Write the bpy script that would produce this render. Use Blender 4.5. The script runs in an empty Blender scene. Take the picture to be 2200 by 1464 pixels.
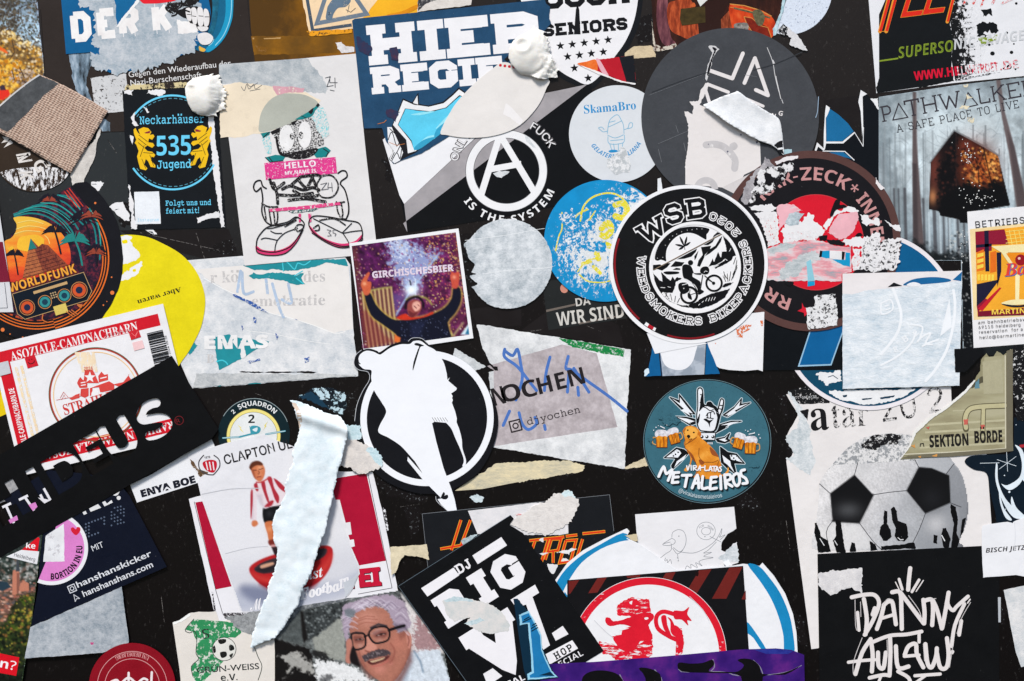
import bpy, math, os, random
import numpy as np
from mathutils import Vector, Matrix
from mathutils.geometry import delaunay_2d_cdt
from mathutils import noise as mnoise

R = math.radians
scene = bpy.context.scene
COL = scene.collection
PX = 0.00025                      # one unit of the layout = a quarter millimetre on the panel
W2, H2 = 1100.0,732.0

# ---------------------------------------------------------------- camera
cam = bpy.data.cameras.new('camera')
cam.lens = 50.0
cam.sensor_width = 36.0
cam.clip_start = 0.01
cam.clip_end = 50.0
camo = bpy.data.objects.new('camera', cam)
COL.objects.link(camo)
camo.location = (0.0,-2200 * PX * 50.0 / 36.0 - 0.0012,0.0)
camo.rotation_euler = (R(90),0,0)
scene.camera = camo

# ---------------------------------------------------------------- sky, sun, exposure
SUN_EL, SUN_AZ = R(52), R(158)    # high, in front of the panel and a little to the left
world = bpy.data.worlds.new('World')
scene.world = world
world.use_nodes = True
wn = world.node_tree
sky = wn.nodes.new('ShaderNodeTexSky')
sky.sky_type = 'NISHITA'
sky.sun_disc = False
sky.sun_elevation = SUN_EL
sky.sun_rotation = R(200)
bg = wn.nodes['Background']
bg.inputs['Strength'].default_value = 0.08
wn.links.new(sky.outputs[0], bg.inputs[0])
sun = bpy.data.lights.new('sun', 'SUN')
sun.energy = 2.3
sun.angle = R(14)
sun.color = (1.0,0.955,0.90)
suno = bpy.data.objects.new('sun', sun)
COL.objects.link(suno)
suno.rotation_euler = (R(90 - 52),0, R(-20))
scene.view_settings.view_transform = 'Standard'
scene.view_settings.look = 'None'
scene.view_settings.gamma = 1.0
scene.view_settings.exposure = 0.86
scene.view_settings.use_curve_mapping = False

# ---------------------------------------------------------------- 2D shape helpers (x right, y down)
def pl(*a):
    return [(a[i], a[i + 1]) for i in range(0, len(a),2)]
def circ(cx, cy, r, n=72):
    return [(cx + r * math.cos(2 * math.pi * i / n), cy + r * math.sin(2 * math.pi * i / n)) for i in range(n)]
def ell(cx, cy, rx, ry, rot=0, n=40, a0=0, a1=360):
    c, s = math.cos(R(rot)), math.sin(R(rot))
    out = []
    full = abs(a1 - a0) >= 360
    for i in range(n if full else n + 1):
        a = R(a0 + (a1 - a0) * i / n)
        u, v = rx * math.cos(a),-ry * math.sin(a)
        out.append((cx + u * c + v * s, cy - u * s + v * c))
    return out
def rr(cx, cy, w, h, ang=0):
    c, s = math.cos(R(ang)), math.sin(R(ang))
    return [(cx + u * c + v * s, cy - u * s + v * c) for u, v in
            ((-w / 2,-h / 2),(w / 2,-h / 2),(w / 2, h / 2),(-w / 2, h / 2))]
def band(cx, cy, r0, r1, a0, a1, n=60):
    o = [(cx + r1 * math.cos(R(a0 + (a1 - a0) * i / n)), cy - r1 * math.sin(R(a0 + (a1 - a0) * i / n))) for i in range(n + 1)]
    q = [(cx + r0 * math.cos(R(a0 + (a1 - a0) * i / n)), cy - r0 * math.sin(R(a0 + (a1 - a0) * i / n))) for i in range(n + 1)]
    return o + q[::-1]
def star(cx, cy, r, rot=0, k=0.42, n=5):
    return [(cx + (r if i % 2 == 0 else r * k) * math.sin(math.pi * i / n + R(rot)),
             cy - (r if i % 2 == 0 else r * k) * math.cos(math.pi * i / n + R(rot))) for i in range(2 * n)]
def sm(p, closed=True, k=5):
    n = len(p)
    out = []
    for i in range(n if closed else n - 1):
        if closed:
            a, b, c, d = p[(i - 1) % n], p[i], p[(i + 1) % n], p[(i + 2) % n]
        else:
            a, b, c, d = p[max(i - 1,0)], p[i], p[i + 1], p[min(i + 2, n - 1)]
        for j in range(k):
            t = j / k
            out.append(tuple(0.5 * (2 * b[q] + (c[q] - a[q]) * t + (2 * a[q] - 5 * b[q] + 4 * c[q] - d[q]) * t * t
                                    + (3 * b[q] - a[q] - 3 * c[q] + d[q]) * t ** 3) for q in (0,1)))
    if not closed:
        out.append(p[-1])
    return out
def rag(p, amp=2.0, step=4.0, seed=0, edges=None):
    """a torn outline: the polygon's edges (all, or those listed) cut short and jittered"""
    rnd = random.Random(seed + len(p) * 7 + int(p[0][0]))
    out = []
    n = len(p)
    for i in range(n):
        a, b = p[i], p[(i + 1) % n]
        out.append(a)
        if edges is not None and i not in edges:
            continue
        L = math.hypot(b[0] - a[0], b[1] - a[1])
        m = int(L / step)
        if m < 2:
            continue
        nx, ny = -(b[1] - a[1]) / L, (b[0] - a[0]) / L
        for j in range(1, m):
            t = j / m
            x, y = a[0] + (b[0] - a[0]) * t, a[1] + (b[1] - a[1]) * t
            d = amp * (1.3 * mnoise.noise(Vector((x * 0.045, y * 0.045, seed * 3.1))) + 0.9 * mnoise.noise(Vector((x * 0.17, y * 0.17, seed))) + rnd.uniform(-.35,.35))
            out.append((x + nx * d, y + ny * d))
    return out
def stroke(p, w, closed=False, cap='round', smooth=0):
    """list of polygons whose union is the thick line"""
    if smooth:
        p = sm(p, closed, smooth)
    out = []
    n = len(p)
    h = w / 2.0
    segs = [(p[i], p[(i + 1) % n]) for i in range(n if closed else n - 1)]
    for a, b in segs:
        L = math.hypot(b[0] - a[0], b[1] - a[1])
        if L < 1e-6:
            continue
        dx, dy = (b[0] - a[0]) / L, (b[1] - a[1]) / L
        nx, ny = -dy * h, dx * h
        out.append([(a[0] + nx, a[1] + ny),(b[0] + nx, b[1] + ny),(b[0] - nx, b[1] - ny),(a[0] - nx, a[1] - ny)])
    m = 12 if w > 5 else 8
    for i in range(n):
        if cap == 'round' or closed or 0 < i < n - 1:
            if cap == 'miter' and (closed or 0 < i < n - 1):
                a, b, c = p[(i - 1) % n], p[i], p[(i + 1) % n]
                d1 = Vector((b[0] - a[0], b[1] - a[1])).normalized(); d2 = Vector((c[0] - b[0], c[1] - b[1])).normalized()
                cr = d1.x * d2.y - d1.y * d2.x
                if abs(cr) < 1e-3:
                    continue
                s = -1 if cr > 0 else 1
                n1 = Vector((-d1.y, d1.x)) * h * s; n2 = Vector((-d2.y, d2.x)) * h * s
                mm = (n1 + n2); q = mm.length_squared
                tip = mm * (min(2 * h * h / q, 1.9)) if q > 1e-9 else n1
                out.append([b, (b[0] + n1.x, b[1] + n1.y),(b[0] + tip.x, b[1] + tip.y),(b[0] + n2.x, b[1] + n2.y)])
            else:
                out.append(circ(p[i][0], p[i][1], h, m))
    return out
class F:
    """a turned frame: F(x, y, degrees counter-clockwise, scale) maps (u right, v down)"""
    def __init__(s, x, y, a, k=1.0):
        s.x, s.y, s.c, s.s, s.k, s.a = x, y, math.cos(R(a)), math.sin(R(a)), k, a
    def __call__(s, *a):
        q = pl(*a) if not isinstance(a[0],(list, tuple)) else a[0]
        return [(s.x + s.k * (u * s.c + v * s.s), s.y + s.k * (-u * s.s + v * s.c)) for u, v in q]

# ---------------------------------------------------------------- polygons -> triangles
def fill(pos, neg=(), clip=None, pts=(), eps=1e-4):
    """union of pos minus neg (inside clip), as triangles"""
    V, E, polys = [],[],[]
    for k, group in ((0, pos),(1, neg),(2,[clip] if clip else [])):
        for p in group:
            q = []
            for v in p:
                if not q or (abs(v[0] - q[-1][0]) + abs(v[1] - q[-1][1])) > 0.01:
                    q.append((v[0], v[1]))
            if len(q) > 2 and abs(q[0][0] - q[-1][0]) + abs(q[0][1] - q[-1][1]) < 0.01:
                q.pop()
            if len(q) < 3:
                continue
            n = len(V)
            E += [(n + i, n + (i + 1) % len(q)) for i in range(len(q))]
            V += [Vector(v) for v in q]
            polys.append((k, np.array(q)))
    V += [Vector(v) for v in pts]
    if not polys:
        return [],[]
    r = delaunay_2d_cdt(V, E, [],0, eps)
    vs = np.array([(v.x, v.y) for v in r[0]])
    T = np.array([f for f in r[2] if len(f) == 3])
    if not len(T):
        return [],[]
    c = vs[T].mean(axis=1)
    flag = np.zeros((3, len(T)), bool)
    for k, q in polys:
        lo, hi = q.min(axis=0), q.max(axis=0)
        idx = np.nonzero((c[:, 0] > lo[0]) & (c[:, 0] < hi[0]) & (c[:, 1] > lo[1]) & (c[:, 1] < hi[1]))[0]
        if not len(idx):
            continue
        x, y = c[idx, 0][:, None], c[idx, 1][:, None]
        x0, y0 = q[:, 0][None], q[:, 1][None]
        x1, y1 = np.roll(q[:, 0],-1)[None], np.roll(q[:, 1],-1)[None]
        dy = np.where(y1 == y0,1e-12, y1 - y0)
        hit = ((y0 > y) != (y1 > y)) & (x < (x1 - x0) * (y - y0) / dy + x0)
        flag[k, idx[(hit.sum(axis=1) % 2) == 1]] = True
    keep = flag[0] & ~flag[1]
    if clip:
        keep &= flag[2]
    T = T[keep]
    ar = np.abs((vs[T[:, 1],0] - vs[T[:, 0],0]) * (vs[T[:, 2],1] - vs[T[:, 0],1]) - (vs[T[:, 2],0] - vs[T[:, 0],0]) * (vs[T[:, 1],1] - vs[T[:, 0],1]))
    T = T[ar > 1e-7]
    used, inv = np.unique(T, return_inverse=True)
    inv = inv.reshape(T.shape)
    return [tuple(v) for v in vs[used].tolist()],[tuple(f) for f in inv.tolist()]

# ---------------------------------------------------------------- lettering from the fonts that ship inside Blender
FD = os.path.join(bpy.utils.system_resource('DATAFILES'), 'fonts')
_fonts = {}
def font(f):
    if f not in _fonts:
        try:
            _fonts[f] = bpy.data.fonts.load(os.path.join(FD, f))
        except Exception:
            _fonts[f] = None
    return _fonts[f]
MATHF = 'NotoSansMath-Regular.woff2'
ALPHA = {'serif': (0x1D400,0x1D7CE), 'bold': (0x1D5D4,0x1D7EC), 'mono': (0x1D670,0x1D7F6), 'script': (0x1D4D0, None),
         'boldit': (0x1D63C, 0x1D7EC), 'fraktur': (0x1D56C, None), 'serifit': (0x1D468,0x1D7CE)}
UML = {'ä': 'a', 'ö': 'o', 'ü': 'u', 'Ä': 'A', 'Ö': 'O', 'Ü': 'U'}
UMLT = str.maketrans(UML)
def txt_raw(s, f='sans', sp=1.0, off=0.0, sh=0.0):
    c = bpy.data.curves.new('lettering', 'FONT')
    dots = []
    if f in ALPHA and font(MATHF):
        b, d = ALPHA[f]
        for i, ch in enumerate(s):
            if ch in UML:
                q = s[:i].translate(UMLT)
                x0 = max(w[0] for w in txt_raw(q, f, sp)[0]) if q.strip() else 0.0
                v1 = txt_raw(q + UML[ch], f, sp)[0]
                dots.append(((x0 + max(w[0] for w in v1)) / 2 + .02, max(w[1] for w in txt_raw(UML[ch], f)[0]) + .12))
        s = s.translate(UMLT)
        r = ''
        for ch in s:
            if 'A' <= ch <= 'Z':
                r += chr(b + ord(ch) - 65)
            elif 'a' <= ch <= 'z':
                r += chr(b + 26 + ord(ch) - 97)
            elif d and '0' <= ch <= '9':
                r += chr(d + ord(ch) - 48)
            else:
                r += ch
        s = r
        c.font = font(MATHF)
    elif f == 'inter' and font('Inter.woff2'):
        c.font = font('Inter.woff2')
    elif f == 'dvmono' and font('DejaVuSansMono.woff2'):
        c.font = font('DejaVuSansMono.woff2')
    c.body = s
    c.size = 1.0
    c.space_character = sp
    c.offset = off
    c.shear = sh
    c.resolution_u = 3
    o = bpy.data.objects.new('lettering', c)
    COL.objects.link(o)
    dg = bpy.context.evaluated_depsgraph_get()
    me = o.evaluated_get(dg).to_mesh()
    v = [(q.co.x, q.co.y) for q in me.vertices]
    t = [tuple(p.vertices) for p in me.polygons]
    o.evaluated_get(dg).to_mesh_clear()
    bpy.data.objects.remove(o)
    bpy.data.curves.remove(c)
    for x, yd in dots:
        y = yd
        for dx in (-.11,.11):
            k = len(v)
            v += [(x + dx - .05, y - .05),(x + dx + .05, y - .05),(x + dx + .05, y + .05),(x + dx - .05, y + .05)]
            t += [(k, k + 1, k + 2),(k, k + 2, k + 3)]
    return v, t
_cap = {}
class Piece:
    def __init__(s, v, t):
        s.v, s.t = v, t
def _txt(s, h, f, sp, off, sh, w):
    if f not in _cap:
        v, t = txt_raw('H', f)
        _cap[f] = max(q[1] for q in v)
    v, t = txt_raw(s, f, sp, off, sh)
    k = h / _cap[f]
    x0, x1 = min(q[0] for q in v), max(q[0] for q in v)
    kx = k if w is None else w / (x1 - x0)
    return [((a - x0) * kx, b * k) for a, b in v], t, (x1 - x0) * kx
def txt(s, x, y, h, ang=0, w=None, f='bold', al='l', off=0.0, sh=0.0, sp=1.0):
    """x, y: baseline start; h: cap height; w: total width to fit"""
    v, t, wd = _txt(s, h, f, sp, off, sh, w)
    ox = {'l': 0, 'c': -wd / 2, 'r': -wd}[al]
    c, q = math.cos(R(ang)), math.sin(R(ang))
    return Piece([(x + (a + ox) * c - b * q, y - (a + ox) * q - b * c) for a, b in v], t)
def tarc(s, cx, cy, r, amid, h, f='bold', inward=False, span=None, sp=1.0, off=0.0):
    """text on a circle; amid: direction of its middle, degrees counter-clockwise from the right"""
    v, t, wd = _txt(s, h, f, sp, off, 0.0, None if span is None else R(span) * r)
    out = []
    for a, b in v:
        u = a - wd / 2
        if inward:
            an, rad = R(amid) + u / r, r - b
        else:
            an, rad = R(amid) - u / r, r + b
        out.append((cx + rad * math.cos(an), cy - rad * math.sin(an)))
    return Piece(out, t)
# slab capitals as skeleton lines: (relative width, lines, serif spots)
_O = [(.25,1),(.75,1),(1,.8),(1,.2),(.75,0),(.25,0),(0,.2),(0,.8)]
SLAB = {
 'A': (1.0,[[(.04,0),(.5,1),(.96,0)],[(.22,.32),(.78,.32)]],[(.04,0),(.96,0)]),
 'B': (.9,[[(.1,0),(.1,1)],[(.1,1),(.78,1),(1,.86),(1,.64),(.8,.52),(.1,.52)],[(.8,.52),(1,.38),(1,.14),(.78,0),(.1,0)]],[(.1,0),(.1,1)]),
 'C': (.85,[[(1,.68),(1,.8),(.75,1),(.25,1),(0,.8),(0,.2),(.25,0),(.75,0),(1,.2),(1,.3)]],[]),
 'D': (.9,[[(.1,0),(.1,1)],[(.1,1),(.7,1),(1,.8),(1,.2),(.7,0),(.1,0)]],[(.1,0),(.1,1)]),
 'F': (.85,[[(.1,0),(.1,1)],[(.1,1),(1,1),(1,.8)],[(.1,.5),(.7,.5)]],[(.1,0),(.1,1)]),
 'E': (.85,[[(.1,0),(.1,1)],[(.1,1),(1,1),(1,.8)],[(.1,.5),(.7,.5)],[(.1,0),(1,0),(1,.2)]],[(.1,0),(.1,1)]),
 'G': (.9,[[(1,.7),(1,.8),(.75,1),(.25,1),(0,.8),(0,.2),(.25,0),(.75,0),(1,.2),(1,.44),(.62,.44)]],[]),
 'H': (1.0,[[(.12,0),(.12,1)],[(.88,0),(.88,1)],[(.12,.5),(.88,.5)]],[(.12,0),(.12,1),(.88,0),(.88,1)]),
 'I': (.5,[[(.5,0),(.5,1)]],[(.5,0),(.5,1)]),
 'J': (.75,[[(.75,1),(.75,.2),(.5,0),(.2,0),(0,.2),(0,.35)]],[(.75,1)]),
 'K': (.95,[[(.12,0),(.12,1)],[(.12,.42),(.88,1)],[(.42,.6),(.9,0)]],[(.12,0),(.12,1),(.88,1),(.9,0)]),
 'L': (.8,[[(.15,0),(.15,1)],[(.15,0),(1,0),(1,.25)]],[(.15,1)]),
 'M': (1.15,[[(.08,0),(.08,1),(.5,.35),(.92,1),(.92,0)]],[(.08,0),(.92,0)]),
 'N': (1.0,[[(.12,0),(.12,1),(.88,0),(.88,1)]],[(.12,0),(.88,1),(.12,1)]),
 'O': (.88,[_O + [_O[0]]],[]),
 'P': (.88,[[(.12,0),(.12,1)],[(.12,1),(.75,1),(1,.85),(1,.58),(.75,.44),(.12,.44)]],[(.12,0),(.12,1)]),
 'R': (.95,[[(.12,0),(.12,1)],[(.12,1),(.75,1),(1,.86),(1,.62),(.75,.48),(.12,.48)],[(.6,.48),(.92,0)]],[(.12,0),(.12,1),(.92,0)]),
 'S': (.82,[[(1,.7),(1,.84),(.78,1),(.22,1),(0,.84),(0,.66),(.22,.52),(.78,.48),(1,.34),(1,.16),(.78,0),(.22,0),(0,.16),(0,.3)]],[]),
 'T': (.9,[[(.5,0),(.5,1)],[(0,.76),(0,1),(1,1),(1,.76)]],[(.5,0)]),
 'V': (1.0,[[(.05,1),(.5,0),(.95,1)]],[(.05,1),(.95,1)]),
 'W': (1.25,[[(.04,1),(.27,0),(.5,.8),(.73,0),(.96,1)]],[(.04,1),(.96,1)]),
 '2': (.8,[[(0,.7),(0,.84),(.22,1),(.78,1),(1,.84),(1,.6),(0,.1),(0,0),(1,0)]],[]),
 '0': (.8,[_O + [_O[0]]],[]),
 ' ': (.5,[],[]),
}
def slab(s, x, y, h, ang=0, w=None, t=0.22, gap=0.12, cw=0.85, serif=0.34, grow=0.0, arc=None):
    """slab capitals: list of polygons. t stroke / height; grow widens every stroke (for outlines). arc=(cx,cy,r,amid,inward)"""
    adv, tot = [],0.0
    for ch in s:
        adv.append(tot)
        tot += SLAB[ch][0] * h * cw + gap * h
    tot -= gap * h
    kx = 1.0 if w is None else w / tot
    sw = t * h
    out = []
    for ch, ax in zip(s, adv):
        gw, lines, ser = SLAB[ch]
        gw = gw * h * cw * kx
        mx = lambda q: (ax * kx + sw / 2 + q[0] * (gw - sw), sw / 2 + q[1] * (h - sw))
        for ln in lines:
            p = [mx(q) for q in ln]
            cl = len(p) > 2 and p[0] == p[-1]
            if cl:
                p = p[:-1]
            # straight stem ends run to the full height
            if not cl and grow > 0:
                for e, o in ((0,1),(-1,-2)):
                    d = Vector(p[e]) - Vector(p[o]); L = d.length
                    if L > 0:
                        q = Vector(p[e]) + d * (grow / 2 / L); p[e] = (q.x, q.y)
            out += stroke(p, sw + grow, cl, 'miter')
        for q in ser:
            a, b = mx(q)
            yy = 0.0 if q[1] == 0 else h
            sgn = 1 if q[1] == 0 else -1
            ww = serif * h * (1.35 if ch == 'I' else 1.0) + grow
            th = sw * 0.78
            y0, y1 = yy - sgn * grow / 2, yy + sgn * (th + grow / 2)
            out.append([(a - ww / 2, y0),(a + ww / 2, y0),(a + ww / 2, y1),(a - ww / 2, y1)])
        for ln in lines:
            for e in (0,-1):
                if ln[0] != ln[-1] and ln[e][1] in (0,1) and any(abs(ln[e][0] - q[0]) < .01 and q[1] == ln[e][1] for q in ser):
                    a, b = mx(ln[e])
    res = []
    for p in out:
        if arc:
            cx, cy, r, amid, inward = arc
            q = []
            for a, b in p:
                u = a - tot * kx / 2
                if inward:
                    an, rad = R(amid) + u / r, r - b
                else:
                    an, rad = R(amid) - u / r, r + b
                q.append((cx + rad * math.cos(an), cy - rad * math.sin(an)))
            res.append(q)
        else:
            c, q_ = math.cos(R(ang)), math.sin(R(ang))
            res.append([(x + a * c - b * q_, y - a * q_ - b * c) for a, b in p])
    return res

# ---------------------------------------------------------------- materials
def lin(c):
    r = []
    for q in c[:3]:
        q = q / 255.0
        r.append(q / 12.92 if q <= 0.04045 else ((q + 0.055) / 1.055) ** 2.4)
    return r
def alb(c, k=0.93):
    l = lin(c)
    return tuple(max(0.0018, min(0.86, q * k)) for q in l) + (1.0,)
class N:
    def __init__(s, name):
        s.m = bpy.data.materials.new(name)
        s.m.use_nodes = True
        s.t = s.m.node_tree
        s.b = s.t.nodes['Principled BSDF']
        s.pos = None
    def n(s, typ, **kw):
        q = s.t.nodes.new(typ)
        for k, v in kw.items():
            setattr(q, k, v)
        return q
    def l(s, a, b):
        s.t.links.new(a, b)
    def P(s):
        if s.pos is None:
            g = s.n('ShaderNodeNewGeometry')
            v = s.n('ShaderNodeVectorMath', operation='SCALE')
            v.inputs['Scale'].default_value = 1.0 / PX
            s.l(g.outputs['Position'], v.inputs[0])
            s.pos = v.outputs[0]
        return s.pos
    def noise(s, size, detail=4, rough=0.6, stretch=None, seed=0.0, dist=0.0):
        mp = s.n('ShaderNodeMapping')
        st = stretch or (1,1,0)
        mp.inputs['Rotation'].default_value = (0, R(st[2]),0)
        mp.inputs['Scale'].default_value = (st[0] / size, 1 / size, st[1] / size)
        mp.inputs['Location'].default_value = (seed * 3.7, seed * 1.9, seed * 5.3)
        s.l(s.P(), mp.inputs['Vector'])
        q = s.n('ShaderNodeTexNoise')
        q.inputs['Scale'].default_value = 1.0
        q.inputs['Detail'].default_value = detail
        q.inputs['Roughness'].default_value = rough
        q.inputs['Distortion'].default_value = dist
        s.l(mp.outputs[0], q.inputs['Vector'])
        return q.outputs['Fac']
    def ramp(s, fac, stops, interp='LINEAR'):
        q = s.n('ShaderNodeValToRGB')
        q.color_ramp.interpolation = interp
        e = q.color_ramp.elements
        while len(e) < len(stops):
            e.new(0.5)
        for el, (p, c) in zip(e, stops):
            el.position = p
            el.color = c if len(c) == 4 else tuple(c) + (1,)
        s.l(fac, q.inputs[0])
        return q.outputs[0]
    def math(s, op, a, b=None, clamp=False):
        q = s.n('ShaderNodeMath', operation=op)
        q.use_clamp = clamp
        for i, v in enumerate((a, b)):
            if v is None:
                continue
            if isinstance(v, (int, float)):
                q.inputs[i].default_value = v
            else:
                s.l(v, q.inputs[i])
        return q.outputs[0]
    def mix(s, fac, a, b, mode='MIX'):
        q = s.n('ShaderNodeMix', data_type='RGBA', blend_type=mode)
        for i, v in ((0, fac),(6, a),(7, b)):
            if isinstance(v, (int, float)):
                q.inputs[i].default_value = v
            elif isinstance(v, tuple):
                q.inputs[i].default_value = v
            else:
                s.l(v, q.inputs[i])
        return q.outputs[2]
    def along(s, x0, y0, x1, y1):
        """0 at the first layout point, 1 at the second"""
        d = s.n('ShaderNodeVectorMath', operation='DOT_PRODUCT')
        L = (x1 - x0) ** 2 + (y1 - y0) ** 2
        ax, ay = (x1 - x0) / L, (y1 - y0) / L
        s.l(s.P(), d.inputs[0])
        d.inputs[1].default_value = (ax, 0,-ay)
        # layout x = X + W2, y = H2 - Z
        return s.math('ADD', d.outputs['Value'],(W2 - x0) * ax + (H2 - y0) * ay)
    def around(s, cx, cy, r0, r1):
        d = s.n('ShaderNodeVectorMath', operation='SUBTRACT')
        s.l(s.P(), d.inputs[0])
        d.inputs[1].default_value = (cx - W2,0, H2 - cy)
        e = s.n('ShaderNodeVectorMath', operation='MULTIPLY')
        s.l(d.outputs[0], e.inputs[0]); e.inputs[1].default_value = (1,0,1)
        f = s.n('ShaderNodeVectorMath', operation='LENGTH')
        s.l(e.outputs[0], f.inputs[0])
        return s.math('DIVIDE', s.math('SUBTRACT', f.outputs['Value'], r0), r1 - r0)
    def bump(s, h, strength, dist=0.00005):
        q = s.n('ShaderNodeBump')
        q.inputs['Strength'].default_value = strength
        q.inputs['Distance'].default_value = dist
        s.l(h, q.inputs['Height'])
        s.l(q.outputs[0], s.b.inputs['Normal'])
    def done(s, col, rough=0.5, spec=0.5):
        if isinstance(col, tuple):
            s.b.inputs['Base Color'].default_value = col
        else:
            s.l(col, s.b.inputs['Base Color'])
        s.b.inputs['Roughness'].default_value = rough
        s.b.inputs['Specular IOR Level'].default_value = spec
        return s.m
_mats = {}
def cached(fn):
    def g(*a, **k):
        key = (fn.__name__, a, tuple(sorted(k.items())))
        if key not in _mats:
            _mats[key] = fn(*a, **k)
        return _mats[key]
    return g
def loss_mask(m, amt, size, lin_=None, rad=None, stretch=None, seed=0.0, detail=6, rough=0.72, hard=0.03):
    nz = m.noise(size, detail, rough, stretch, seed)
    if lin_ is not None:
        t = m.math('MULTIPLY', m.math('MINIMUM', m.math('MAXIMUM', m.along(*lin_),-0.3),1.3), amt)
    elif rad is not None:
        t = m.math('MULTIPLY', m.math('MINIMUM', m.math('MAXIMUM', m.around(*rad),-0.3),1.3), amt)
    else:
        t = amt
    thr = m.math('ADD', m.math('MULTIPLY', t, 0.5),0.25) if not isinstance(t, (int, float)) else 0.25 + 0.5 * t
    d = m.math('SUBTRACT', thr, nz)
    return m.math('ADD', m.math('DIVIDE', d, hard),0.5, clamp=True)
@cached
def K(r, g, b, gloss=0.42, var=0.10, spec=0.10, bump=0.40):
    """printed ink or paper of one colour: faint mottling, fine grain, shallow waviness"""
    m = N('printed_ink')
    a = alb((r, g, b))
    n1 = m.noise(38,5,0.65, seed=r * .01)
    n2 = m.noise(3.2,2,0.6, seed=g * .01)
    f = m.math('ADD', m.math('MULTIPLY', n1,0.65), m.math('MULTIPLY', n2,0.35))
    dk = tuple(q * (1 - var) for q in a[:3]) + (1,)
    lt = tuple(min(.88, q * (1 + var)) + 0.0012 * var * 10 for q in a[:3]) + (1,)
    c = m.ramp(f, [(0.32, dk),(0.68, lt)])
    # a few fine specks of dust and tiny abrasions
    sp = m.noise(5.5,3,0.8, seed=b * .02 + 9)
    spk = m.math('MULTIPLY', m.math('ADD', m.math('DIVIDE', m.math('SUBTRACT', sp, 0.735),0.03),0.0, clamp=True),0.35)
    c = m.mix(spk, c, alb((200,200,200)))
    w = m.noise(55,3,0.5,(1,1,20), seed=2.0)
    hh = m.math('ADD', m.math('MULTIPLY', w, 1.0), m.math('MULTIPLY', n2,0.03))
    m.bump(hh, bump, 0.0006)
    return m.done(c, gloss, spec)
@cached
def paper(r=228, g=225, b=223, var=0.10, stain=0.0, seed=0):
    m = N('paper')
    a = alb((r, g, b))
    n1 = m.noise(70,5,0.6, seed=seed)
    n2 = m.noise(2.6,3,0.7, seed=seed + 1)
    f = m.math('ADD', m.math('MULTIPLY', n1,0.6), m.math('MULTIPLY', n2,0.4))
    c = m.ramp(f, [(0.33, tuple(q * (1 - var) for q in a[:3])),(0.66, tuple(min(.87, q * (1 + var * .6)) for q in a[:3]))])
    if stain:
        s = m.noise(26,6,0.75, seed=seed + 5)
        c = m.mix(m.math('MULTIPLY', m.math('DIVIDE', m.math('SUBTRACT', s, 0.56),0.12, True), stain), c, alb((176,160,138)))
    w = m.noise(48,3,0.5,(1,1,30), seed=4.0 + seed)
    m.bump(m.math('ADD', w, m.math('MULTIPLY', n2,0.06)),0.55,0.0006)
    return m.done(c, 0.6,0.15)
@cached
def fiber(l=(226,228,230), d=(150,158,165), size=22, bal=0.5, seed=0.0, stretch=None, bump=0.6):
    """torn paper backing: felted fibres with glue showing through in grey clouds"""
    m = N('torn_paper_fibre')
    n1 = m.noise(size, 6,0.72, stretch, seed)
    n2 = m.noise(2.2,4,0.75,(0.55,1.6,25), seed + 2)
    n3 = m.noise(size * 4,3,0.5, None, seed + 4)
    f = m.math('ADD', m.math('ADD', m.math('MULTIPLY', n1,0.5), m.math('MULTIPLY', n2,0.28)), m.math('MULTIPLY', n3,0.22))
    mid = tuple((p + q) / 2 for p, q in zip(alb(l), alb(d)))
    o = 0.16 * (bal - 0.5)
    c = m.ramp(f, [(0.36 + o, alb(d)),(0.47 + o, mid),(0.60 + o, alb(l))])
    m.bump(m.math('ADD', m.math('MULTIPLY', n2,0.25), m.math('MULTIPLY', n1,0.6)), bump, 0.0005)
    return m.done(c, 0.85,0.15)
@cached
def worn(c, u, amt=0.5, size=12, lin_=None, rad=None, stretch=None, seed=0.0, rough=0.72, hard=0.03, gloss=0.5):
    """print worn off in flakes: c the ink, u what shows where it has gone"""
    m = N('worn_print')
    k = loss_mask(m, amt, size, lin_, rad, stretch, seed, 6, rough, hard)
    n1 = m.noise(30,5,0.65, seed=seed + 8)
    ac, au = alb(c), alb(u)
    ca = m.ramp(n1,[(0.3, tuple(q * .9 for q in ac[:3])),(0.7, tuple(min(.87, q * 1.1) for q in ac[:3]))])
    n2 = m.noise(4,4,0.75, seed=seed + 6)
    ua = m.ramp(n2,[(0.32, tuple(q * .84 for q in au[:3])),(0.62, tuple(min(.87, q * 1.04) for q in au[:3]))])
    m.bump(m.math('ADD', m.math('MULTIPLY', k, -0.2), m.noise(50,3,0.5,(1,1,20), seed=2.0)),0.3,0.0005)
    return m.done(m.mix(k, ca, ua), gloss, 0.10)
@cached
def blotch(stops, size=20, detail=6, rough=0.7, stretch=None, seed=0.0, gloss=0.45, lin_=None, mixk=0.6, interp='LINEAR', dist=0.0):
    """a printed picture's busy tones: colour ramp over noise, optionally over a direction"""
    m = N('printed_picture')
    f = m.noise(size, detail, rough, stretch, seed, dist)
    if lin_ is not None:
        f = m.math('ADD', m.math('MULTIPLY', m.along(*lin_), mixk), m.math('MULTIPLY', m.math('SUBTRACT', f, 0.5),1.0 - mixk * 0.3))
    c = m.ramp(f, [(p, alb(q)) for p, q in stops], interp)
    m.bump(m.noise(55,3,0.5,(1,1,20), seed=2.0),0.25,0.0006)
    return m.done(c, gloss, 0.10)

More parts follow.
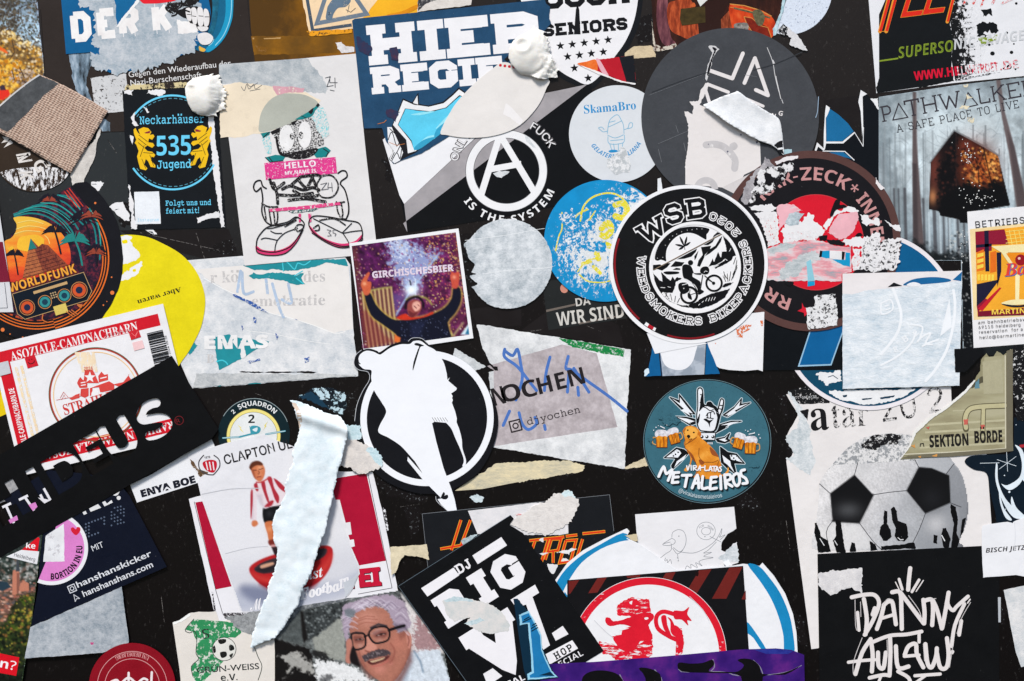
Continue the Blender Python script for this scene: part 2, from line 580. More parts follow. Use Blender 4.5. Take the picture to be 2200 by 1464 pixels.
# ---------------------------------------------------------------- building stickers
GRID = 4.0
GX0, GY0 = -80.0,-80.0
GW, GH = 590,410
HM = np.zeros((GH, GW))           # how high the pile already stands, in metres
_gx, _gy = np.meshgrid(GX0 + GRID * (np.arange(GW) + .5), GY0 + GRID * (np.arange(GH) + .5))
def inside_mask(polys):
    m = np.zeros((GH, GW), bool)
    for p in polys:
        a = np.zeros((GH, GW), bool)
        n = len(p)
        for i in range(n):
            x0, y0 = p[i]; x1, y1 = p[(i + 1) % n]
            if y0 == y1:
                continue
            c = ((_gy < y0) != (_gy < y1)) & (_gx < (x1 - x0) * (_gy - y0) / (y1 - y0) + x0)
            a ^= c
        m |= a
    return m
THICK = 0.00009
LAYER = 0.000014
_open = []
def flush():
    while _open:
        t = _open.pop()
        HM[t.mask] = np.maximum(HM[t.mask], t.z0 + t.top + 0.00002)
def link(name, me, parent=None, m=None):
    o = bpy.data.objects.new(name, me)
    COL.objects.link(o)
    if parent is not None:
        o.parent = parent
    if m is not None:
        me.materials.append(m)
    return o
def meshdata(name, v, f, smooth=False):
    me = bpy.data.meshes.new(name)
    me.from_pydata(v, [], f)
    if smooth:
        for p in me.polygons:
            p.use_smooth = True
    me.update()
    return me
class ST:
    """one sticker or scrap: a thin sheet standing on whatever lies under it, with its print as parts on top"""
    def __init__(s, name, label, cat, polys, m, neg=(), group=None, h=None, pts=(), thick=THICK, lift=0.0, smooth=False, kind=None, edge=None):
        flush()
        if polys and not isinstance(polys[0], list):
            polys = [polys]
        s.mask = inside_mask(polys)
        s.z0 = (float(HM[s.mask].max()) if s.mask.any() else 0.0) + lift
        xs = [q[0] for p in polys for q in p]; ys = [q[1] for p in polys for q in p]
        s.cx, s.cy = (min(xs) + max(xs)) / 2,(min(ys) + max(ys)) / 2
        s.h = h
        s.top = thick
        v, f = fill(polys, neg, None, pts)
        me = s.slab(name, v, f, thick)
        s.o = link(name, me, None, m)
        if edge is not None:
            me.materials.append(edge)
            for p in me.polygons:
                if abs(p.normal.y) < 0.5:
                    p.material_index = 1
        s.o.location = ((s.cx - W2) * PX, -s.z0,(H2 - s.cy) * PX)
        s.o['label'] = label
        s.o['category'] = cat
        if group: s.o['group'] = group
        if kind: s.o['kind'] = kind
        if smooth:
            for p in me.polygons:
                p.use_smooth = abs(p.normal.y) > 0.3
        s.polys = polys
        _open.append(s)
    def loc(s, x, y, z):
        if s.h is not None:
            z += s.h(x, y)
        return ((x - s.cx) * PX, -z, (s.cy - y) * PX)
    def slab(s, name, v, f, th):
        n = len(v)
        tv = [s.loc(x, y, th) for x, y in v] + [s.loc(x, y, 0.0) for x, y in v]
        cnt = {}
        tf = []
        for t in f:
            a, b, c = t
            ar = (v[b][0] - v[a][0]) * (v[c][1] - v[a][1]) - (v[c][0] - v[a][0]) * (v[b][1] - v[a][1])
            if ar > 0:
                t = (a, c, b)
            tf.append(t)
            for i in range(3):
                e = (t[i], t[(i + 1) % 3])
                cnt[e] = cnt.get(e, 0) + 1
        faces = [tuple(t) for t in tf] + [tuple(i + n for i in reversed(t)) for t in tf]
        for (a, b) in cnt:
            if (b, a) not in cnt:
                faces.append((b, a, a + n, b + n))
        return meshdata(name, tv, faces)
    def d(s, name, m, *shapes, neg=(), clip=None, sub=None, label=None):
        """one printed part: polygons (joined) and lettering pieces in one ink, one layer higher than the last"""
        s.top += LAYER
        V, T = [],[]
        pos = []
        def take(q):
            if isinstance(q, Piece):
                k = len(V)
                V.extend(q.v); T.extend(tuple(i + k for i in t) for t in q.t)
            elif q and isinstance(q[0],(list, Piece)):
                for w in q: take(w)
            elif q:
                pos.append(q)
        for q in shapes: take(q)
        if pos:
            v, f = fill(pos, neg, clip)
            k = len(V)
            V.extend(v); T.extend(tuple(i + k for i in t) for t in f)
        if not T:
            return None
        vv = [s.loc(x, y, s.top) for x, y in V]
        ff = []
        for t in T:
            a, b, c = V[t[0]], V[t[1]], V[t[2]]
            ar = (b[0] - a[0]) * (c[1] - a[1]) - (c[0] - a[0]) * (b[1] - a[1])
            ff.append(tuple(reversed(t)) if ar > 0 else tuple(t))
        o = link(name, meshdata(name, vv, ff), s.o if sub is None else sub, m)
        if label: o['label'] = label
        return o
def _each(s, name, m, *shapes, **k):
    """the same ink, every shape a part of its own"""
    top = s.top
    out = []
    for q in shapes:
        s.top = top
        out.append(s.d(name, m, q, **k))
    return out
ST.e = _each
def gridpts(poly, step):
    xs = [q[0] for q in poly]; ys = [q[1] for q in poly]
    out = []
    y = min(ys) + step / 2
    while y < max(ys):
        x = min(xs) + step / 2
        while x < max(xs):
            out.append((x + random.Random(int(x * 7 + y * 13)).uniform(-.2,.2) * step, y))
            x += step
        y += step
    def inp(px, py):
        a = False
        n = len(poly)
        for i in range(n):
            x0, y0 = poly[i]; x1, y1 = poly[(i + 1) % n]
            if (py < y0) != (py < y1) and px < (x1 - x0) * (py - y0) / (y1 - y0) + x0:
                a = not a
        return a
    return [q for q in out if inp(*q)]
BLACK = K(14,15,18)
WHITE = K(236,234,234, gloss=0.5, var=0.05)
PANEL_EDGE = None
# ---------------------------------------------------------------- printed photographs: soft tones laid on a fine grid of vertices
@cached
def photo_mat(gloss=0.4, grain=0.16):
    m = N('photo_print')
    at = m.n('ShaderNodeVertexColor', layer_name='print')
    g = m.noise(3.0,3,.7, seed=3.0)
    k = m.math('ADD', m.math('MULTIPLY', g, grain * 2.2),1.0 - grain * 1.1)
    v = m.n('ShaderNodeVectorMath', operation='SCALE')
    m.l(at.outputs['Color'], v.inputs[0]); m.l(k, v.inputs['Scale'])
    m.bump(m.noise(55,3,0.5,(1,1,20), seed=2.0),0.25,0.0006)
    return m.done(v.outputs[0], gloss, .1)
class Paint:
    def __init__(s, x0, y0, x1, y1, base, step=2.0, seed=1):
        s.nx, s.ny = int((x1 - x0) / step) + 1, int((y1 - y0) / step) + 1
        s.step = step
        gx, gy = np.meshgrid(x0 + step * np.arange(s.nx), y0 + step * np.arange(s.ny))
        s.x, s.y = gx.ravel(), gy.ravel()
        s.c = np.tile(np.array(base, float),(len(s.x),1))
        s.r = np.random.RandomState(seed)
        s.n_cache = {}
    def noise(s, size, seed=0):
        k = (size, seed)
        if k not in s.n_cache:
            s.n_cache[k] = np.array([mnoise.fractal(Vector((a / size, b / size, seed * 2.7)),.9,2.0,4) for a, b in zip(s.x, s.y)])
        return s.n_cache[k]
    def _mix(s, a, col):
        s.c += (np.array(col, float) - s.c) * a[:, None]
        return s
    def _seg(s, p, closed, idx):
        d = np.full(len(idx),1e9)
        n = len(p)
        x, y = s.x[idx], s.y[idx]
        for i in range(n if closed else n - 1):
            a, b = p[i], p[(i + 1) % n]
            ex, ey = b[0] - a[0], b[1] - a[1]
            L = ex * ex + ey * ey + 1e-9
            t = np.clip(((x - a[0]) * ex + (y - a[1]) * ey) / L, 0,1)
            d = np.minimum(d, np.hypot(x - a[0] - t * ex, y - a[1] - t * ey))
        return d
    def _box(s, p, m):
        xs = [q[0] for q in p]; ys = [q[1] for q in p]
        return np.nonzero((s.x > min(xs) - m) & (s.x < max(xs) + m) & (s.y > min(ys) - m) & (s.y < max(ys) + m))[0]
    def cover(s, p, blur, wob=0.0, size=8.0):
        idx = s._box(p, blur + wob)
        if not len(idx):
            return idx, None
        d = s._seg(p, True, idx)
        ins = np.zeros(len(idx), bool)
        x, y = s.x[idx], s.y[idx]
        for i in range(len(p)):
            a, b = p[i], p[(i + 1) % len(p)]
            if a[1] != b[1]:
                ins ^= ((y < a[1]) != (y < b[1])) & (x < (b[0] - a[0]) * (y - a[1]) / (b[1] - a[1]) + a[0])
        sd = np.where(ins, d, -d)
        if wob:
            sd = sd + wob * s.noise(size)[idx]
        t = np.clip(sd / (2 * blur) + .5,0,1)
        return idx, t * t * (3 - 2 * t)
    def a(s, col, blur, p, al=1.0, wob=0.0, size=8.0):
        idx, t = s.cover(p, blur, wob, size)
        if len(idx):
            s.c[idx] += (np.array(col, float) - s.c[idx]) * (t * al)[:, None]
        return s
    def l(s, col, blur, w, p, al=1.0):
        idx = s._box(p, w + blur)
        if len(idx):
            t = np.clip((w / 2 - s._seg(p, False, idx)) / (2 * blur) + .5,0,1)
            s.c[idx] += (np.array(col, float) - s.c[idx]) * (t * t * (3 - 2 * t) * al)[:, None]
        return s
    def glow(s, col, x, y, r, al=1.0, ry=None):
        d = ((s.x - x) / r) ** 2 + ((s.y - y) / (ry or r)) ** 2
        return s._mix(np.exp(-d * 1.4) * al, col)
    def ramp(s, x0, y0, x1, y1, stops):
        t = ((s.x - x0) * (x1 - x0) + (s.y - y0) * (y1 - y0)) / ((x1 - x0) ** 2 + (y1 - y0) ** 2)
        for k in range(3):
            s.c[:, k] = np.interp(t, [q[0] for q in stops],[q[1][k] for q in stops])
        return s
    def mottle(s, size, amt, seed=0, col=None):
        n = s.noise(size, seed)
        if col is None:
            s.c *= (1 + amt * n)[:, None]
            return s
        return s._mix(np.clip(n * 2 * amt, 0,1), col)
    def dabs(s, region, n, cols, r0, r1, al=.9, flat=1.0):
        """many small spots (leaves, glitter, flakes) scattered through a region"""
        xs = [q[0] for q in region]; ys = [q[1] for q in region]
        X = s.r.uniform(min(xs), max(xs), n); Y = s.r.uniform(min(ys), max(ys), n)
        ins = np.zeros(n, bool)
        for i in range(len(region)):
            a, b = region[i], region[(i + 1) % len(region)]
            if a[1] != b[1]:
                ins ^= ((Y < a[1]) != (Y < b[1])) & (X < (b[0] - a[0]) * (Y - a[1]) / (b[1] - a[1]) + a[0])
        C = s.c.reshape(s.ny, s.nx, 3)
        x0, y0 = s.x[0], s.y[0]
        for x, y in zip(X[ins], Y[ins]):
            r = s.r.uniform(r0, r1); col = np.array(cols[s.r.randint(len(cols))], float)
            i0, i1 = max(0, int((x - r - x0) / s.step)), min(s.nx, int((x + r - x0) / s.step) + 2)
            j0, j1 = max(0, int((y - r - y0) / s.step)), min(s.ny, int((y + r - y0) / s.step) + 2)
            if i0 >= i1 or j0 >= j1:
                continue
            gx = x0 + s.step * np.arange(i0, i1)[None]; gy = y0 + s.step * np.arange(j0, j1)[:, None]
            t = np.clip(1.35 - np.hypot(gx - x, (gy - y) / flat) / r, 0,1)[..., None] * al
            C[j0:j1, i0:i1] += (col - C[j0:j1, i0:i1]) * t
        s.c = C.reshape(-1,3)
        return s
    def done(s, t, name, masks, sub=None, gloss=.4, grain=.16):
        t.top += LAYER
        X, Y = s.x.reshape(s.ny, s.nx), s.y.reshape(s.ny, s.nx)
        cx, cy = X[:-1, :-1] + s.step / 2, Y[:-1, :-1] + s.step / 2
        keep = np.zeros(cx.shape, bool)
        for p in masks:
            k = np.zeros(cx.shape, bool)
            for i in range(len(p)):
                a, b = p[i], p[(i + 1) % len(p)]
                if a[1] != b[1]:
                    k ^= ((cy < a[1]) != (cy < b[1])) & (cx < (b[0] - a[0]) * (cy - a[1]) / (b[1] - a[1]) + a[0])
            keep |= k
        j, i = np.nonzero(keep)
        q = np.stack([j * s.nx + i, (j + 1) * s.nx + i, (j + 1) * s.nx + i + 1, j * s.nx + i + 1],1)
        used, inv = np.unique(q, return_inverse=True)
        inv = inv.reshape(q.shape)
        me = meshdata(name, [t.loc(a, b, t.top) for a, b in zip(s.x[used], s.y[used])], inv.tolist())
        c = np.clip(s.c[used],0,255) / 255.0
        c = np.where(c <= .04045, c / 12.92,((c + .055) / 1.055) ** 2.4) * .93
        at = me.color_attributes.new('print', 'FLOAT_COLOR', 'POINT')
        at.data.foreach_set('color', np.concatenate([np.clip(c, .002,.86), np.ones((len(used),1))],1).astype(np.float32).ravel())
        return link(name, me, t.o if sub is None else sub, photo_mat(gloss, grain))
k3 = 0.34150
Z1, Z2, Z3, Z4 = F(0,0,0, k3), F(480,0,0, k3), F(960,0,0, k3), F(1360,0,0, k3)
Z5 = F(1700,0,0, k3)
A1, A2, A3, A4, A5 = F(0,380,0, k3), F(400,480,0, k3), F(900,440,0, k3), F(1280,380,0, k3), F(1640,440,0, k3)
B1, B2 = F(0,760,0,.27594), F(0,1060,0,.27602)
B3, B4, B5, B6 = F(360,860,0,.41265), F(840,964,0,.34153), F(1140,964,0,.3416), F(1640,800,0,.45344)

# ---------------------------------------------------------------- the panel everything is stuck on
@cached
def panel_mat():
    m = N('dark_lacquered_metal')
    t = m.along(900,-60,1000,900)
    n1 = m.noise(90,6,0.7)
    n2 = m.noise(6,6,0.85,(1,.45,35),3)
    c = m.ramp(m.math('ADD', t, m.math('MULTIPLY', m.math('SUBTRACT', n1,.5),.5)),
               [(0.0, alb((38,33,30))),(0.35, alb((33,28,26))),(0.7, alb((20,15,15))),(1.0, alb((15,12,12)))])  # top painted paler, standing in for the brightness it reflects
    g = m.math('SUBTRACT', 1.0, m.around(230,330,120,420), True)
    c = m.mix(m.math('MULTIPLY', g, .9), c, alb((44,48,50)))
    sc = m.math('MULTIPLY', m.math('DIVIDE', m.math('SUBTRACT', n2,.60),.12, True),.22)
    c = m.mix(sc, c, alb((150,145,140)))
    sp = m.noise(4,3,.8, None, 7)
    up = m.math('SUBTRACT', 1.0, m.along(1700,150,1500,700), True)
    c = m.mix(m.math('MULTIPLY', m.math('MULTIPLY', m.math('DIVIDE', m.math('SUBTRACT', sp, .69),.06, True),.40), m.math('ADD', up, .12, True)), c, alb((190,185,180)))
    m.bump(n1,.12,.0005)
    return m.done(c, .34,.12)
def panel():
    bx = pl(-420,-420,2620,-420,2620,1900,-420,1900)
    v, f = fill([bx])
    me = meshdata('display_panel', [((x - W2) * PX, .012 * s, (H2 - y) * PX) for s in (0,1) for x, y in bx],
                  [(3,2,1,0),(4,5,6,7),(0,1,5,4),(1,2,6,5),(2,3,7,6),(3,0,4,7)])
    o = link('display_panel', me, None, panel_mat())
    o['label'] = 'dark brown lacquered panel carrying all the stickers and scraps'
    o['category'] = 'panel'
    def parts(name, m, polys, z):
        for q in polys: part(name, m, [q], z)
    def part(name, m, polys, z):
        v, f = fill(polys)
        ff = [tuple(reversed(t)) if (v[t[1]][0] - v[t[0]][0]) * (v[t[2]][1] - v[t[0]][1]) - (v[t[2]][0] - v[t[0]][0]) * (v[t[1]][1] - v[t[0]][1]) > 0 else t for t in f]
        link(name, meshdata(name, [((x - W2) * PX, -z, (H2 - y) * PX) for x, y in v], ff), o, m)
    parts('glue_residue', worn((150,156,158),(21,17,17),.80,6, seed=11.0, hard=.12),[rag(q, 5,4,3) for q in (
        pl(985,505,1012,500,1014,640,990,630), pl(700,855,770,840,775,900,690,880), pl(1385,745,1402,740,1398,812,1388,806), pl(805,1030,920,1060,910,1082,830,1066), pl(1340,1005,1400,985,1392,1000,1350,1018), pl(1690,960,1702,940,1708,1010,1694,1000),
        pl(440,540,500,510,500,545), pl(1668,842,1690,850,1694,900,1676,880), pl(1660,560,1668,560,1668,640), pl(870,1090,905,1086,900,1140,880,1150), pl(1180,1020,1240,1000,1250,1014,1200,1034), pl(820,340,845,352,842,400,828,380), pl(1590,1050,1640,1080,1620,1100,1584,1084), pl(1690,1300,1730,1330,1738,1390,1718,1380), pl(1365,40,1402,30,1405,90,1372,96), pl(255,440,280,430,282,480,262,488), pl(2140,1300,2160,1300,2164,1345,2142,1340))],.00003)
    parts('old_label_trace', worn((31,27,27),(25,20,20),.5,40, seed=4.0, rough=.5, hard=.5),[pl(255,495,490,492,515,560,470,565,300,520), pl(1008,665,1120,650,1120,700,1030,705), pl(1215,640,1330,700,1340,745,1120,710), pl(1770,215,1880,200,1884,240,1780,300)],.00002)
    part('scratch', worn((120,116,112),(30,25,24),.5,8, seed=6.0),[w for q in ((300,500,480,540),(420,500,440,560),(545,845,560,850),(345,1280,352,1340),(1300,985,1330,990),(1260,700,1290,712),(1140,712,1170,708),(1655,900,1670,930),(1690,1120,1698,1180),(860,1090,900,1084),(230,300,250,330)) for w in stroke(pl(*q),.9)],.00004)
panel()

# ================================================================ upper left
t = ST('photo_sticker', 'photo print of blue sky, tree branches and yellow autumn leaves at panel corner', 'sticker',
       pl(-60,-40,76,-40,84,70,95,150,66,245,-60,250),
       blotch(((.34,(34,30,28)),(.46,(96,88,84)),(.52,(170,190,215)),(.66,(205,220,240))),13,6,.78, None, 2.0))
TR = F(0,0,0,.2681)
P = Paint(-8,-8,98,250,(150,174,196),1.5,7)
P.ramp(0,0,0,250,[(0,(120,136,150)),(.3,(176,206,226)),(.5,(190,190,186)),(1,(170,120,60))]).mottle(14,.4)
sk = TR(-40,-40,300,-40,345,420,-40,250)
for q in ((-20,60,80,130,160,60,260,20),(150,60,130,160,40,230),(160,60,180,200,290,340),(40,0,70,120)): P.l((66,58,54),1.0,1.4, sm(TR(*q), False))
P.dabs(sk, 700,[(52,46,40),(84,76,66),(70,70,52),(110,96,80)],1.2,2.8,.85).dabs(TR(-40,-40,150,-40,120,250,-40,260),300,[(60,52,44),(96,84,66)],1.4,3.2,.8)
lf = TR(-40,240,60,235,180,320,320,390,360,620,180,680,-40,900)
P.a((120,84,36),6, lf, .85,10)
P.dabs(lf, 900,[(226,170,60),(206,140,40),(96,70,34),(150,104,44),(244,214,140),(70,50,34),(250,234,200)],1.4,4.2,.8).dabs(TR(0,235,90,250,340,400,300,430,60,300),160,[(250,214,130),(255,240,200)],1.4,3.4,.8).dabs(TR(-40,480,160,480,160,650,-40,860),240,[(240,176,40),(255,206,90),(200,120,20)],2,4.5,.8).dabs(TR(100,540,300,560,200,680,60,640),130,[(216,196,180),(170,150,140),(80,60,50)],1.4,3,.8)
for q in ((90,320,110,420,70,480),(150,540,190,620),(90,560,110,640)): P.l((58,44,36),1.0,1.6, TR(*q))
P.a((236,104,40),1.4, TR(-30,360,30,390,60,420,50,428,-30,390)).a((226,50,34),1.6, TR(-30,720,60,718,76,760,20,800,-30,800),1,2).a((60,44,60),1.4, TR(-10,690,30,680,40,720,0,722))
P.done(t, 'leafy_picture', [pl(-8,-8,75,-8,83,70,94,150,66,244,-8,250)], grain=.15)

t = ST('vinyl_sticker', 'dark brown sticker with a white two-line German slogan and a pale blank square', 'sticker',
       pl(80,-40,527,-40,536,60,548,140,470,276,236,283,104,292,93,150), K(46,38,34, bump=.4))
t.d('picture_strip', blotch(((.35,(30,36,42)),(.5,(120,140,156)),(.66,(190,205,218))),26,5,.6,(1.5,.5,0),1.0),
    rag(Z1(425,330,620,330,560,440,540,520,590,690,690,770,690,826,640,826,500,600,470,560),2,5))
t.d('dark_edge_line', K(22,18,16), stroke(pl(86,20,104,290),1.4, cap='butt'))
t.d('blank_square', worn((206,206,206),(60,54,52),.30,7, seed=2.0), rag(Z1(566,490,790,458,800,560,776,700,600,716),.8,4))
t.d('yellow_patch', worn((214,198,150),(46,38,34),.45,14, seed=4.0), rag(Z1(800,530,1170,516,1180,556,780,566),2,4))
t.d('lettering', K(226,224,222), txt('Gegen den Wiederaufbau der', 276,166,12.5,6.6,221, 'sans'), txt('Nazi-Burschenschaft', 280,184,12.5,6.6,154, 'sans'))

t = ST('amber_film', 'amber brown glossy film between the dark sticker and the yellow warning label', 'film',
       pl(532,-40,792,-40,792,150,549,150,538,60), blotch(((.15,(84,56,16)),(.45,(136,88,14)),(.95,(166,106,12))),60,4,.6, lin_=(532,60,790,40), gloss=.3))  # amber sheet, its tone brighter towards the right
t.d('dark_streak', worn((104,70,18),(146,96,14),.5,40, seed=3.0, rough=.5, hard=.4), rag(Z2(160,225,520,225,820,205,820,330,190,345),1.5,6))
t.d('scuff', K(190,150,96), rag(Z2(250,238,360,232,356,242,256,246),.8,3), rag(Z2(180,236,192,236,190,246,182,246),.4,3))
t.d('faint_scratches', worn((140,100,50),(126,82,14),.6,5), rag(Z2(195,285,280,300,270,325,215,320),1,4))

t = ST('warning_label', 'yellow and peach warning label with a grey triangle, wrapped at the top edge', 'sticker',
       rag(pl(645,-40,912,-40,908,12,897,27,850,33,770,40,757,62,664,76),.8,8), K(246,176,34, gloss=.35, bump=.8))
t.d('peach_ground', paper(246,212,170, stain=.15), rag(Z2(480,-60,1000,-60,920,60,820,180,540,216,520,110),2,5))
fr = Z2
t.d('frame_line', worn((70,84,98),(200,180,150),.25,6), stroke(fr(516,-60,560,192,806,156),7.0, cap='miter'))
t.d('triangle', worn((110,124,138),(210,190,160),.22,5, seed=3.0), stroke(fr(664,-90,586,146,900,86,780,-90),9, cap='miter'))
t.d('figure', worn((96,116,134),(210,190,160),.25,6, seed=5.0), sm(fr(650,60,660,30,700,-20,760,-40,800,0,770,40,720,50,690,90,680,124,644,118)), )
t.d('number', K(50,60,70), txt('2', 705,32,6,8), stroke(fr(770,60,800,76,830,50),1.2), stroke(fr(790,30,780,76),1.2))
t.d('lower_rim', worn((240,160,30),(70,50,30),.35,7), rag(Z2(520,196,810,178,806,206,545,226),1.5,4))
t.d('orange_fold', K(222,140,14), sm(Z2(1030,90,1120,70,1210,30,1235,40,1160,80,1060,100)))

t = ST('paper_scrap', 'grey curled scrap above the big blue HIER letters', 'scrap', rag(pl(905,-40,1020,-40,1012,10,905,24,896,26),1.2,5), fiber((232,226,218),(196,188,180),30))
t.d('dark_tear', worn((60,60,64),(180,176,172),.35,8), rag(pl(898,-10,940,-30,948,-6,912,10,898,24),2,4))
t = ST('paper_scrap', 'small white torn scrap on the amber patch left of the blue sticker', 'scrap',
       rag(Z2(702,268,740,262,770,290,822,296,822,326,740,332,715,305),1.4,3), fiber((236,232,230),(190,185,185),14))

t = ST('round_sticker', 'dark round sticker with a wide cyan rim and a drawn white fist', 'sticker',
       sm(pl(380,-60,500,-60,501,-10,500,25,495,52,484,78,466,100,446,112,424,108,400,96,385,40)), K(20,98,132, bump=.7, gloss=.3))
t.d('dark_field', K(28,24,24), sm(pl(385,-50,452,-50,455,0,455,30,449,60,440,80,428,92,400,88,390,40)))
t.d('cyan_rim', K(28,150,190, gloss=.3), sm(pl(484,-50,500,-50,500,25,494,54,482,80,464,101,447,112,442,104,462,84,476,60,484,25)))
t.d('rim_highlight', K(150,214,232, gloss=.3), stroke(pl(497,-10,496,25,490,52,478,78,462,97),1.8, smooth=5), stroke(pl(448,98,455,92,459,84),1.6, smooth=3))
t.d('yellow_arc', K(226,176,70), sm(pl(427,99,434,102,441,106,437,111,428,108)))
t.d('teal_glow', blotch(((.3,(20,60,80)),(.7,(30,120,150))),20), sm(pl(452,-40,470,-40,468,20,462,56,450,84,440,90,450,60,456,20)))
fist = Z1(1150,50,1190,40,1215,40,1240,40,1262,60,1290,60,1318,80,1326,120,1316,165,1298,196,1262,198,1240,180,1226,150,1196,145,1180,120,1150,110,1120,90,1100,70,1150,55)
t = ST('torn_sticker', 'torn blue sticker with white block letters, its middle peeled to grey paper', 'sticker',
       rag(pl(127,-40,440,-40,452,20,454,50,446,66,432,76,428,92,415,112,350,128,290,150,235,156,200,140,196,112,141,116),1.2,6,0, {4,5,6,7,8,9,10,11}),
       K(8,92,142, bump=.5))
t.d('peeled_area', fiber((200,204,208),(128,150,164),16,.46,3.0), rag(Z1(520,-50,860,-50,1250,-50,1240,180,1252,260,1200,330,1090,370,960,440,850,450,700,468,600,440,570,350,620,320,572,280,600,180,560,60,490,30),9,3,4))
t.d('lettering', worn((242,236,233),(196,202,208),.12,10, seed=6.0),
    slab('D', 151,92,66,5,47, t=.25, serif=.02), slab('E', 208,85,66,5,40, t=.25, serif=.02), slab('R', 253,81,66,5,48, t=.25, serif=.02), slab('K', 325,74,66,5,50, t=.25, serif=.02), rag(Z1(1110,120,1240,150,1240,205,1120,212),2,3))
t.d('blue_remnant', K(14,100,150), rag(Z1(700,-50,880,-50,860,20,790,100,745,160,735,150,722,20),1.5,4))
t.d('white_tear', K(240,238,236), rag(Z1(866,-10,876,10,790,110,742,170,728,168,780,96),1.0,3))
t.d('red_arc', K(226,30,44), sm(Z1(868,-60,1120,-60,1110,-2,1020,18,940,22,890,14)))
t.d('torn_ink', worn((24,22,22),(196,204,210),.30,7, seed=2.0), rag(Z1(1060,10,1180,20,1120,60,1080,110,1040,60),3,3), rag(Z1(1180,-40,1260,-40,1250,10,1210,40,1150,30),3,3))

t.d('fist', K(24,21,21), sm(fist, True, 3))
t.d('wrist', K(228,224,222), sm(Z1(1245,215,1300,205,1340,235,1318,275,1270,280,1245,250)))
t.e('finger', K(230,226,224), *[sm(Z1(*q)) for q in ((1166,62,1184,48,1200,60,1206,104,1198,132,1176,120),(1200,62,1218,46,1234,60,1240,112,1234,150,1212,142),(1240,60,1258,44,1274,60,1280,112,1274,160,1246,154),(1280,66,1298,56,1312,78,1316,122,1308,160,1284,162),(1240,170,1270,166,1308,172,1298,192,1262,196))])
t.d('fist_lines', K(20,18,18),[stroke(Z1(*q),1.5, smooth=3) for q in ((1210,100,1232,104),(1250,100,1276,102),(1288,106,1312,106),(1176,90,1198,92))],
    [stroke(Z1(*q),3.4, smooth=4) for q in ((1080,100,1105,92,1120,70,1150,62,1190,74),(1140,5,1150,30,1190,34,1215,18,1200,0))])

# ---------------------------------------------------------------- layered torn white sheets with teal remains
t = ST('torn_poster', 'wide layer of torn white paper with faded grey text and teal remains', 'poster',
       rag(A2(-30,235,345,205,1000,215,1030,260,1050,665,1080,962,560,1000,30,1040,-40,880),1.2,6,0, {4,5,6}), fiber((234,233,232),(172,182,190),26,.40,2.0))
t.d('upper_sheet', paper(233,228,223,.05,.06,2), rag(A2(350,265,1000,222,1018,260,1050,665,1000,676,930,690,800,640,640,590,520,560,380,480,230,410,120,345,60,290),2,4,1, {4,5,6,7,8,9,10,11}))
t.d('tear_ridge', K(246,244,240, var=.03), stroke(A2(110,345,230,412,380,482,520,562,640,592,800,642,930,692,1000,680),1.6, smooth=3), stroke(A2(380,676,560,700,760,740,900,760),1.0, smooth=3))
t.d('faded_lettering', worn((196,192,190),(232,228,224),.36,8), txt('r kö', *A2(150,375)[0],24,2,62, 'serif'), txt('des', *A2(738,370)[0],24,2,46, 'serif'), txt('emokratie', *A2(410,522)[0],23,1,158, 'serif'), txt('B', *A2(125,878)[0],18,0,16, 'serif'))
t.d('faded_pen', worn((176,194,216),(232,230,226),.34,10),[stroke(A2(*q),6, smooth=4) for q in ((340,300,320,430),(350,310,360,440,420,430),(500,350,510,440),(540,380,580,520,610,590),(640,380,660,500,600,480))])
tl = (36,140,150)
t.e('teal_strip', worn(tl, (230,230,228),.16,12, seed=2.0), rag(A2(355,265,600,244,800,230,1000,222,1018,268,960,262,880,246,820,270,760,285,640,300,560,290,430,296),1.4,3), rag(A2(380,330,420,308,470,322,540,308,640,316,690,330,745,306,722,345,748,384,700,388,620,364,520,346,420,350),1.6,3),
    rag(A2(170,722,270,698,290,716,400,730,520,745,480,770,360,840,205,924,190,870),1.6,4), rag(A2(40,740,70,770,20,830,0,810),2,3), rag(A2(380,1005,460,1000,470,1010,390,1014),1,3), rag(A2(180,1025,220,1018,210,1028),1,3))
t.d('cyan_line', K(70,200,214), stroke(A2(610,300,606,240,640,250,680,290,700,250,740,262,780,236),2.2, smooth=3), stroke(A2(680,330,730,300),2.2), stroke(A2(690,345,735,380),2.2), stroke(A2(190,870,220,862,245,872,258,888),2.6, smooth=3))
t.d('lettering', K(234,232,230), txt('EMAS', *A2(112,790)[0],27,1,138, 'bold', off=.02))
t.d('white_tear', paper(232,230,228,.05), rag(A2(340,740,362,735,370,840,345,850),1.5,3))
t.d('blue_pen_traces', worn((50,90,160),(220,222,224),.42,5), rag(A2(290,445,360,470,420,500,500,552,515,566,460,545,380,500,300,460),1,3), rag(A2(420,585,440,600,436,630,420,620),1,3), rag(A2(345,640,358,660,350,676),1,2), rag(A2(560,690,578,715,568,735),1,2), rag(A2(380,870,460,850,465,862,400,885),2,3), rag(A2(680,600,710,612,690,608),.5,3), rag(A2(740,850,775,840,770,870,745,880),2,3))
t.d('lower_dark_gap', K(26,22,22), rag(A2(330,934,560,934,830,932,800,945,700,940,420,942),1.2,3))
t.d('lower_fibres', fiber((216,216,214),(150,156,160),14,.5,5.0), rag(A2(60,945,330,942,420,948,700,950,820,945,1070,955,1060,962,560,996,40,1034),1.5,4))

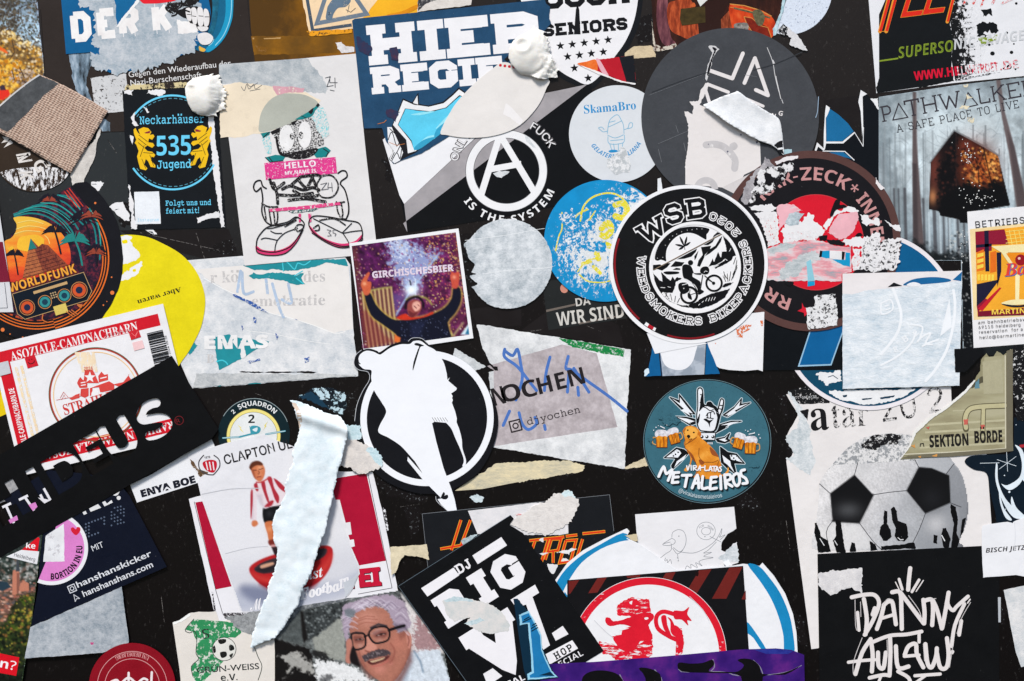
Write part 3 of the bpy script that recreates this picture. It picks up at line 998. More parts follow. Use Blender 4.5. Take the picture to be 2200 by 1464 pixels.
# ---------------------------------------------------------------- white sheet with the line-drawn figure
t = ST('paper_poster', 'white paper sheet with a line drawn figure in big sneakers and pink HELLO bar', 'poster',
       pl(470,141,764,115,786,330,811,545,525,571,495,330), paper(226,223,221,.06,.04))
t.d('grey_peel', fiber((206,208,208),(140,152,160),18,.55,2.0), rag(Z2(-30,405,520,365,560,420,622,480,660,560,640,590,500,580,300,545,120,520,-28,530),3,4,2, {1,2,3,4,5,6,7}))
t.d('cream_peel', paper(238,222,196,.08,.25,3), rag(Z2(-28,545,100,515,200,530,330,545,520,580,612,630,540,720,440,775,340,810,240,838,100,864,-20,868),1.5,5))
t.d('grey_disc', paper(180,182,170,.12,.15,5), sm(Z2(232,832,222,780,240,700,290,630,360,592,440,588,520,600,596,650,540,716,440,772,340,808)), sub=None)
t.d('pink_patch', worn((214,160,170),(230,214,200),.35,7), rag(Z2(308,540,400,545,510,556,500,582,420,580,340,600,322,575),1.5,4))
t.d('pen_scrawl', K(70,74,80),[stroke(Z2(*q),1.1, smooth=4) for q in ((110,545,130,570,145,530,160,560,190,530,200,560,240,535),(145,520,170,545,215,520),(165,572,230,560))],
    [stroke(Z2(*q),1.6) for q in ((640,490,672,482,650,545,690,538),(668,480,668,520,715,520),(700,490,702,550),(670,566,696,572))])
teal, blk = (24,128,130),(28,26,28)
HL = F(530,190,0,.23447)
t.d('visor_print', worn(blk, (224,222,220),.50,3.6, seed=4.0), rag(HL(232,420,270,370,310,356,405,320,470,296,560,270,600,236,640,300,700,350,705,520,640,545,420,585,340,604,290,570,262,480),1.5,3))
t.d('cyan_speckle', worn((120,206,210),(224,223,221),.56,3.4, seed=1.0), rag(HL(590,262,630,200,680,160,725,220,750,320,755,430,705,465,660,400,625,330),1.5,3), rag(HL(135,450,210,430,225,500,220,600,190,600,150,500),1.5,3))
t.e('eye_patch', worn((233,231,229), blk, .20,4, seed=3.0), ell(*HL(365,455)[0],16,28), ell(*HL(530,425)[0],14,29))
t.d('pupil', worn(blk, (230,228,226),.45,3, seed=8.0), ell(*HL(412,440)[0],4.5,7), ell(*HL(496,430)[0],5,8))
t.e('teal_print', worn(teal, (224,226,224),.12,7, seed=6.0), HL(440,284,500,250,560,215,630,165,655,135,670,152,625,205,605,245,580,262,500,285), HL(124,412,215,395,205,425,150,455), HL(168,632,262,608,300,612,356,620,330,662,212,676), rag(HL(610,600,650,552,720,534,770,570,722,630,640,636),1,3))
t.d('black_print', K(*blk), HL(404,312,470,284,430,336,412,334), HL(560,215,610,175,606,212,590,240), HL(632,158,652,132,668,150,650,172), HL(214,398,304,356,302,398,232,424), stroke(HL(150,450,205,400),2), stroke(HL(200,628,232,668),1.8), stroke(HL(700,552,748,584,728,622),2), stroke(HL(500,250,540,270),1.4), stroke(HL(168,632,212,676,330,662),1.6), sm(HL(262,470,278,440,300,560,340,604,380,624,340,626,290,590)))
t.d('chin', worn(blk, (224,222,220),.27,3.4, seed=7.0), sm(HL(330,598,440,582,640,548,625,600,540,640,450,648,370,628)))
t.d('name_bar', worn((222,60,138),(232,214,222),.34,5, seed=5.0), Z2(256,1026,704,988,714,1090,266,1132))
t.d('bar_lettering', worn((240,232,236),(222,90,150),.25,6), txt('HELLO', 611,363,13,4.8,68, 'bold'), txt('MY NAME IS', 612,376,7.5,4.8,67, 'bold'))
ln = worn(blk, (226,223,221),.32,3.2, seed=9.0)
t.d('line_art', K(*blk),[stroke(Z2(*q),3.2, smooth=5) for q in (
    (235,1180,205,1205,188,1180,200,1145,232,1136,245,1170,268,1186),(235,1180,246,1250,240,1330,262,1390,300,1418),
    (720,1090,745,1074,770,1080,776,1112,740,1140,735,1160),(740,1165,765,1200,785,1280,786,1340,770,1380), )])
t.d('worn_line_art', ln, [stroke(Z2(*q),3.4, smooth=5) for q in (
    (300,1418,330,1410,340,1370,335,1300),(255,1300,262,1350,270,1395),(285,1300,290,1350,300,1410),(310,1310,318,1360,322,1410),
    (710,1270,718,1330,740,1370,770,1380),(740,1280,750,1340,745,1366),(240,1280,280,1300,340,1302),(700,1280,760,1270),
    (590,1150,620,1110,680,1105,718,1150,716,1200,680,1240,620,1240,590,1200,588,1150))],
    [stroke(Z2(*q),6.6, smooth=4) for q in ((290,1130,320,1190,380,1150),(315,1150,335,1220,340,1280),(370,1190,420,1170,500,1195,560,1180,600,1195),(430,1160,470,1125,490,1110),
     (470,1130,520,1180,560,1110),(500,1110,580,1100,610,1110),(340,1225,440,1230,560,1215),(410,1260,520,1250,640,1270),(440,1200,520,1240,590,1230),(560,1120,590,1190))])
t.d('pen_digits', K(80,80,86), stroke(Z2(610,1160,650,1150,615,1195,660,1188),1.2), stroke(Z2(660,1150,655,1180,685,1178),1.2), stroke(Z2(680,1150,684,1205),1.2))
t.d('pink_belt', worn((222,70,130),(226,223,221),.36,6, seed=8.0), rag(Z2(288,1315,500,1296,730,1272,738,1290,520,1318,290,1332),1,4), rag(Z2(470,1345,488,1345,486,1395,474,1400),.6,4), rag(Z2(530,1345,552,1345,552,1395,538,1400),.6,4))
t.d('dark_belt', worn((30,90,90),(226,223,221),.5,5, seed=3.0), rag(Z2(400,1325,600,1310,560,1330,430,1340),1,4))
shoe = [A2(440,140,450,90,500,30,560,10,640,-10,690,-40,735,-10,738,20,700,90,650,150,560,182,480,176,445,160),
        A2(770,0,800,-45,900,-40,1000,-20,1080,-5,1105,40,1104,90,1060,132,980,145,900,120,830,80,790,45)]
t.d('shoe_sole', worn((214,56,110),(226,223,221),.14,8, seed=2.0),
    sm(A2(438,140,445,180,520,200,620,186,690,120,732,40,738,20,700,86,640,145,560,172,480,166)),
    sm(A2(772,10,790,55,870,110,960,148,1040,140,1100,105,1106,70,1060,112,980,128,900,108,830,70)))
t.d('shoe_lines', K(*blk),[stroke(q, 2.6, True, smooth=4) for q in shoe],[stroke(A2(*q),2, smooth=4) for q in (
    (440,150,448,185,520,202,620,190,690,124,735,40),(1104,80,1105,108,1040,146,960,152,870,114,790,60),
    (470,100,500,92,572,106),(530,48,560,62,600,62),(572,106,560,140,556,180),(572,106,620,60,700,30),(980,60,1040,0),(985,62,1050,50,1104,45),(985,62,1010,100,1030,138),(800,-30,860,0,985,62),(700,-40,640,0,540,30,500,30),(510,0,560,14,640,5))])
t.d('shoe_laces', ln, [stroke(A2(*q),3, smooth=4) for q in ((680,40,700,10,730,10,735,30,700,50,690,30),(800,30,830,10,835,40,810,46),(620,20,690,-20),(840,-20,930,-30,1000,10))])
t.d('shoe_digits', K(90,90,96), stroke(A2(885,40,910,45,895,58,912,76,888,80),1.2), stroke(A2(940,40,922,44,922,58,942,66,935,80),1.2))

# ---------------------------------------------------------------- 535 sticker
t = ST('vinyl_sticker', 'black sticker with cyan 535, two yellow lions and a pale blank square', 'sticker',
       rag(pl(262,194,465,185,473,330,485,489,281,494,270,340),.8,6), K(15,19,24))
t.e('worn_edge', K(232,230,230, var=.05), *[rag(Z1(*q), a, 3,5) for q, a in (
    ((770,566,840,562,830,600,780,590),3),((930,566,1010,560,1040,580,1000,606,920,590),3),((806,1160,812,1165,860,1440,824,1442),2.5),((1310,720,1340,720,1385,1150,1415,1430,1390,1432,1330,1000),2.0),
    ((1235,1370,1300,1345,1375,1326,1385,1365,1300,1380,1242,1405),2),((895,670,920,680,938,705,925,712),1.5),((820,740,850,700,845,760,870,790,840,790),3),((815,850,838,860,830,910),1))])
cy = (106,206,240)
t.d('ring', K(*cy), band(370,306,99,103,213,332), band(370,306,99,103,66,143), )
t.d('dashed_ring', K(84,150,170),[band(370,306,94,95.6, a, a + 4.2,3) for a in range(216,330,7)],[band(370,306,94,95.6, a, a + 4.2,3) for a in range(70,142,7)])
t.d('lettering', K(*cy), txt('Neckarhäuser', 299,267,16.5,1.5,139, 'mono', off=.003), txt('Jugend', 337,362,16.5,1.5,73, 'mono', off=.008))
t.d('number', K(*cy), txt('535', 336,334,42,1.5,74, 'bold'))
lion = pl(868,815,900,800,930,806,950,830,940,850,962,845,970,858,955,880,935,870,930,895,960,900,970,915,955,930,925,915,905,930,925,950,955,955,975,975,965,990,950,985,948,1010,975,1040,975,1055,945,1050,930,1015,915,1000,905,1035,925,1060,915,1072,880,1062,868,1020,860,985,870,950,855,910,845,900,855,880,840,840,838,815,850,805,862,830,880,850)
lions = t.e('lion', K(240,190,26), Z1([(x, y) for x, y in lion]), Z1([(2170 - x, y - 12) for x, y in lion]))
for o_, q in zip(lions, ((905,835,930,826,944,822,940,838,915,840),(1265,823,1240,814,1226,812,1228,828,1255,830))):
    t.d('tongue', K(140,40,56), Z1(*q), sub=o_)
t.d('lion_lines', K(20,20,20),[stroke(Z1(*q),1.1) for q in ((872,850,925,890),(868,872,918,912),(866,896,900,925),(905,915,880,985),(900,960,960,965),(890,1000,915,1060),(940,975,965,1045),(1298,838,1245,878),(1302,860,1252,900),(1304,884,1270,913),(1265,903,1290,973),(1270,948,1210,953),(1280,988,1255,1048),(1230,963,1205,1033))])
t.d('blank_square', K(233,236,240), rag(Z1(842,1208,998,1204,1010,1408,850,1412),.5,6))
t.d('blank_square_caption', K(150,210,236), txt('Instagram', 295,476,6,1,46, 'mono'))
t.d('caption', K(*cy), txt('Folgt uns und', 355,442,10.5,1,98, 'mono', off=.008), txt('feiert mit!', 356,459,10.5,1,71, 'mono', off=.008))

# ---------------------------------------------------------------- worn round sticker, cardboard square and torn corner
t = ST('round_sticker', 'worn brown round sticker with white letters, half under the cardboard square', 'sticker',
       circ(70,327,85), K(52,40,30))
t.d('worn_segment', worn((228,226,226),(52,38,28),.48,9, stretch=(1.6,.6,20), seed=3.0), fill and [q for q in [sm(Z1(0,1085,100,1060,250,1050,380,1060,428,1090,380,1150,300,1190,200,1202,110,1180,40,1130))]])
t.d('lettering', worn((222,216,210),(52,40,30),.2,8), txt('K', 38,370,30,-76,22, 'bold', sh=.2), txt('I', 35,338,26,-70,6, 'bold'), txt('N', 33,332,30,-72,24, 'bold', sh=.2), txt('G', 68,352,26,-60,24, 'bold'), txt('S', 92,350,18,-40,16))
t.d('rays', K(222,216,210),[Z1(q[0], q[1], q[2], q[3], q[4], q[5]) for q in ((5,900,40,860,50,890),(20,930,60,880,80,900),(10,860,60,868,40,890))])

def tape_h(x, y):
    u = (x - 0) * .80 + (y - 232) * -.60
    return 0.0006 + 0.0022 * max(0.0, min(1.0,(-(x - 232) * .62 + (240 - y) * .25 + 0) / 180.0)) ** 1.5
@cached
def card_mat():
    m = N('corrugated_cardboard')
    w = m.n('ShaderNodeTexWave', wave_type='BANDS', bands_direction='X')
    def wave(ang, per, dist):
        mp = m.n('ShaderNodeMapping')
        mp.inputs['Rotation'].default_value = (0, R(ang),0)
        mp.inputs['Scale'].default_value = (1 / per,) * 3
        m.l(m.P(), mp.inputs['Vector'])
        q = m.n('ShaderNodeTexWave', wave_type='BANDS', bands_direction='X')
        q.inputs['Scale'].default_value = 0.314
        q.inputs['Distortion'].default_value = dist
        q.inputs['Detail'].default_value = 2
        m.l(mp.outputs[0], q.inputs['Vector'])
        return q.outputs['Fac']
    a, b = wave(62,4.6,5.0), wave(-29,7.2,7.0)
    f = m.math('ADD', m.math('MULTIPLY', a, .55), m.math('MULTIPLY', b, .45))
    n1 = m.noise(20,5,.7)
    f = m.math('ADD', f, m.math('MULTIPLY', m.math('SUBTRACT', n1,.5),.9))
    c = m.ramp(f, [(.12, alb((138,110,96))),(.40, alb((182,154,136))),(.85, alb((204,180,162)))])
    m.bump(f, .5,.0006)
    return m.done(c, .85,.15)
def mesh_sheet(name, label, cat, poly, m, h, step=7.0, lift=0.0, thick=.00025, edge=None, group=None):
    return ST(name, label, cat, poly, m, h=h, pts=gridpts(poly, step), thick=thick, lift=lift, smooth=True, edge=edge, group=group)
torn = Z1(630,800,628,850,605,900,600,960,585,1010,560,1060,530,1120,515,1180,500,1240,480,1290,466,1240,455,1180,442,1100,430,1060,520,960,590,880)
t = ST('paper_scrap', 'grey white torn paper tongue hanging below the cardboard square', 'scrap', rag(torn, 1.4,3,1), fiber((226,220,212),(178,172,166),14,.4,1.0))
card = rag(Z1(250,470,300,490,450,562,560,625,680,700,560,900,445,1094,330,1030,200,950,0,838,-30,800,-30,690,0,672,90,590),.7,3)
t = mesh_sheet('cardboard_square', 'square of brown corrugated cardboard with a dark upper edge, lifting off the panel', 'cardboard', card, card_mat(), tape_h, 8)
t.d('dark_band', blotch(((.3,(58,60,62)),(.7,(92,94,96))),18, gloss=.4), rag(Z1(250,474,300,494,372,530,280,600,150,740,50,836,-20,800,-20,690,90,594),1.6,3))
t.d('light_rim', K(206,204,202), stroke(Z1(250,476,180,524,90,596,0,676),3.2, smooth=4))
for nm, lab, q in (('paper_flake', 'white torn flake left of the black 535 sticker, pointing left', (680,1300,720,1275,770,1270,790,1320,810,1345,812,1390,780,1390,730,1350)),
               ('paper_flake', 'small white and blue flake above the pyramid disc', (570,1145,630,1138,652,1150,620,1200,600,1210,570,1170)),
               ('paper_flake', 'tiny pale flake under the lower edge of the 535 sticker', (900,1440,960,1440,985,1475,950,1470))):
    t = ST(nm, lab, 'scrap', rag(Z1(*q),1.6,3), K(234,233,233, var=.05), group='torn flakes around the pyramid disc')
    t.d('print_remnant', K(22,40,54), rag(Z1(*[q[i] * .45 + (q[-2] if i % 2 == 0 else q[-1]) * .55 for i in range(6)]),.5,3))

# ================================================================ left middle
t = ST('round_sticker', 'yellow round sticker with upside-down black text and white worn patches', 'sticker', sm(pl(150,700,180,560,225,518,263,505,310,508,350,524,390,548,420,582,436,620,440,655,432,700,416,735,393,772,340,830,220,830)), K(230,212,20, bump=.5))
t.e('worn_patch', K(236,235,235, var=.05), rag(A1(740,370,800,368,830,380,800,395,830,430,870,470,878,500,850,530,800,548,740,560),2.5,3), rag(A1(745,640,780,600,850,555,890,530,895,560,870,605,800,650,745,655),2.5,3))
t.d('yellow_flecks', K(236,216,10), rag(A1(765,400,795,395,800,415,770,420),1,3), sm(A1(832,585,850,580,852,595,836,598)), sm(A1(800,580,812,578,812,590,800,592)))
t.d('lettering', K(40,40,20), txt('Aber waren', 387,617,11,197,98, 'serif'))
t = ST('round_sticker', 'sliver of a yellow sticker under the red and white castle card', 'sticker', sm(pl(-60,820,-10,828,2,850,8,875,12,890,-60,905)), K(232,200,20))

t = ST('round_sticker', 'black round sticker with orange rings, a pyramid, palms and a boombox', 'sticker',
       [q for q in [rag(A1(-200,700,-60,420,40,395,68,385,66,360,96,345,102,300,85,255,78,228,150,200,250,160,350,115,440,62,470,40,540,30,600,75,660,150,705,220,738,300,760,390,772,500,768,600,745,700,700,800,640,890,560,960,460,1010,350,1040,230,1050,130,1025,40,990,-100,930),.8,6,2)]], K(20,20,26))
WF = lambda p: p
CX, CY = 78,556
t.d('orange_rings', K(226,110,40),[band(CX, CY, r, r + w, -75,62) for r, w in ((153,3),(147,2.2),(141,2.6),(135,1.2))],[band(CX, CY, r, r + w, -140,-75) for r, w in ((150,2.4),(144,2),(138,2))])
t.d('ring_marks', blotch(((.4,(120,40,50)),(.6,(210,90,40))),8),[band(CX, CY, 128,134, a, a + 7,5) for a in range(-130,40,10)])
t.d('gold_dots', K(224,120,60), circ(*A1(704,730)[0],4.4,16), circ(*A1(14,963)[0],4.2,16), circ(*A1(597,165)[0],2.4,10), circ(*A1(700,632)[0],1.8,8), circ(*A1(648,808)[0],1.8,8), circ(*A1(60,990)[0],1.6,8), circ(*A1(140,1010)[0],1.6,8), circ(*A1(670,785)[0],1.2,8))
disc = A1(40,395,68,385,66,360,96,345,102,300,85,255,78,228,150,200,250,160,350,115,440,62,500,130,570,220,620,320,640,430,640,540,620,640,570,740,500,820,420,870,300,900,180,900,60,860,0,800,-40,600)
t.d('night_ground', blotch(((.3,(16,22,34)),(.5,(40,26,46)),(.62,(110,36,52)),(.75,(30,60,74))),16,5,.7), disc)
sky_ = sm(A1(20,420,68,385,96,345,102,300,85,255,180,252,270,275,350,320,410,390,440,470,430,560,330,600,200,640,60,660,30,560))
t.d('sunset', blotch(((.1,(236,186,66)),(.4,(240,140,46)),(.7,(232,84,40)),(1.0,(190,42,40))),30,4,.6,(.5,1.6,10), lin_=(50,470,100,600), mixk=1.0), sky_)
t.d('teal_swirls', K(28,122,122),[stroke(A1(*q),3.4, smooth=5) for q in (
    (85,235,200,200,300,215,390,270,450,340,470,400),(120,218,240,180,350,200,440,260,490,330),(200,185,330,165,430,220,520,300),(300,140,400,160,480,230,540,290),
    (360,115,440,130,500,200),(90,250,180,230,280,245,370,300,430,370),(560,200,610,300,630,400,625,520),(540,230,590,320,605,420))])
t.d('teal_highlights', K(60,180,168),[stroke(A1(*q),1.2, smooth=5) for q in (
    (85,243,200,210,300,228,385,285,440,352),(150,205,260,185,370,225,460,300),(250,162,370,180,460,245),(370,118,450,150,520,230),(570,210,618,310,630,420))])
t.d('red_stripe_pattern', K(196,60,44),[stroke(A1(*q),2.4) for q in ((405,95,480,190),(420,85,500,190),(435,75,520,185))])
t.d('sun', K(250,186,54), sm(A1(105,430,120,385,170,370,230,365,275,395,262,440,200,470,120,460)), sm(A1(50,450,75,438,85,460,60,470)))
t.d('cloud_lines', K(250,214,120),[stroke(A1(*q),1.6, smooth=4) for q in ((100,330,170,310,260,320,320,350),(90,360,160,340,250,345),(110,290,190,275,270,295),(280,370,300,390,310,420))])
t.d('pyramid', blotch(((.35,(96,44,40)),(.55,(150,74,52)),(.7,(70,30,36))),8,5,.6,(1.6,.7,0)), A1(190,388,140,640,330,590,430,560,300,430,262,422,240,440))
t.d('pyramid_face', blotch(((.35,(150,84,56)),(.55,(186,108,66)),(.7,(110,54,46))),7,5,.6), A1(190,388,140,640,272,606))
t.d('pyramid_cap', K(36,120,116), A1(190,388,175,464,232,452))
t.d('pyramid_courses', K(66,30,32),[stroke(A1(190 - 50 * f_, 388 + 252 * f_, 190 + 82 * f_, 388 + 218 * f_, 190 + 240 * f_, 388 + 172 * f_),1.0, cap='butt') for f_ in (.3,.4,.5,.6,.7,.8,.9,.98)])
def palm(x, y, r, n=9, a0=10, a1=170, w=5):
    out = []
    for i in range(n):
        a = R(a0 + (a1 - a0) * i / (n - 1))
        dx, dy = math.cos(a),-math.sin(a)
        out += [sm([(x, y),(x + dx * r * .5 - dy * w * .5, y + dy * r * .55 - w * .4),(x + dx * r, y + dy * r * .6 + r * .28),(x + dx * r * .5, y + dy * r * .4 + w * .5)], True, 3)]
    return out
t.d('palm_foliage', K(24,22,34), palm(117,499,30), stroke(pl(117,496,124,520,130,545),4, smooth=3), palm(30,548,22), stroke(pl(30,546,34,565,38,590),3, smooth=3), palm(178,470,34,11,-20,200), palm(105,430,26,9,-10,180), stroke(pl(178,470,190,500,192,540),4, smooth=3), palm(205,540,26,9,-10,190), stroke(pl(205,540,208,570),4))
t.d('teal_palm', K(36,128,122), palm(160,518,34,9,0,180,7), stroke(pl(160,515,170,540,176,570),4, smooth=3))
t.d('rust_palm', K(150,66,48), palm(196,466,26,7,0,180,4), palm(205,545,22,7,0,180,4), palm(105,432,18,7,10,170,3))
t.d('title_edge', K(120,50,30), txt('WORLDFUNK', 20,630.5,21,17,152, 'bold', off=.02))
t.d('title', K(240,168,60), txt('WORLDFUNK', 21,629,19,17,150, 'bold'))
bf = F(26,632,17)
bb = t.d('boombox', K(14,24,36), bf(0,0,160,0,165,44,150,60,10,60,-2,44))
t.d('boombox_outline', K(196,160,110), stroke(bf(0,0,160,0,165,44,150,60,10,60,-2,44),1.2, True), bf(44,8,120,8,120,14,44,14))
for (u, v, r, c1, c2) in ((22,37,17,(206,84,42),(30,40,70)),(62,37,15,(50,140,140),(24,60,80)),(106,36,15,(50,140,140),(24,60,80)),(140,34,18,(206,84,42),(30,40,70))):
    x_, y_ = bf(u, v)[0]
    t.d('speaker', K(20,22,30), circ(x_, y_, r + 1.5,32), sub=bb)
    t.d('speaker_ring', K(190,130,80), band(x_, y_, r - 1.6, r, 0,360,32), sub=bb)
    t.d('speaker_cone', K(*c1), circ(x_, y_, r - 3.5,28), sub=bb)
    t.d('speaker_core', K(*c2), circ(x_, y_, r * .42,20), sub=bb)
t.d('cassette', K(214,190,96), bf(76,52,104,52,104,72,76,72), sub=bb)
t.d('keys', K(186,160,120),[bf(78 + i * 5,22 + j * 5,81 + i * 5,22 + j * 5,81 + i * 5,25 + j * 5,78 + i * 5,25 + j * 5) for i in range(3) for j in range(3)], sub=bb)
t.d('lower_stripes', K(200,110,56),[stroke(bf(u, 70, u + 10,84),2) for u in (100,106,112)], sm(bf(126,62,138,66,132,72)), stroke(bf(50,62,46,72,54,80),2.4, smooth=3))

t = ST('card', 'white card with a dark red panel beside the pyramid disc', 'sticker', pl(-60,420,-6,424,12,545,29,671,-60,672), paper(214,214,216,.05))
t.d('red_panel', K(120,26,50), pl(-60,520,6,520,21,606,-60,610))
t.d('frame_line', K(40,50,64), stroke(pl(-60,664,16,662,10,608),1.2, cap='butt'))

# ---------------------------------------------------------------- red and white card of the campground neighbours
cf = F(-22,743,13.6)
L_, H_ = 383,288
t = ST('vinyl_sticker', 'red and white card with castle emblem, red lettered bands and barcode', 'sticker', cf(0,0, L_, 0, L_, H_, 0, H_), K(233,231,232, var=.05, gloss=.35, bump=.6))
t.e('red_band', K(206,24,40), cf(0,18, L_ - 16,18, L_ - 16,44,0,44), cf(8,44,34,44,34,262,8,262), cf(8, H_ - 44, L_ - 16, H_ - 44, L_ - 16, H_ - 16,8, H_ - 16))
t.d('band_lettering', K(238,232,232), txt('ASOZIALE-CAMPNACHBARN', *cf(38,43)[0],19,13.6,280, 'serif'),
    txt('NRABHCANPMAC-ELAIZOSA', *cf(L_ - 22, H_ - 38)[0],17,193.6,300, 'serif'), txt('ASOZIALE-CAMPNACHBARN.DE', *cf(29,250)[0],12,103.6,150, 'bold'))
ex, ey = 206,848
t.d('emblem_ring', K(176,60,50), band(ex, ey, 97,100,0,360,90))
t.d('emblem_ring_green', K(70,90,56), band(ex, ey, 100,101.6,0,360,90))
t.d('emblem_ring_gold', K(238,196,140), band(ex, ey, 90,92,0,360,80))
t.d('beam', worn((246,220,186),(236,234,234),.4,5, stretch=(1,.3,0)), pl(160,757,203,757,210,800,176,800))
red2 = K(214,70,64)
cs = t.d('castle', red2, B1(660,130,720,126,735,150,770,230,650,230), B1(610,205,625,182,645,205,680,210,680,265,620,268,600,230), B1(765,175,790,140,812,165,840,160,842,205,770,225),
    B1(630,275,690,268,690,330,660,345,625,330), B1(700,270,780,240,850,215,890,240,890,280,800,300,780,300,770,262,720,268,720,320,700,330), B1(540,350,590,320,620,310,620,345,560,362), B1(880,240,960,222,1000,170,1020,200,1010,220,920,256))
t.d('opening', K(238,234,234), B1(*[q for p in star(700,185,46) for q in p]), B1(628,225,665,218,665,226,630,232), B1(628,245,668,238,668,246,632,252), B1(780,190,830,178,830,186,782,198), sm(B1(716,330,716,300,740,280,762,295,764,330)), sub=cs)
t.d('emblem_lines', K(206,96,90), stroke(B1(440,362,530,345,640,330),1.0), stroke(B1(470,345,495,300,530,340),1.0), stroke(B1(480,360,500,320,510,352),.8), stroke(B1(1000,170,1004,160),.8))
t.d('emblem_lettering', K(206,60,56), txt('2024', *B1(655,132)[0],7,5,19, 'serif'), txt('STRAHLE', *B1(505,478)[0],22,16,112, 'serif'))
t.d('side_lettering', worn((246,214,170),(236,234,234),.45,4),[stroke(cf(44 + i * 12,58,44 + i * 12,240),6, cap='butt') for i in range(2)])
bcx = [0,3,5,9,11,14,19,21,25,27,31,36,38,41,45,47,51,54,58,61,63,67,70,75,77,81,84,88]
t.d('barcode', K(24,24,28),[cf(334,40 + v * .92 + 14,369,40 + v * .92 + 14,369,40 + v * .92 + 15.4 + (i % 3) * .8,334,40 + v * .92 + 15.4 + (i % 3) * .8) for i, v in enumerate(bcx)])
t.d('barcode_digits', K(50,50,54), txt('08 2024 VN 38', *cf(374,120)[0],5,103.6,52, 'inter'))
t.d('red_square', K(206,30,46), B1(190,30,270,8,300,92,216,116))
t.d('red_square', K(206,40,50), A1(808,975,870,958,888,1008,826,1028))
t.d('pink_square', K(240,200,200), A1(832,1045,896,1028,910,1078,845,1096))
t.d('smile', K(40,20,26), stroke(B1(220,68,235,80,262,72,268,56),1.6, smooth=4), circ(*B1(228,50)[0],1.2,8), circ(*B1(248,44)[0],1.2,8))
t.d('pale_seal', K(236,120,120), stroke(A1(830,985,850,1000,866,975,852,1010),1.2, smooth=3))
t.d('partner_lettering', K(200,90,96), txt('OFFICIAL PARTNER', *A1(830,950)[0],5,193.6,60, 'serif'))
t.d('pale_square', K(196,198,202), A1(-40,1180,52,1158,70,1236,-20,1260))

# grey sheet and the other cards that show through the cut letters of the black label
t = ST('torn_sticker', 'mottled grey peeled paper under the long black cut-letter label', 'sticker', rag(pl(-60,1000,10,990,70,1040,66,1062,-60,1100),1.2,5), fiber((180,178,178),(110,112,116),10,.5))
t = ST('vinyl_sticker', 'dark navy sticker with a white web address, beside the pink disc', 'sticker', B2(20,40,380,-180,700,-150,960,-40,1010,20,1300,572,245,1035,300,740,310,540,330,300), K(12,18,34, gloss=.3))
t.d('lettering', K(218,220,224), txt('hanshanskicker', *B2(608,735)[0],13,23.5,174, 'sans', off=.012), txt('hanshanshans.com', *B2(655,806)[0],13,23.5,163, 'sans', off=.012), txt('MIT', *B2(725,452)[0],12.5,22,26, 'sans'))
t.d('camera_icon', K(206,208,214), stroke(rr(*B2(563,741)[0],15,15,23),2, True), stroke(circ(*B2(563,741)[0],4.0,16),1.6, True))
t.d('cursor_icon', K(206,208,214), stroke(B2(576,788,622,818,598,820,588,842),1.4, True))
t.d('white_bits', K(224,224,224), B2(645,148,668,136,680,158,655,168), B2(695,118,765,84,790,112,708,144), B2(797,70,820,60,835,80,870,52,880,72,815,102), circ(*B2(926,36)[0],4.4,16), B2(880,15,935,-14,918,14,900,20))
t.d('dot_print', K(84,96,116),[circ(*B2(670 + i * 24,240 + j * 26 - i * 9)[0],2.1,8) for i in range(7) for j in range(5) if j in (0,) or i in (0,1) or j == 4 and i < 5 or (i == 6 and j < 3)],[circ(*B2(870 + i * 24,120 + j * 26 - i * 6)[0],1.9,8) for i in range(5) for j in range(6) if (i * 5 + j * 3) % 4 != 0])
t = ST('photo_sticker', 'town photo print of red roofs, church tower and dark trees at lower left', 'sticker', pl(-60,1150,60,1130,92,1150,86,1200,70,1330,46,1480,-60,1480), blotch(((.34,(14,24,20)),(.47,(30,46,32)),(.56,(60,76,40)),(.66,(136,150,150)),(.78,(190,186,180))),10,6,.78, None, 3.0))
P = Paint(-8,1130,92,1472,(40,50,44),1.6,9)
P.ramp(0,1150,0,1464,[(0,(56,66,64)),(.25,(44,52,48)),(.5,(120,86,72)),(.65,(52,60,36)),(1,(18,24,18))]).mottle(10,.6)
P.dabs(B2(-40,500,320,500,310,720,-40,720),260,[(28,40,34),(70,84,76),(150,152,150),(190,186,180),(110,90,80)],1.5,5,.8)
P.dabs(B2(-40,660,300,690,290,800,120,860,60,1000,-40,1000),300,[(196,124,100),(156,92,76),(224,176,152),(110,78,70),(80,80,86)],2,6,.85,.6)
P.a((190,122,98),1.5, B2(100,640,104,600,150,590,156,640,152,760,230,760,228,700,190,680,160,700,140,790,98,790)).a((120,76,66),1.5, B2(134,620,154,620,150,780,134,780),.8).a((62,68,74),1.4, B2(134,520,146,518,158,605,126,608)).a((40,58,70),2, B2(-10,680,60,690,90,730,20,760,-10,750))
gr_ = B2(90,900,140,810,270,770,285,830,230,1100,180,1330,-40,1270,-40,1060,60,1000)
P.a((30,42,22),5, gr_, .8,8).dabs(gr_, 420,[(70,90,28),(110,118,40),(20,28,16),(46,62,24),(180,160,60),(150,100,50)],1.6,4.5,.8).dabs(B2(-40,1020,200,1100,190,1400,-40,1400),160,[(14,20,14),(40,52,28)],2,5,.8)
P.done(t, 'town_picture', [pl(-8,1152,60,1133,91,1151,85,1200,69,1330,46,1470,-8,1470)], grain=.18)
t.e('red_label', K(214,18,34), B2(170,440,300,340,312,350,296,452,180,440), B2(-60,1230,154,1276,130,1420,-60,1385))
t.d('white_label', K(228,228,230), B2(52,492,170,440,308,452,292,552))
t.d('lettering', K(238,234,236), txt('ke', *B2(205,425)[0],12,-5,20, 'bold'), txt('n?', *B2(0,1352)[0],19,-12,34, 'bold'))
t.d('town_lettering', K(60,60,70), txt('Heidelberg', *B2(112,490)[0],8,-14,46, 'inter'))
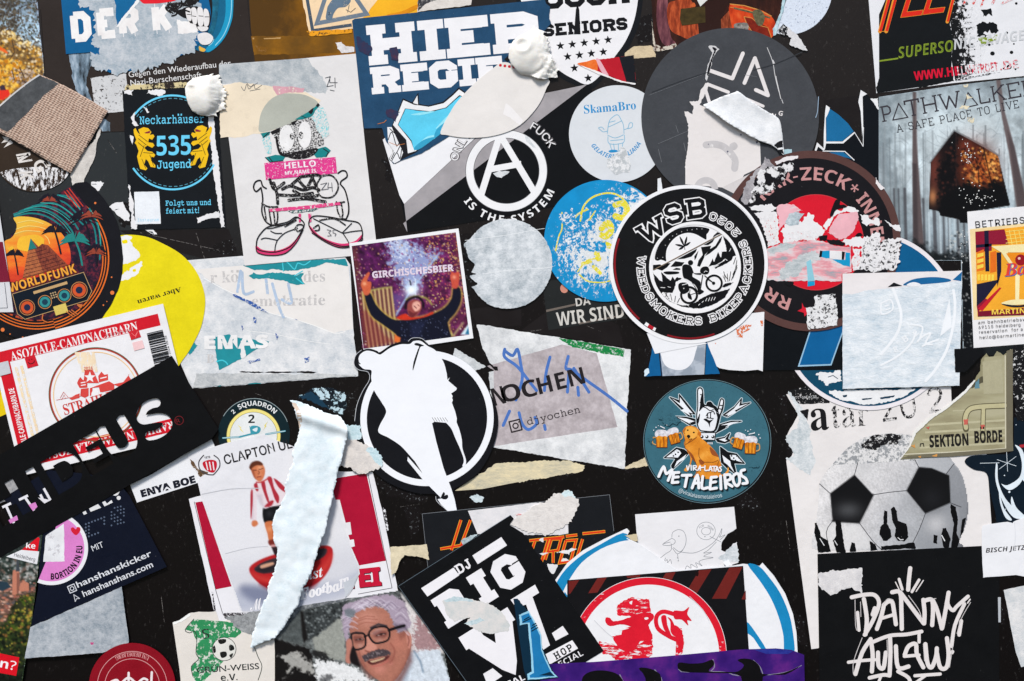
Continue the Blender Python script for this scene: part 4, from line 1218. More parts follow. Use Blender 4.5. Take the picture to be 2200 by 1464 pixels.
t = ST('round_sticker', 'pink round sticker with white rim, red heart and bold text IN EU', 'sticker', [q for q in [band(111,1178,0.01,79,-112,78)]], K(230,229,232, var=.05))
t.d('pink_field', K(216,128,196), band(111,1178,.01,71,-112,78))
t.d('blank_square', worn((226,226,228),(200,198,202),.25,20), rag(B2(360,330,500,236,506,530,340,532),.6,5))
t.d('heart', K(206,30,54), sm(B2(594,326,560,296,556,272,574,264,592,280,606,262,626,268,626,294)))
t.d('lettering', K(24,16,30), tarc('BORTION IN EU', 111,1178,67,-43,13, 'bold', True, 96, off=.01))
t = ST('torn_sticker', 'grey mottled peeled paper below the navy web address sticker', 'sticker', rag(B2(240,1040,560,900,950,725,1006,1150,1004,1162,800,1240,195,1284),.8,6), fiber((190,194,198),(112,126,138),12,.48,6.0))
t.d('pink_speck', K(190,80,130), rag(B2(704,1160,734,1158,730,1176,712,1178),1,2))
t = ST('round_sticker', 'dark red round sticker with upside-down university text and thin white rings', 'sticker', circ(285,1474,93), K(136,14,30))
t.d('rings', K(220,160,160), stroke(circ(285,1474,75),1.2, True), stroke(circ(285,1474,59),1.2, True))
t.d('lettering', K(214,150,150), tarc('UNI HEIDELBERG', 285,1474,73,90,8.5, 'serif', True, 62))
t.d('symbol', K(234,222,222),[stroke(B2(*q),5, smooth=4) for q in ((870,1464,910,1450,930,1470),(1005,1395,1005,1500),(960,1464,1005,1432,1050,1464),(1080,1470,1120,1440,1150,1450),(1185,1390,1180,1500))])

# ---------------------------------------------------------------- ENYA card and HIDEUS label with cut-out letters
t = ST('vinyl_sticker', 'white card with bold black lettering below the long black label', 'sticker', B1(1008,1022,1180,940,1640,660,1660,700,1760,980,1530,1010,1062,1162), K(232,232,234, var=.05))
t.d('lettering', K(26,28,40), txt('ENYA BOE', *B1(1100,1120)[0],14.5,15.5,121, 'bold', off=.03))
lf = F(-8,1184,29.6)
T6 = math.degrees(0)
hb = pl(-60,1012,370,765,470,922,455,944,-60,1232)
def letters_as_polys():
    h = 80; w = 20
    q = []
    U = F(103,1077,29.8)
    def S_(*p, **k): return stroke(U(*[a for a in p]), w, cap='butt', **k)
    V = -h
    q += S_(-100,0,-100, V) + S_(-51,0,-51, V) + S_(-100, V / 2,-51, V / 2)
    q += S_(0,0,0, V)
    q += S_(38,0,38, V) + S_(29, V + 10,64, V + 10) + S_(29,-10,64,-10)
    q += stroke(sm(U(62, V + 10,80, V + 14,91, V + 30,91,-30,80,-14,62,-10), False), w, cap='butt')
    q += S_(118,0,118, V) + S_(109, V + 10,164, V + 10) + S_(109,-40,154,-40) + S_(109,-10,164,-10)
    q += stroke(sm(U(177, V, 177,-32,184,-15,201,-9,218,-15,225,-32,225, V), False), w, cap='butt')
    q += stroke(sm(U(309, V + 13,296, V + 9,279, V + 10,265, V + 20,265, V + 30,279,-44,296,-37,307,-27,305,-14,288,-8,271,-9,258,-14), False), w, cap='butt')
    return q
cut = letters_as_polys()
small_ = [B1(*q) for q in ((20,1185,85,1160,92,1178,70,1190,105,1250,145,1290,85,1322,60,1275,70,1250,45,1200,25,1206),(150,1130,215,1098,225,1115,250,1140,295,1190,260,1224,225,1160,195,1130,155,1145),
    (310,1100,350,1080,345,1040,405,1140,350,1165,330,1120))]
t = ST('vinyl_sticker', 'long black tilted label with large letters cut out of it', 'sticker', hb, K(9,10,13, gloss=.35), neg=cut)
t.d('small_lettering', K(226,224,228),[stroke(B1(*q),5.4, cap='butt') for q in ((22,1196,90,1164),(50,1180,112,1318),(152,1138,222,1104),(200,1120,270,1220),(318,1096,345,1150),(345,1048,396,1140))], B1(300,1120,400,1140,350,1166))
t.d('pink_part', K(214,130,196), B1(70,1296,135,1258,146,1292,86,1322), B1(226,1176,280,1156,296,1192,260,1224))
t.d('ring_mark', K(120,30,36), stroke(circ(*B1(1397,520)[0],9.2,28),1.2, True), txt('R', *B1(1385,545)[0],9.5,29,7, 'inter'))
# ================================================================ top centre
t = ST('shield_sticker', 'white shield sticker with black rim, slab lettering and rows of black stars', 'sticker',
       sm(pl(1100,-80,1240,-80,1372,-80,1381,-20,1379,20,1370,60,1352,100,1330,130,1300,165,1268,193,1230,180,1200,164,1170,140,1130,60), True, 4), K(18,20,24))
t.d('white_field', K(236,234,235, var=.04, bump=.5), sm(pl(1110,-80,1240,-80,1362,-80,1371,-20,1368,20,1358,58,1342,92,1322,120,1296,155,1264,181,1232,169,1206,154,1180,130,1140,60), True, 4))
sb = lambda s, x, y, h, a, w, **k: slab(s, x, y, h, a, w, **k)
t.d('lettering', K(16,17,20), sb('OOCH', 1168,20,46,4.5,188, t=.26, gap=.06, serif=.38), sb('SENIORS', 1168,79,27,5,182, t=.28, gap=.06, serif=.42))
t.d('tower_outline', K(16,17,20), Z3(800,215,812,60,822,20,834,60,842,215))
t.e('star', K(16,17,20), *[star(x, y, 9.5,-5) for x, y in [Z3(715 + i * 75,287 - i * 9.5)[0] for i in range(5)] + [Z3(760 + i * 75,355 - i * 10)[0] for i in range(4)] + [Z3(803,427)[0], Z3(890,490)[0]]])
t = ST('paper_scrap', 'beige torn scrap between the star shield and the robes picture', 'scrap', rag(Z3(1120,330,1180,290,1290,286,1316,340,1314,358,1120,374),1.0,4), fiber((220,200,164),(176,158,130),16,.4))
t = ST('torn_sticker', 'red and orange torn triangle lying across the star shield', 'sticker', rag(Z3(820,402,960,372,1088,358,1176,346,1190,526,1100,510,960,455),1,4), K(184,24,40, bump=.6))
t.d('orange_part', blotch(((.3,(226,92,24)),(.7,(240,130,60))),14), sm(Z3(822,402,880,386,940,376,946,450,900,436)))
t.d('black_part', K(22,24,30), Z3(1085,358,1176,346,1190,524,1130,512))
t.d('pink_smear', K(226,170,180), sm(Z3(940,376,960,374,1000,440,1020,480,980,462)))
t.d('torn_edge', K(236,232,230),[rag(Z3(820,402,960,452,1100,508,1190,524,1186,532,1096,518,955,468),.8,3)])

t = ST('vinyl_sticker', 'white, grey and black striped sticker with a big circled A', 'sticker', pl(822,300,870,262,1205,193,1270,180,1300,420,1205,440,1060,470,875,499,858,420), K(10,11,14, gloss=.38))
t.d('white_stripe', K(236,235,236, var=.04), pl(822,300,870,262,1130,208,1060,260,868,438,858,420))
t.d('grey_stripe', blotch(((.3,(150,146,148)),(.7,(172,166,168))),40, gloss=.5), pl(1130,208,1205,193,1262,181,866,480,875,499,868,438,1060,262),[])
acx, acy = 1088,367
t.d('mark_shadow', K(96,96,98), band(acx, acy, 69.8,88.2,0,360,90))
t.d('circled_letter', K(238,237,237, var=.04), band(acx, acy, 71,87,0,360,90), stroke(pl(1033,420,1072,296,1078,296,1147,411),14, cap='butt'), stroke(pl(1052,364,1120,352),13, cap='butt'))
t.d('scrape', fiber((232,232,232),(176,186,190),10), rag(Z3(290,1090,330,1075,395,1080,370,1100,345,1120,310,1110),1.5,3), rag(Z3(490,850,520,870,560,930,545,930,500,890),1,3))
for s_, rr_, am_, sp_ in (('ONLY', 107,151,36),('FUCK', 104,44.5,34)):
    q = t.d('lettering', K(84,80,82), tarc(s_, acx, acy, rr_ - 1, am_, 18, 'inter', False, sp_, off=.035))
    t.d('letter_face', K(236,234,234), tarc(s_, acx, acy, rr_, am_, 16, 'inter', False, sp_ - .4, off=.004), sub=q)
t.d('lower_lettering', K(236,235,235), tarc('IS THE SYSTEM', acx, acy, 113,-84,16.5, 'bold', True, 121, sp=1.15))

navy = K(34,72,104, gloss=.3, bump=.5, var=.2)
t = ST('vinyl_sticker', 'dark blue HIER REGIE sticker with big white slab letters and a torn shield', 'sticker',
       rag(pl(756,44,762,40,960,20,1171,-2,1174,8,1182,14,1180,40,1184,50,1165,70,1100,170,1000,270,905,330,870,342,845,352,838,340,848,320,830,305,820,275,782,276),1.0,5,0, {3,4,5,6,7,8,9,10,11,12,13,14,15,16}), navy)
t.d('lettering', K(238,236,237, var=.04, bump=.5), slab('HIER', 791,141,86,5.2,372, t=.30, gap=.045, cw=1.05, serif=.48), slab('REGIE', 798,203,58,5.2,286, t=.31, gap=.05, cw=.95, serif=.46))
t.d('shield_line', K(26,26,30), rag(Z2(1060,790,1128,618,1200,650,1290,664,1380,640,1440,590,1480,550,1525,582,1400,800,1210,960,1110,1010,1080,1030,1040,1000,1064,960),.3,8), Z2(1182,650,1226,582,1232,664))
t.d('shield_rim', K(236,236,236), rag(Z2(1066,786,1132,630,1200,660,1290,672,1384,650,1444,600,1482,562,1516,586,1400,790,1210,950,1160,965,1150,880),.3,8), Z2(1192,648,1220,600,1224,658))
t.d('shield_inner_line', K(26,26,30), Z2(1096,785,1142,682,1220,692,1300,700,1400,676,1460,620,1484,598,1500,604,1400,790,1200,948,1180,890))
t.d('shield_field', K(92,202,232, gloss=.3, bump=1.0), rag(Z2(1100,785,1145,686,1220,697,1300,705,1402,681,1462,626,1490,604,1498,610,1400,788,1330,872,1198,946,1184,886),.6,5))
t.d('field_crease_light', K(150,226,242, gloss=.3),[sm(Z2(*q)) for q in ((1350,790,1420,720,1410,760,1340,810),(1280,860,1340,850,1330,868,1240,900),(1180,720,1280,702,1330,702,1240,724))])  # paler blue painted in for light caught on the creases
t.d('field_fold_shade', K(54,160,196, gloss=.3),[sm(Z2(*q)) for q in ((1340,815,1400,760,1440,690,1410,790,1330,870),(1200,930,1260,880,1330,866,1230,940))])  # darker blue painted in for shade in the folds
t.d('torn_drawing', K(234,234,235), Z2(1030,800,1058,800,1130,960,1110,1010,1076,1028,1044,1000,1070,950,1036,900))
t.d('drawing_lines', K(24,24,28),[stroke(Z2(*q),1.8, smooth=3) for q in ((1036,880,1060,830,1090,920,1120,870,1140,940),(1060,1010,1090,960,1110,1000,1120,940),(1046,810,1100,860),(1056,1000,1074,960),(1120,900,1090,960))])
t.d('orange_scratch', K(200,120,60), stroke(Z2(1040,895,1090,915,1140,905),1.0), stroke(Z2(970,780,1010,770,1024,756),1.2))
t.e('dark_blotch', blotch(((.35,(22,56,90)),(.6,(60,48,74)),(.7,(98,54,70))),30), rag(pl(766,78,790,92,800,105,792,120,770,108),3,4), rag(pl(836,104,852,100,856,130,840,128),2,4), rag(pl(830,235,860,240,850,262,832,250),3,4))
t = ST('peeled_paper', 'large blank cream ellipse of peeled paper over the blue sticker and striped sticker', 'scrap',
       rag(sm(Z3(-40,830,30,690,100,600,190,510,290,430,340,395,400,400,500,470,640,500,625,560,590,640,540,710,470,780,380,830,250,862,110,866,0,850)),.6,5), paper(230,225,220,.05,.05,4))
t.d('torn_flap', K(238,234,232, var=.03), rag(Z3(370,650,410,680,480,760,460,790,400,740,352,720),1,4))
t.d('red_dots', K(196,24,40),[circ(*Z3(337 + i * 28,411 + i * 4)[0],3.1,14) for i in range(4)])
t.d('black_remnant', K(24,22,24), rag(Z3(360,372,385,350,395,372,380,388),1,3))

# ---------------------------------------------------------------- robes picture and pale disc
t = ST('round_sticker', 'pale blue-white speckled disc at the top edge beside the robes picture', 'sticker', circ(1693,-22,96), worn((96,108,140),(216,224,236),.74,5, seed=2.0))
t = ST('vinyl_sticker', 'dark painted picture of draped orange and mauve robes with a small brown bag', 'sticker', rag(pl(1397,-40,1692,-40,1690,0,1664,78,1530,92,1408,108),.7,6), blotch(((.3,(26,14,12)),(.55,(54,26,18)),(.75,(82,46,32))),26,5,.6,(1.6,.5,5)))
robe = lambda c, *q: t.d('robe', blotch(c, 16,5,.6,(2.2,.5,8)), sm(Z4(*q)))
robe(((.3,(66,34,44)),(.5,(104,58,66)),(.7,(138,84,88))),160,-20,215,-20,225,120,240,230,270,270,240,300,180,260,150,130)
robe(((.3,(96,34,18)),(.5,(156,62,30)),(.68,(204,96,52))),270,0,330,-40,400,60,410,150,415,215,370,250,300,225,240,190,215,100,225,20)
t.d('dark_bodice', K(44,22,16), Z4(400,60,430,30,540,-10,610,-10,560,120,560,240,420,250))
t.d('skirt', blotch(((.3,(80,30,14)),(.5,(140,62,34)),(.7,(176,96,60))),12,5,.6,(2.4,.5,0)), Z4(555,120,610,60,640,160,640,260,560,250))
t.d('orange_coat', blotch(((.3,(150,34,10)),(.5,(206,66,24)),(.7,(228,104,50))),22,4,.5,(1,.6,20)), sm(Z4(610,30,700,40,800,60,870,100,900,160,870,240,780,245,650,250,620,150)))
t.d('coat_panel', blotch(((.35,(92,22,10)),(.7,(146,42,22))),18), Z4(700,104,760,120,850,170,870,236,800,240,770,215,740,190,716,150))
t.d('gold_trim', K(206,142,70), stroke(Z4(700,104,718,150,745,190,770,212,800,238),1.4), stroke(Z4(700,104,750,112,800,160,850,172,872,236),1.2), stroke(Z4(612,24,700,34,790,60,872,100),2.0), stroke(Z4(612,44,700,56,780,80),1.2))
t.d('grey_cuff', blotch(((.35,(70,64,60)),(.6,(150,144,138)),(.7,(190,186,180))),7), sm(Z4(640,150,720,145,725,200,700,240,650,250,645,200)))
t.d('clasp', blotch(((.3,(60,56,40)),(.7,(120,116,84))),6), sm(Z4(755,70,800,60,830,100,820,150,790,160,765,120)), stroke(Z4(640,50,760,80,860,110),3.5))
t.d('bag', blotch(((.3,(48,38,16)),(.7,(76,62,30))),16), Z4(302,54,455,38,458,140,310,160,296,120))
t.d('bag_hand', K(196,92,44), sm(Z4(365,30,385,15,395,38,372,44)))
t.d('white_collar', K(216,216,210), Z4(395,-20,490,-20,425,40))
t.d('pale_foot', worn((206,196,180),(80,50,40),.4,8), rag(Z4(118,130,140,280,180,300,270,270,280,300,160,322,132,318),1.2,4))
t.d('blue_glow', blotch(((.3,(120,170,184)),(.7,(214,230,234))),12), rag(Z4(945,-40,965,-40,950,60,900,220,885,225,880,180,930,80),1.2,4))

# ---------------------------------------------------------------- disc with the ice cream cone
t = ST('round_sticker', 'light grey round sticker with blue lettering and an ice cream cone drawing', 'sticker', circ(1327,287.5,104.5,96), K(216,219,222, var=.04))
bl = K(40,140,196)
t.d('lettering', bl, txt('SkamaBro', *Z3(865,715)[0],18,5,112, 'serif'), tarc('GELATERIA ITALIANA', *Z3(1062,815)[0],63,-88,9.5, 'boldit', True, 118))
gl = K(120,178,206)
t.d('cone_drawing', gl, [stroke(Z3(*q),1.4, smooth=4) for q in ((1010,840,1020,770,1040,740,1075,722,1100,760,1112,790,1115,840),(1015,800,1060,780,1100,760),(1020,770,1060,760),(1012,850,1060,868,1112,848),(1014,860,1024,905,1110,898,1118,850),(1026,905,1045,950,1095,945,1108,900),(1030,885,1110,878),
    (1050,905,1055,945),(1080,905,1080,945),(1010,825,985,830,970,820),(970,820,955,805,975,800,990,815),(1118,815,1140,805,1150,775,1168,775,1165,800,1140,810))])
t.d('sole', bl, sm(Z3(1018,950,1040,942,1072,945,1070,956,1030,960)))
t.d('worn_spot', worn((190,194,196),(232,232,232),.5,8, seed=3.0), rag(Z3(1005,1050,1010,1000,1090,960,1100,920,1130,950,1160,1030,1150,1085,1060,1100),2,4))

# ---------------------------------------------------------------- disc of blue and yellow, strip WIR SIND, blank grey disc
t = ST('vinyl_sticker', 'dark sticker strip reading DA WIR SIND beneath the blue and yellow disc', 'sticker', A3(775,480,900,470,1420,560,1420,700,1310,716,815,790), K(34,36,36))
t.d('light_beam', K(110,100,92), A3(800,662,985,622,985,634,802,676), A3(1000,744,1290,690,1290,698,1010,754))
t.d('lettering', K(206,202,194), txt('DA', *A3(990,640)[0],17,8,32, 'bold'), txt('WIR SIND', *A3(872,764)[0],29,7.5,146, 'bold'))
t.d('finger', K(206,140,120), sm(A3(890,520,905,500,930,520,935,545,915,556,895,545)))
bw = (20,140,196)
t = ST('round_sticker', 'blue round sticker with yellow drawing, flaked white all over', 'sticker', circ(1300,517.5,131,110), worn(bw, (226,228,228),.58,8, rad=(1285,540,160,40), seed=1.0, stretch=(1,.7,8), rough=.8))
t.d('top_field', worn(bw, (228,230,230),.42,9, lin_=(1240,395,1300,460), seed=3.0),[p for p in [band(1300,517.5,60,128,40,150,50)]])
ye = worn((228,214,50),(226,226,214),.38,5, seed=4.0)
t.d('yellow_drawing', ye, [stroke(q, w, smooth=4) for w, q in ((4, Z3(840,1390,860,1300,920,1240,1010,1215,1080,1230,1130,1275)),(13, Z3(1060,1290,1110,1280,1135,1320,1110,1370,1060,1360)),(10, Z3(990,1410,1020,1400,1040,1440,1010,1470)),
    (3, A3(900,50,900,150,880,200,860,290)),(4, A3(920,100,960,110,1000,60,1060,30)),(3, A3(930,230,1000,250,1080,270,1170,250)),(13, A3(1150,150,1180,120,1210,160,1180,200,1150,190)),
    (12, A3(1130,340,1120,300,1160,250,1200,260)),(3, A3(1000,420,1060,350,1140,340)),(7, A3(1030,370,1080,360)),(3, A3(1010,440,1060,480,1140,490,1200,480)),(8, A3(1100,390,1140,430)),(3, A3(1050,130,1110,40)))])
t.d('loose_flakes', worn((228,230,230), bw, .5,7, seed=8.0), rag(A3(880,60,960,20,1000,60,960,140,900,120),6,3), rag(A3(900,210,1000,200,1080,260,960,290),6,3))
t.d('blue_streaks', worn(bw, (226,228,228),.42,8, seed=9.0), rag(A3(895,100,1000,120,1120,90,1100,160,960,170,940,160),4,3), rag(A3(990,240,1180,230,1180,300,1050,290),4,3), rag(A3(870,300,900,320,930,420,920,470,880,430),3,3))
t = ST('peeled_paper', 'round grey patch of peeled paper between the band photo and the blue disc', 'scrap',
       rag(ell(1090,567,96.5,96.5,0,60,146,-117) + pl(1033,641,1022,628,1013,617,1026,611,1014,600,1009,594,1020,570,1006,553,999,539,997,524),1.6,3,2), fiber((226,229,231),(128,143,152),24,.46,7.0))
t.d('crease', K(236,238,238, var=.03), stroke(A3(290,225,560,190,720,160,790,150),.9, smooth=3), stroke(A3(400,436,600,410,780,400,845,390),.9, smooth=3))
t.e('dark_residue', K(20,20,22), rag(A3(300,440,330,425,362,436,330,446),1,3), rag(A3(290,240,300,300,310,350,290,330),2,3), stroke(A3(700,60,712,85),1.4), stroke(A3(700,138,718,125),1.2))

# ---------------------------------------------------------------- square photo of the singer
sq = pl(750,523,985,491,1017,727,782,762)
t = ST('photo_sticker', 'square white framed photo of a singer with raised arms in purple glitter', 'sticker', sq, K(238,237,238, var=.03))
inn = pl(758,527,978,500,1007,722,790,751)
SG = F(740,480,0,.33487)
P = Paint(754,496,1012,756,(84,26,72),1.8,4)
P.ramp(760,520,1000,720,[(0,(72,22,70)),(.5,(88,28,76)),(1,(92,34,66))]).mottle(16,.5).a((104,52,46),8, SG(40,130,75,130,170,800,120,800),.8).a((110,50,56),6, SG(690,60,730,55,760,300,720,300),.6)
P.a((150,162,204),11, SG(268,110,370,100,470,150,600,200,590,230,440,430,420,440,330,350,300,260),.95,22,10).a((196,208,232),9, SG(275,110,360,104,420,150,400,240,330,200),.85,18,7).a((96,70,130),8, SG(290,440,400,460,330,580,310,560),.8)
pa = SG(45,60,740,40,790,720,120,800)
P.dabs(pa, 900,[(186,120,90),(214,170,110),(170,80,130),(226,206,190),(60,14,60),(110,40,110)],.9,2.2,.8).dabs(SG(520,60,740,60,770,480,560,520),500,[(206,140,70),(190,70,90),(226,196,120),(120,30,80)],.9,2.0,.85).dabs(SG(270,100,400,90,520,220,420,420,320,320),260,[(240,244,250),(120,140,200)],.8,2.0,.8)
P.l((168,206,240),3,3.2, SG(610,190,420,440,330,590),.9).l((190,214,240),2,1.4, SG(360,120,560,215),.7)
P.glow((206,232,250), *SG(430,425)[0],20,1.0).glow((250,252,255), *SG(430,430)[0],11,1.0).l((230,242,252),2,2, SG(455,360,455,480)).l((20,26,40),1.2,2.4, SG(420,368,426,396))
P.a((150,96,70),3, SG(110,440,300,410,330,600,345,760,150,800),.9)
for i in range(15):
    f_ = i / 14.0
    P.l(((206,184,128),(92,56,58))[i % 2],1.4,3.2, SG(115 + 185 * f_, 440 - 25 * f_, 130 + 190 * f_, 600,160 + 190 * f_, 800),.85)
P.a((130,40,44),5, SG(105,560,150,560,260,720,330,760,150,800),.45)
arms = sm(SG(128,458,165,448,200,520,260,585,330,622,420,612,500,602,570,580,645,540,688,480,700,412,742,420,746,500,712,575,662,640,668,760,380,775,330,712,240,645,168,585), True, 3)
P.l((190,160,70),4,7, arms + arms[:1],.8).l((170,176,70),3,4, sm(SG(400,490,450,470,520,480,560,520), False),.8).l((180,176,90),3,4, SG(170,430,250,415,300,410),.8).l((196,190,120),3,4, SG(640,690,700,720,760,640),.7)
P.a((17,19,36),1.6, arms).dabs(SG(330,630,660,600,660,750,380,760),90,[(70,80,120),(110,120,150)],.7,1.6,.7).a((34,40,70),6, SG(420,640,520,630,480,740,430,750),.6)
P.a((204,52,30),2, sm(SG(334,608,390,580,425,602,500,598,560,570,566,582,500,606,400,622)))
P.a((150,70,66),2, sm(SG(402,545,414,505,450,490,484,502,494,545,468,588,434,602,412,585))).a((232,172,154),2.5, sm(SG(440,512,468,500,488,520,482,552,455,566,436,540))).a((96,34,40),2, sm(SG(412,560,440,575,470,570,440,604,420,596)),.8).l((90,30,36),1,1.4, SG(446,530,462,545)).l((120,50,50),1,1.2, SG(470,522,480,532)).l((26,12,22),2.5,5, sm(SG(392,545,398,505,430,480,470,474,500,500,506,530), False))
P.a((206,96,62),1.6, sm(SG(104,392,118,356,152,314,162,326,146,370,172,380,162,448,130,462,112,420))).glow((250,186,140), *SG(128,388)[0],5,.8).a((200,80,62),1.6, sm(SG(678,340,688,310,706,318,732,312,738,352,726,412,694,416,684,376))).glow((246,170,140), *SG(704,346)[0],5,.8)
P.a((226,110,50),2, SG(322,715,360,735,356,765,320,762)).a((206,226,234),2, SG(745,716,800,640,806,716)).a((30,110,150),1.5, SG(775,712,798,660,800,712))
P.done(t, 'picture', [SG(38,138,720,48,810,724,116,814)], grain=.22)
t.d('frame', K(238,237,238, var=.03), sq, neg=[SG(46,146,714,58,802,716,122,806)])
t.d('lettering', K(222,206,220), txt('GIRCHISCHESBIER', 800,598,14,5.2,176, 'bold', off=.015))
MT, WS, ZK = F(1380,810,0,.19126), F(1380,470,0,.15027), F(1600,320,0,.27314)
PW, LG, RS = F(1860,160,0,.27331), F(740,720,0,.28007), F(2060,430,0,.5668)
# ================================================================ upper right
# black spiky sticker and the big blue disc under it
t = ST('vinyl_sticker', 'jagged black sticker with blue shapes rising from behind the brown-rimmed disc', 'sticker', rag(Z5(150,945,162,895,214,940,208,840,216,700,222,660,260,690,330,745,400,830,455,922,450,800,425,640,440,565,470,580,520,640,560,700,560,1500,150,1500),.5,6), K(10,14,20))
t.d('white_edges', K(232,232,232), Z5(216,700,222,660,245,676,244,700,220,742,222,890,325,890,398,830,402,838,330,902,222,902,214,940,206,940,208,830), Z5(150,945,165,895,214,940,204,946,172,922,160,950), stroke(Z5(400,830,455,920,458,800),1.4, cap='butt'), Z5(425,640,440,565,480,590,452,606,456,800,450,860,440,700), rag(Z5(500,620,548,616,552,690),1.5,3), stroke(Z5(200,950,340,952,400,1008),2.0, cap='butt'))
t.d('blue_shape', K(24,104,152), Z5(246,684,300,720,360,776,396,826,324,888,224,890,222,744), Z5(240,958,330,956,385,1000,300,980))
t = ST('poster', 'grey misty forest poster with thin dark title and a burning house shape', 'poster', pl(1889,208,2060,182,2260,160,2260,720,2230,760,2070,760,2066,560,1935,560,1889,420), blotch(((.25,(86,98,106)),(.45,(150,164,172)),(.6,(184,196,202)),(.8,(206,214,218))),40,5,.6,(1.4,.5,0)))
P = Paint(1886,156,2216,772,(176,188,192),1.8,11)
P.ramp(0,170,0,600,[(0,(140,152,158)),(.2,(184,196,200)),(.5,(196,208,212)),(.75,(160,176,184)),(.92,(84,92,98)),(1,(26,30,32))])
P.mottle(50,.18,1).mottle(14,.12,2)
P.a((112,124,130),26, PW(60,150,200,200,220,700,300,1200,250,1500,60,1500),.75,20,30).a((204,214,216),30, PW(500,300,1050,300,1050,560,700,480,480,640),.5)
for i in range(70):
    x = P.r.uniform(110,1250); y0 = P.r.uniform(380,760); g = P.r.uniform(96,158); w = P.r.uniform(1.0,4.2)
    P.l((g, g + 8, g + 12),1.6, w, PW(x, y0, x + P.r.uniform(-8,26),1480), P.r.uniform(.35,.75))
for i in range(90):
    x = P.r.uniform(110,1250); y = P.r.uniform(180,900); s_ = P.r.uniform(-60,60)
    P.l((112,122,128),1.2,1.2, sm(PW(x, y, x + s_, y - P.r.uniform(10,40), x + 2.2 * s_, y - P.r.uniform(10,90)), False, 3),.38)
for x, w in ((455,5),(540,8),(610,5),(650,3),(720,5),(770,4),(310,6),(225,4),(260,3)):
    P.l((62,60,64),2, w, PW(x, 980 if x > 430 else 900, x + 16,1480),.7)
for x in (500,585,660,700): P.l((196,210,216),2,4, PW(x, 1090, x + 10,1400),.8)
P.a((92,80,80),2, PW(374,100,400,100,404,500,430,900,470,1480,378,1480,370,700)).a((60,52,54),3, PW(372,700,404,700,420,1480,378,1480),.7).l((124,112,112),1.6,2.4, PW(398,160,408,620),.6)
P.a((104,92,92),2, PW(1015,-40,1052,-40,1100,300,1172,560,1260,960,1260,1100,1190,1040,1130,620,1075,340)).a((66,56,58),3, PW(1120,440,1172,560,1260,960,1260,1100,1200,1040),.6)
P.a((176,192,200),4, PW(1045,640,1075,640,1160,1040,1130,1040),.6)
P.a((20,24,26),12, PW(240,1330,420,1330,560,1400,760,1420,820,1330,830,2260,200,2260),.95,14,14)
P.dabs(PW(700,1230,860,1230,860,1560,560,1480),120,[(200,200,194),(150,154,154),(14,16,18)],1.4,3,.7)
P.a((15,17,20),3, pl(2066,570,2112,540,2116,780,2060,780)).dabs(pl(2070,590,2112,560,2114,760,2070,770),90,[(190,190,186),(130,132,132)],1.2,2.6,.7)
hs = PW(700,445,930,570,1045,640,1075,760,1140,1030,960,1060,820,1080,805,1170,745,1165,740,1140,590,1110,580,1075,500,1060,515,690)
P.l((128,136,140),1.2,4, PW(512,690,700,440,940,566,1048,636)).a((20,15,16),.8, hs)
P.glow((120,46,30), *PW(860,720)[0],50,.8,60)
hi = np.array(P.c); ix, cv = P.cover(hs, .8); mk = np.zeros(len(P.x)); mk[ix] = cv
P.glow((206,98,38), *PW(920,760)[0],34,.85,34).glow((238,140,56), *PW(1000,690)[0],20,.9,30).glow((250,196,110), *PW(1000,720)[0],9,.8,16).glow((226,130,60), *PW(850,790)[0],18,.7,16).glow((250,200,120), *PW(840,800)[0],6,.7).glow((120,58,46), *PW(545,760)[0],16,.8,60).glow((206,136,86), *PW(530,960)[0],11,.8,20).glow((150,60,36), *PW(790,560)[0],20,.6)
P.dabs(PW(760,560,930,575,1045,650,1085,850,900,880,760,850),420,[(60,22,16),(120,48,24),(226,130,50),(250,180,90),(30,14,14),(30,14,14)],1.2,3.6,.7)
P.a((12,11,13),5, PW(720,880,800,850,870,890,960,890,1000,835,1080,865,1145,1040,940,1075,820,1090,800,1180,740,1180,735,1140,590,1110,570,1000,640,920),1,10,8).a((14,12,14),6, PW(570,740,640,620,690,470,720,470,716,900,610,950,570,850),.95,9,9)
P.dabs(PW(560,700,700,520,720,900,560,980),120,[(40,26,24),(10,10,12),(90,44,34)],1.4,3.4,.7).l((16,10,10),1.2,1.8, PW(930,575,962,720,1000,880)).l((20,12,12),1.2,1.6, sm(PW(850,620,888,740,895,880), False)).l((20,12,12),1,1.2, PW(888,730,935,620)).l((60,40,40),1,1, PW(716,460,718,870))
P.c = hi * (1 - mk[:, None]) + P.c * mk[:, None]
P.done(t, 'forest_picture', [pl(1890,209,2060,183,2216,164,2216,771,2071,759,2067,559,1936,559,1890,420)], grain=.14)
fl = random.Random(5)
t.d('white_flecks', K(226,226,222),[rag(ell(*PW(x, y)[0], fl.uniform(.6,1.9), fl.uniform(.5,1.5), fl.uniform(0,90),7),.7,1, i) for i, (x, y) in enumerate([(808 + fl.gauss(0,9),540 + fl.uniform(0,160)) for _ in range(22)] + [(860 + fl.gauss(0,70),960 + fl.gauss(0,45)) for _ in range(42)] + [(720 + fl.uniform(-60,200),480 + fl.uniform(0,200)) for _ in range(14)] + [(770 + fl.gauss(0,12),1340 + fl.gauss(0,60)) for _ in range(12)])])
t.d('title', K(58,54,60), slab('P', *PW(138,374)[0],34,11,22, t=.10, serif=.28), stroke(PW(218,354,262,228,334,336,218,358),2.6, True, 'miter'), slab('THW', *PW(322,336)[0],36,10.5,122, t=.10, serif=.26, gap=.06, cw=1.0), stroke(PW(775,258,808,142,884,238,775,262),2.6, True, 'miter'), slab('LKER', *PW(890,236)[0],34,10,130, t=.10, serif=.26, gap=.08))
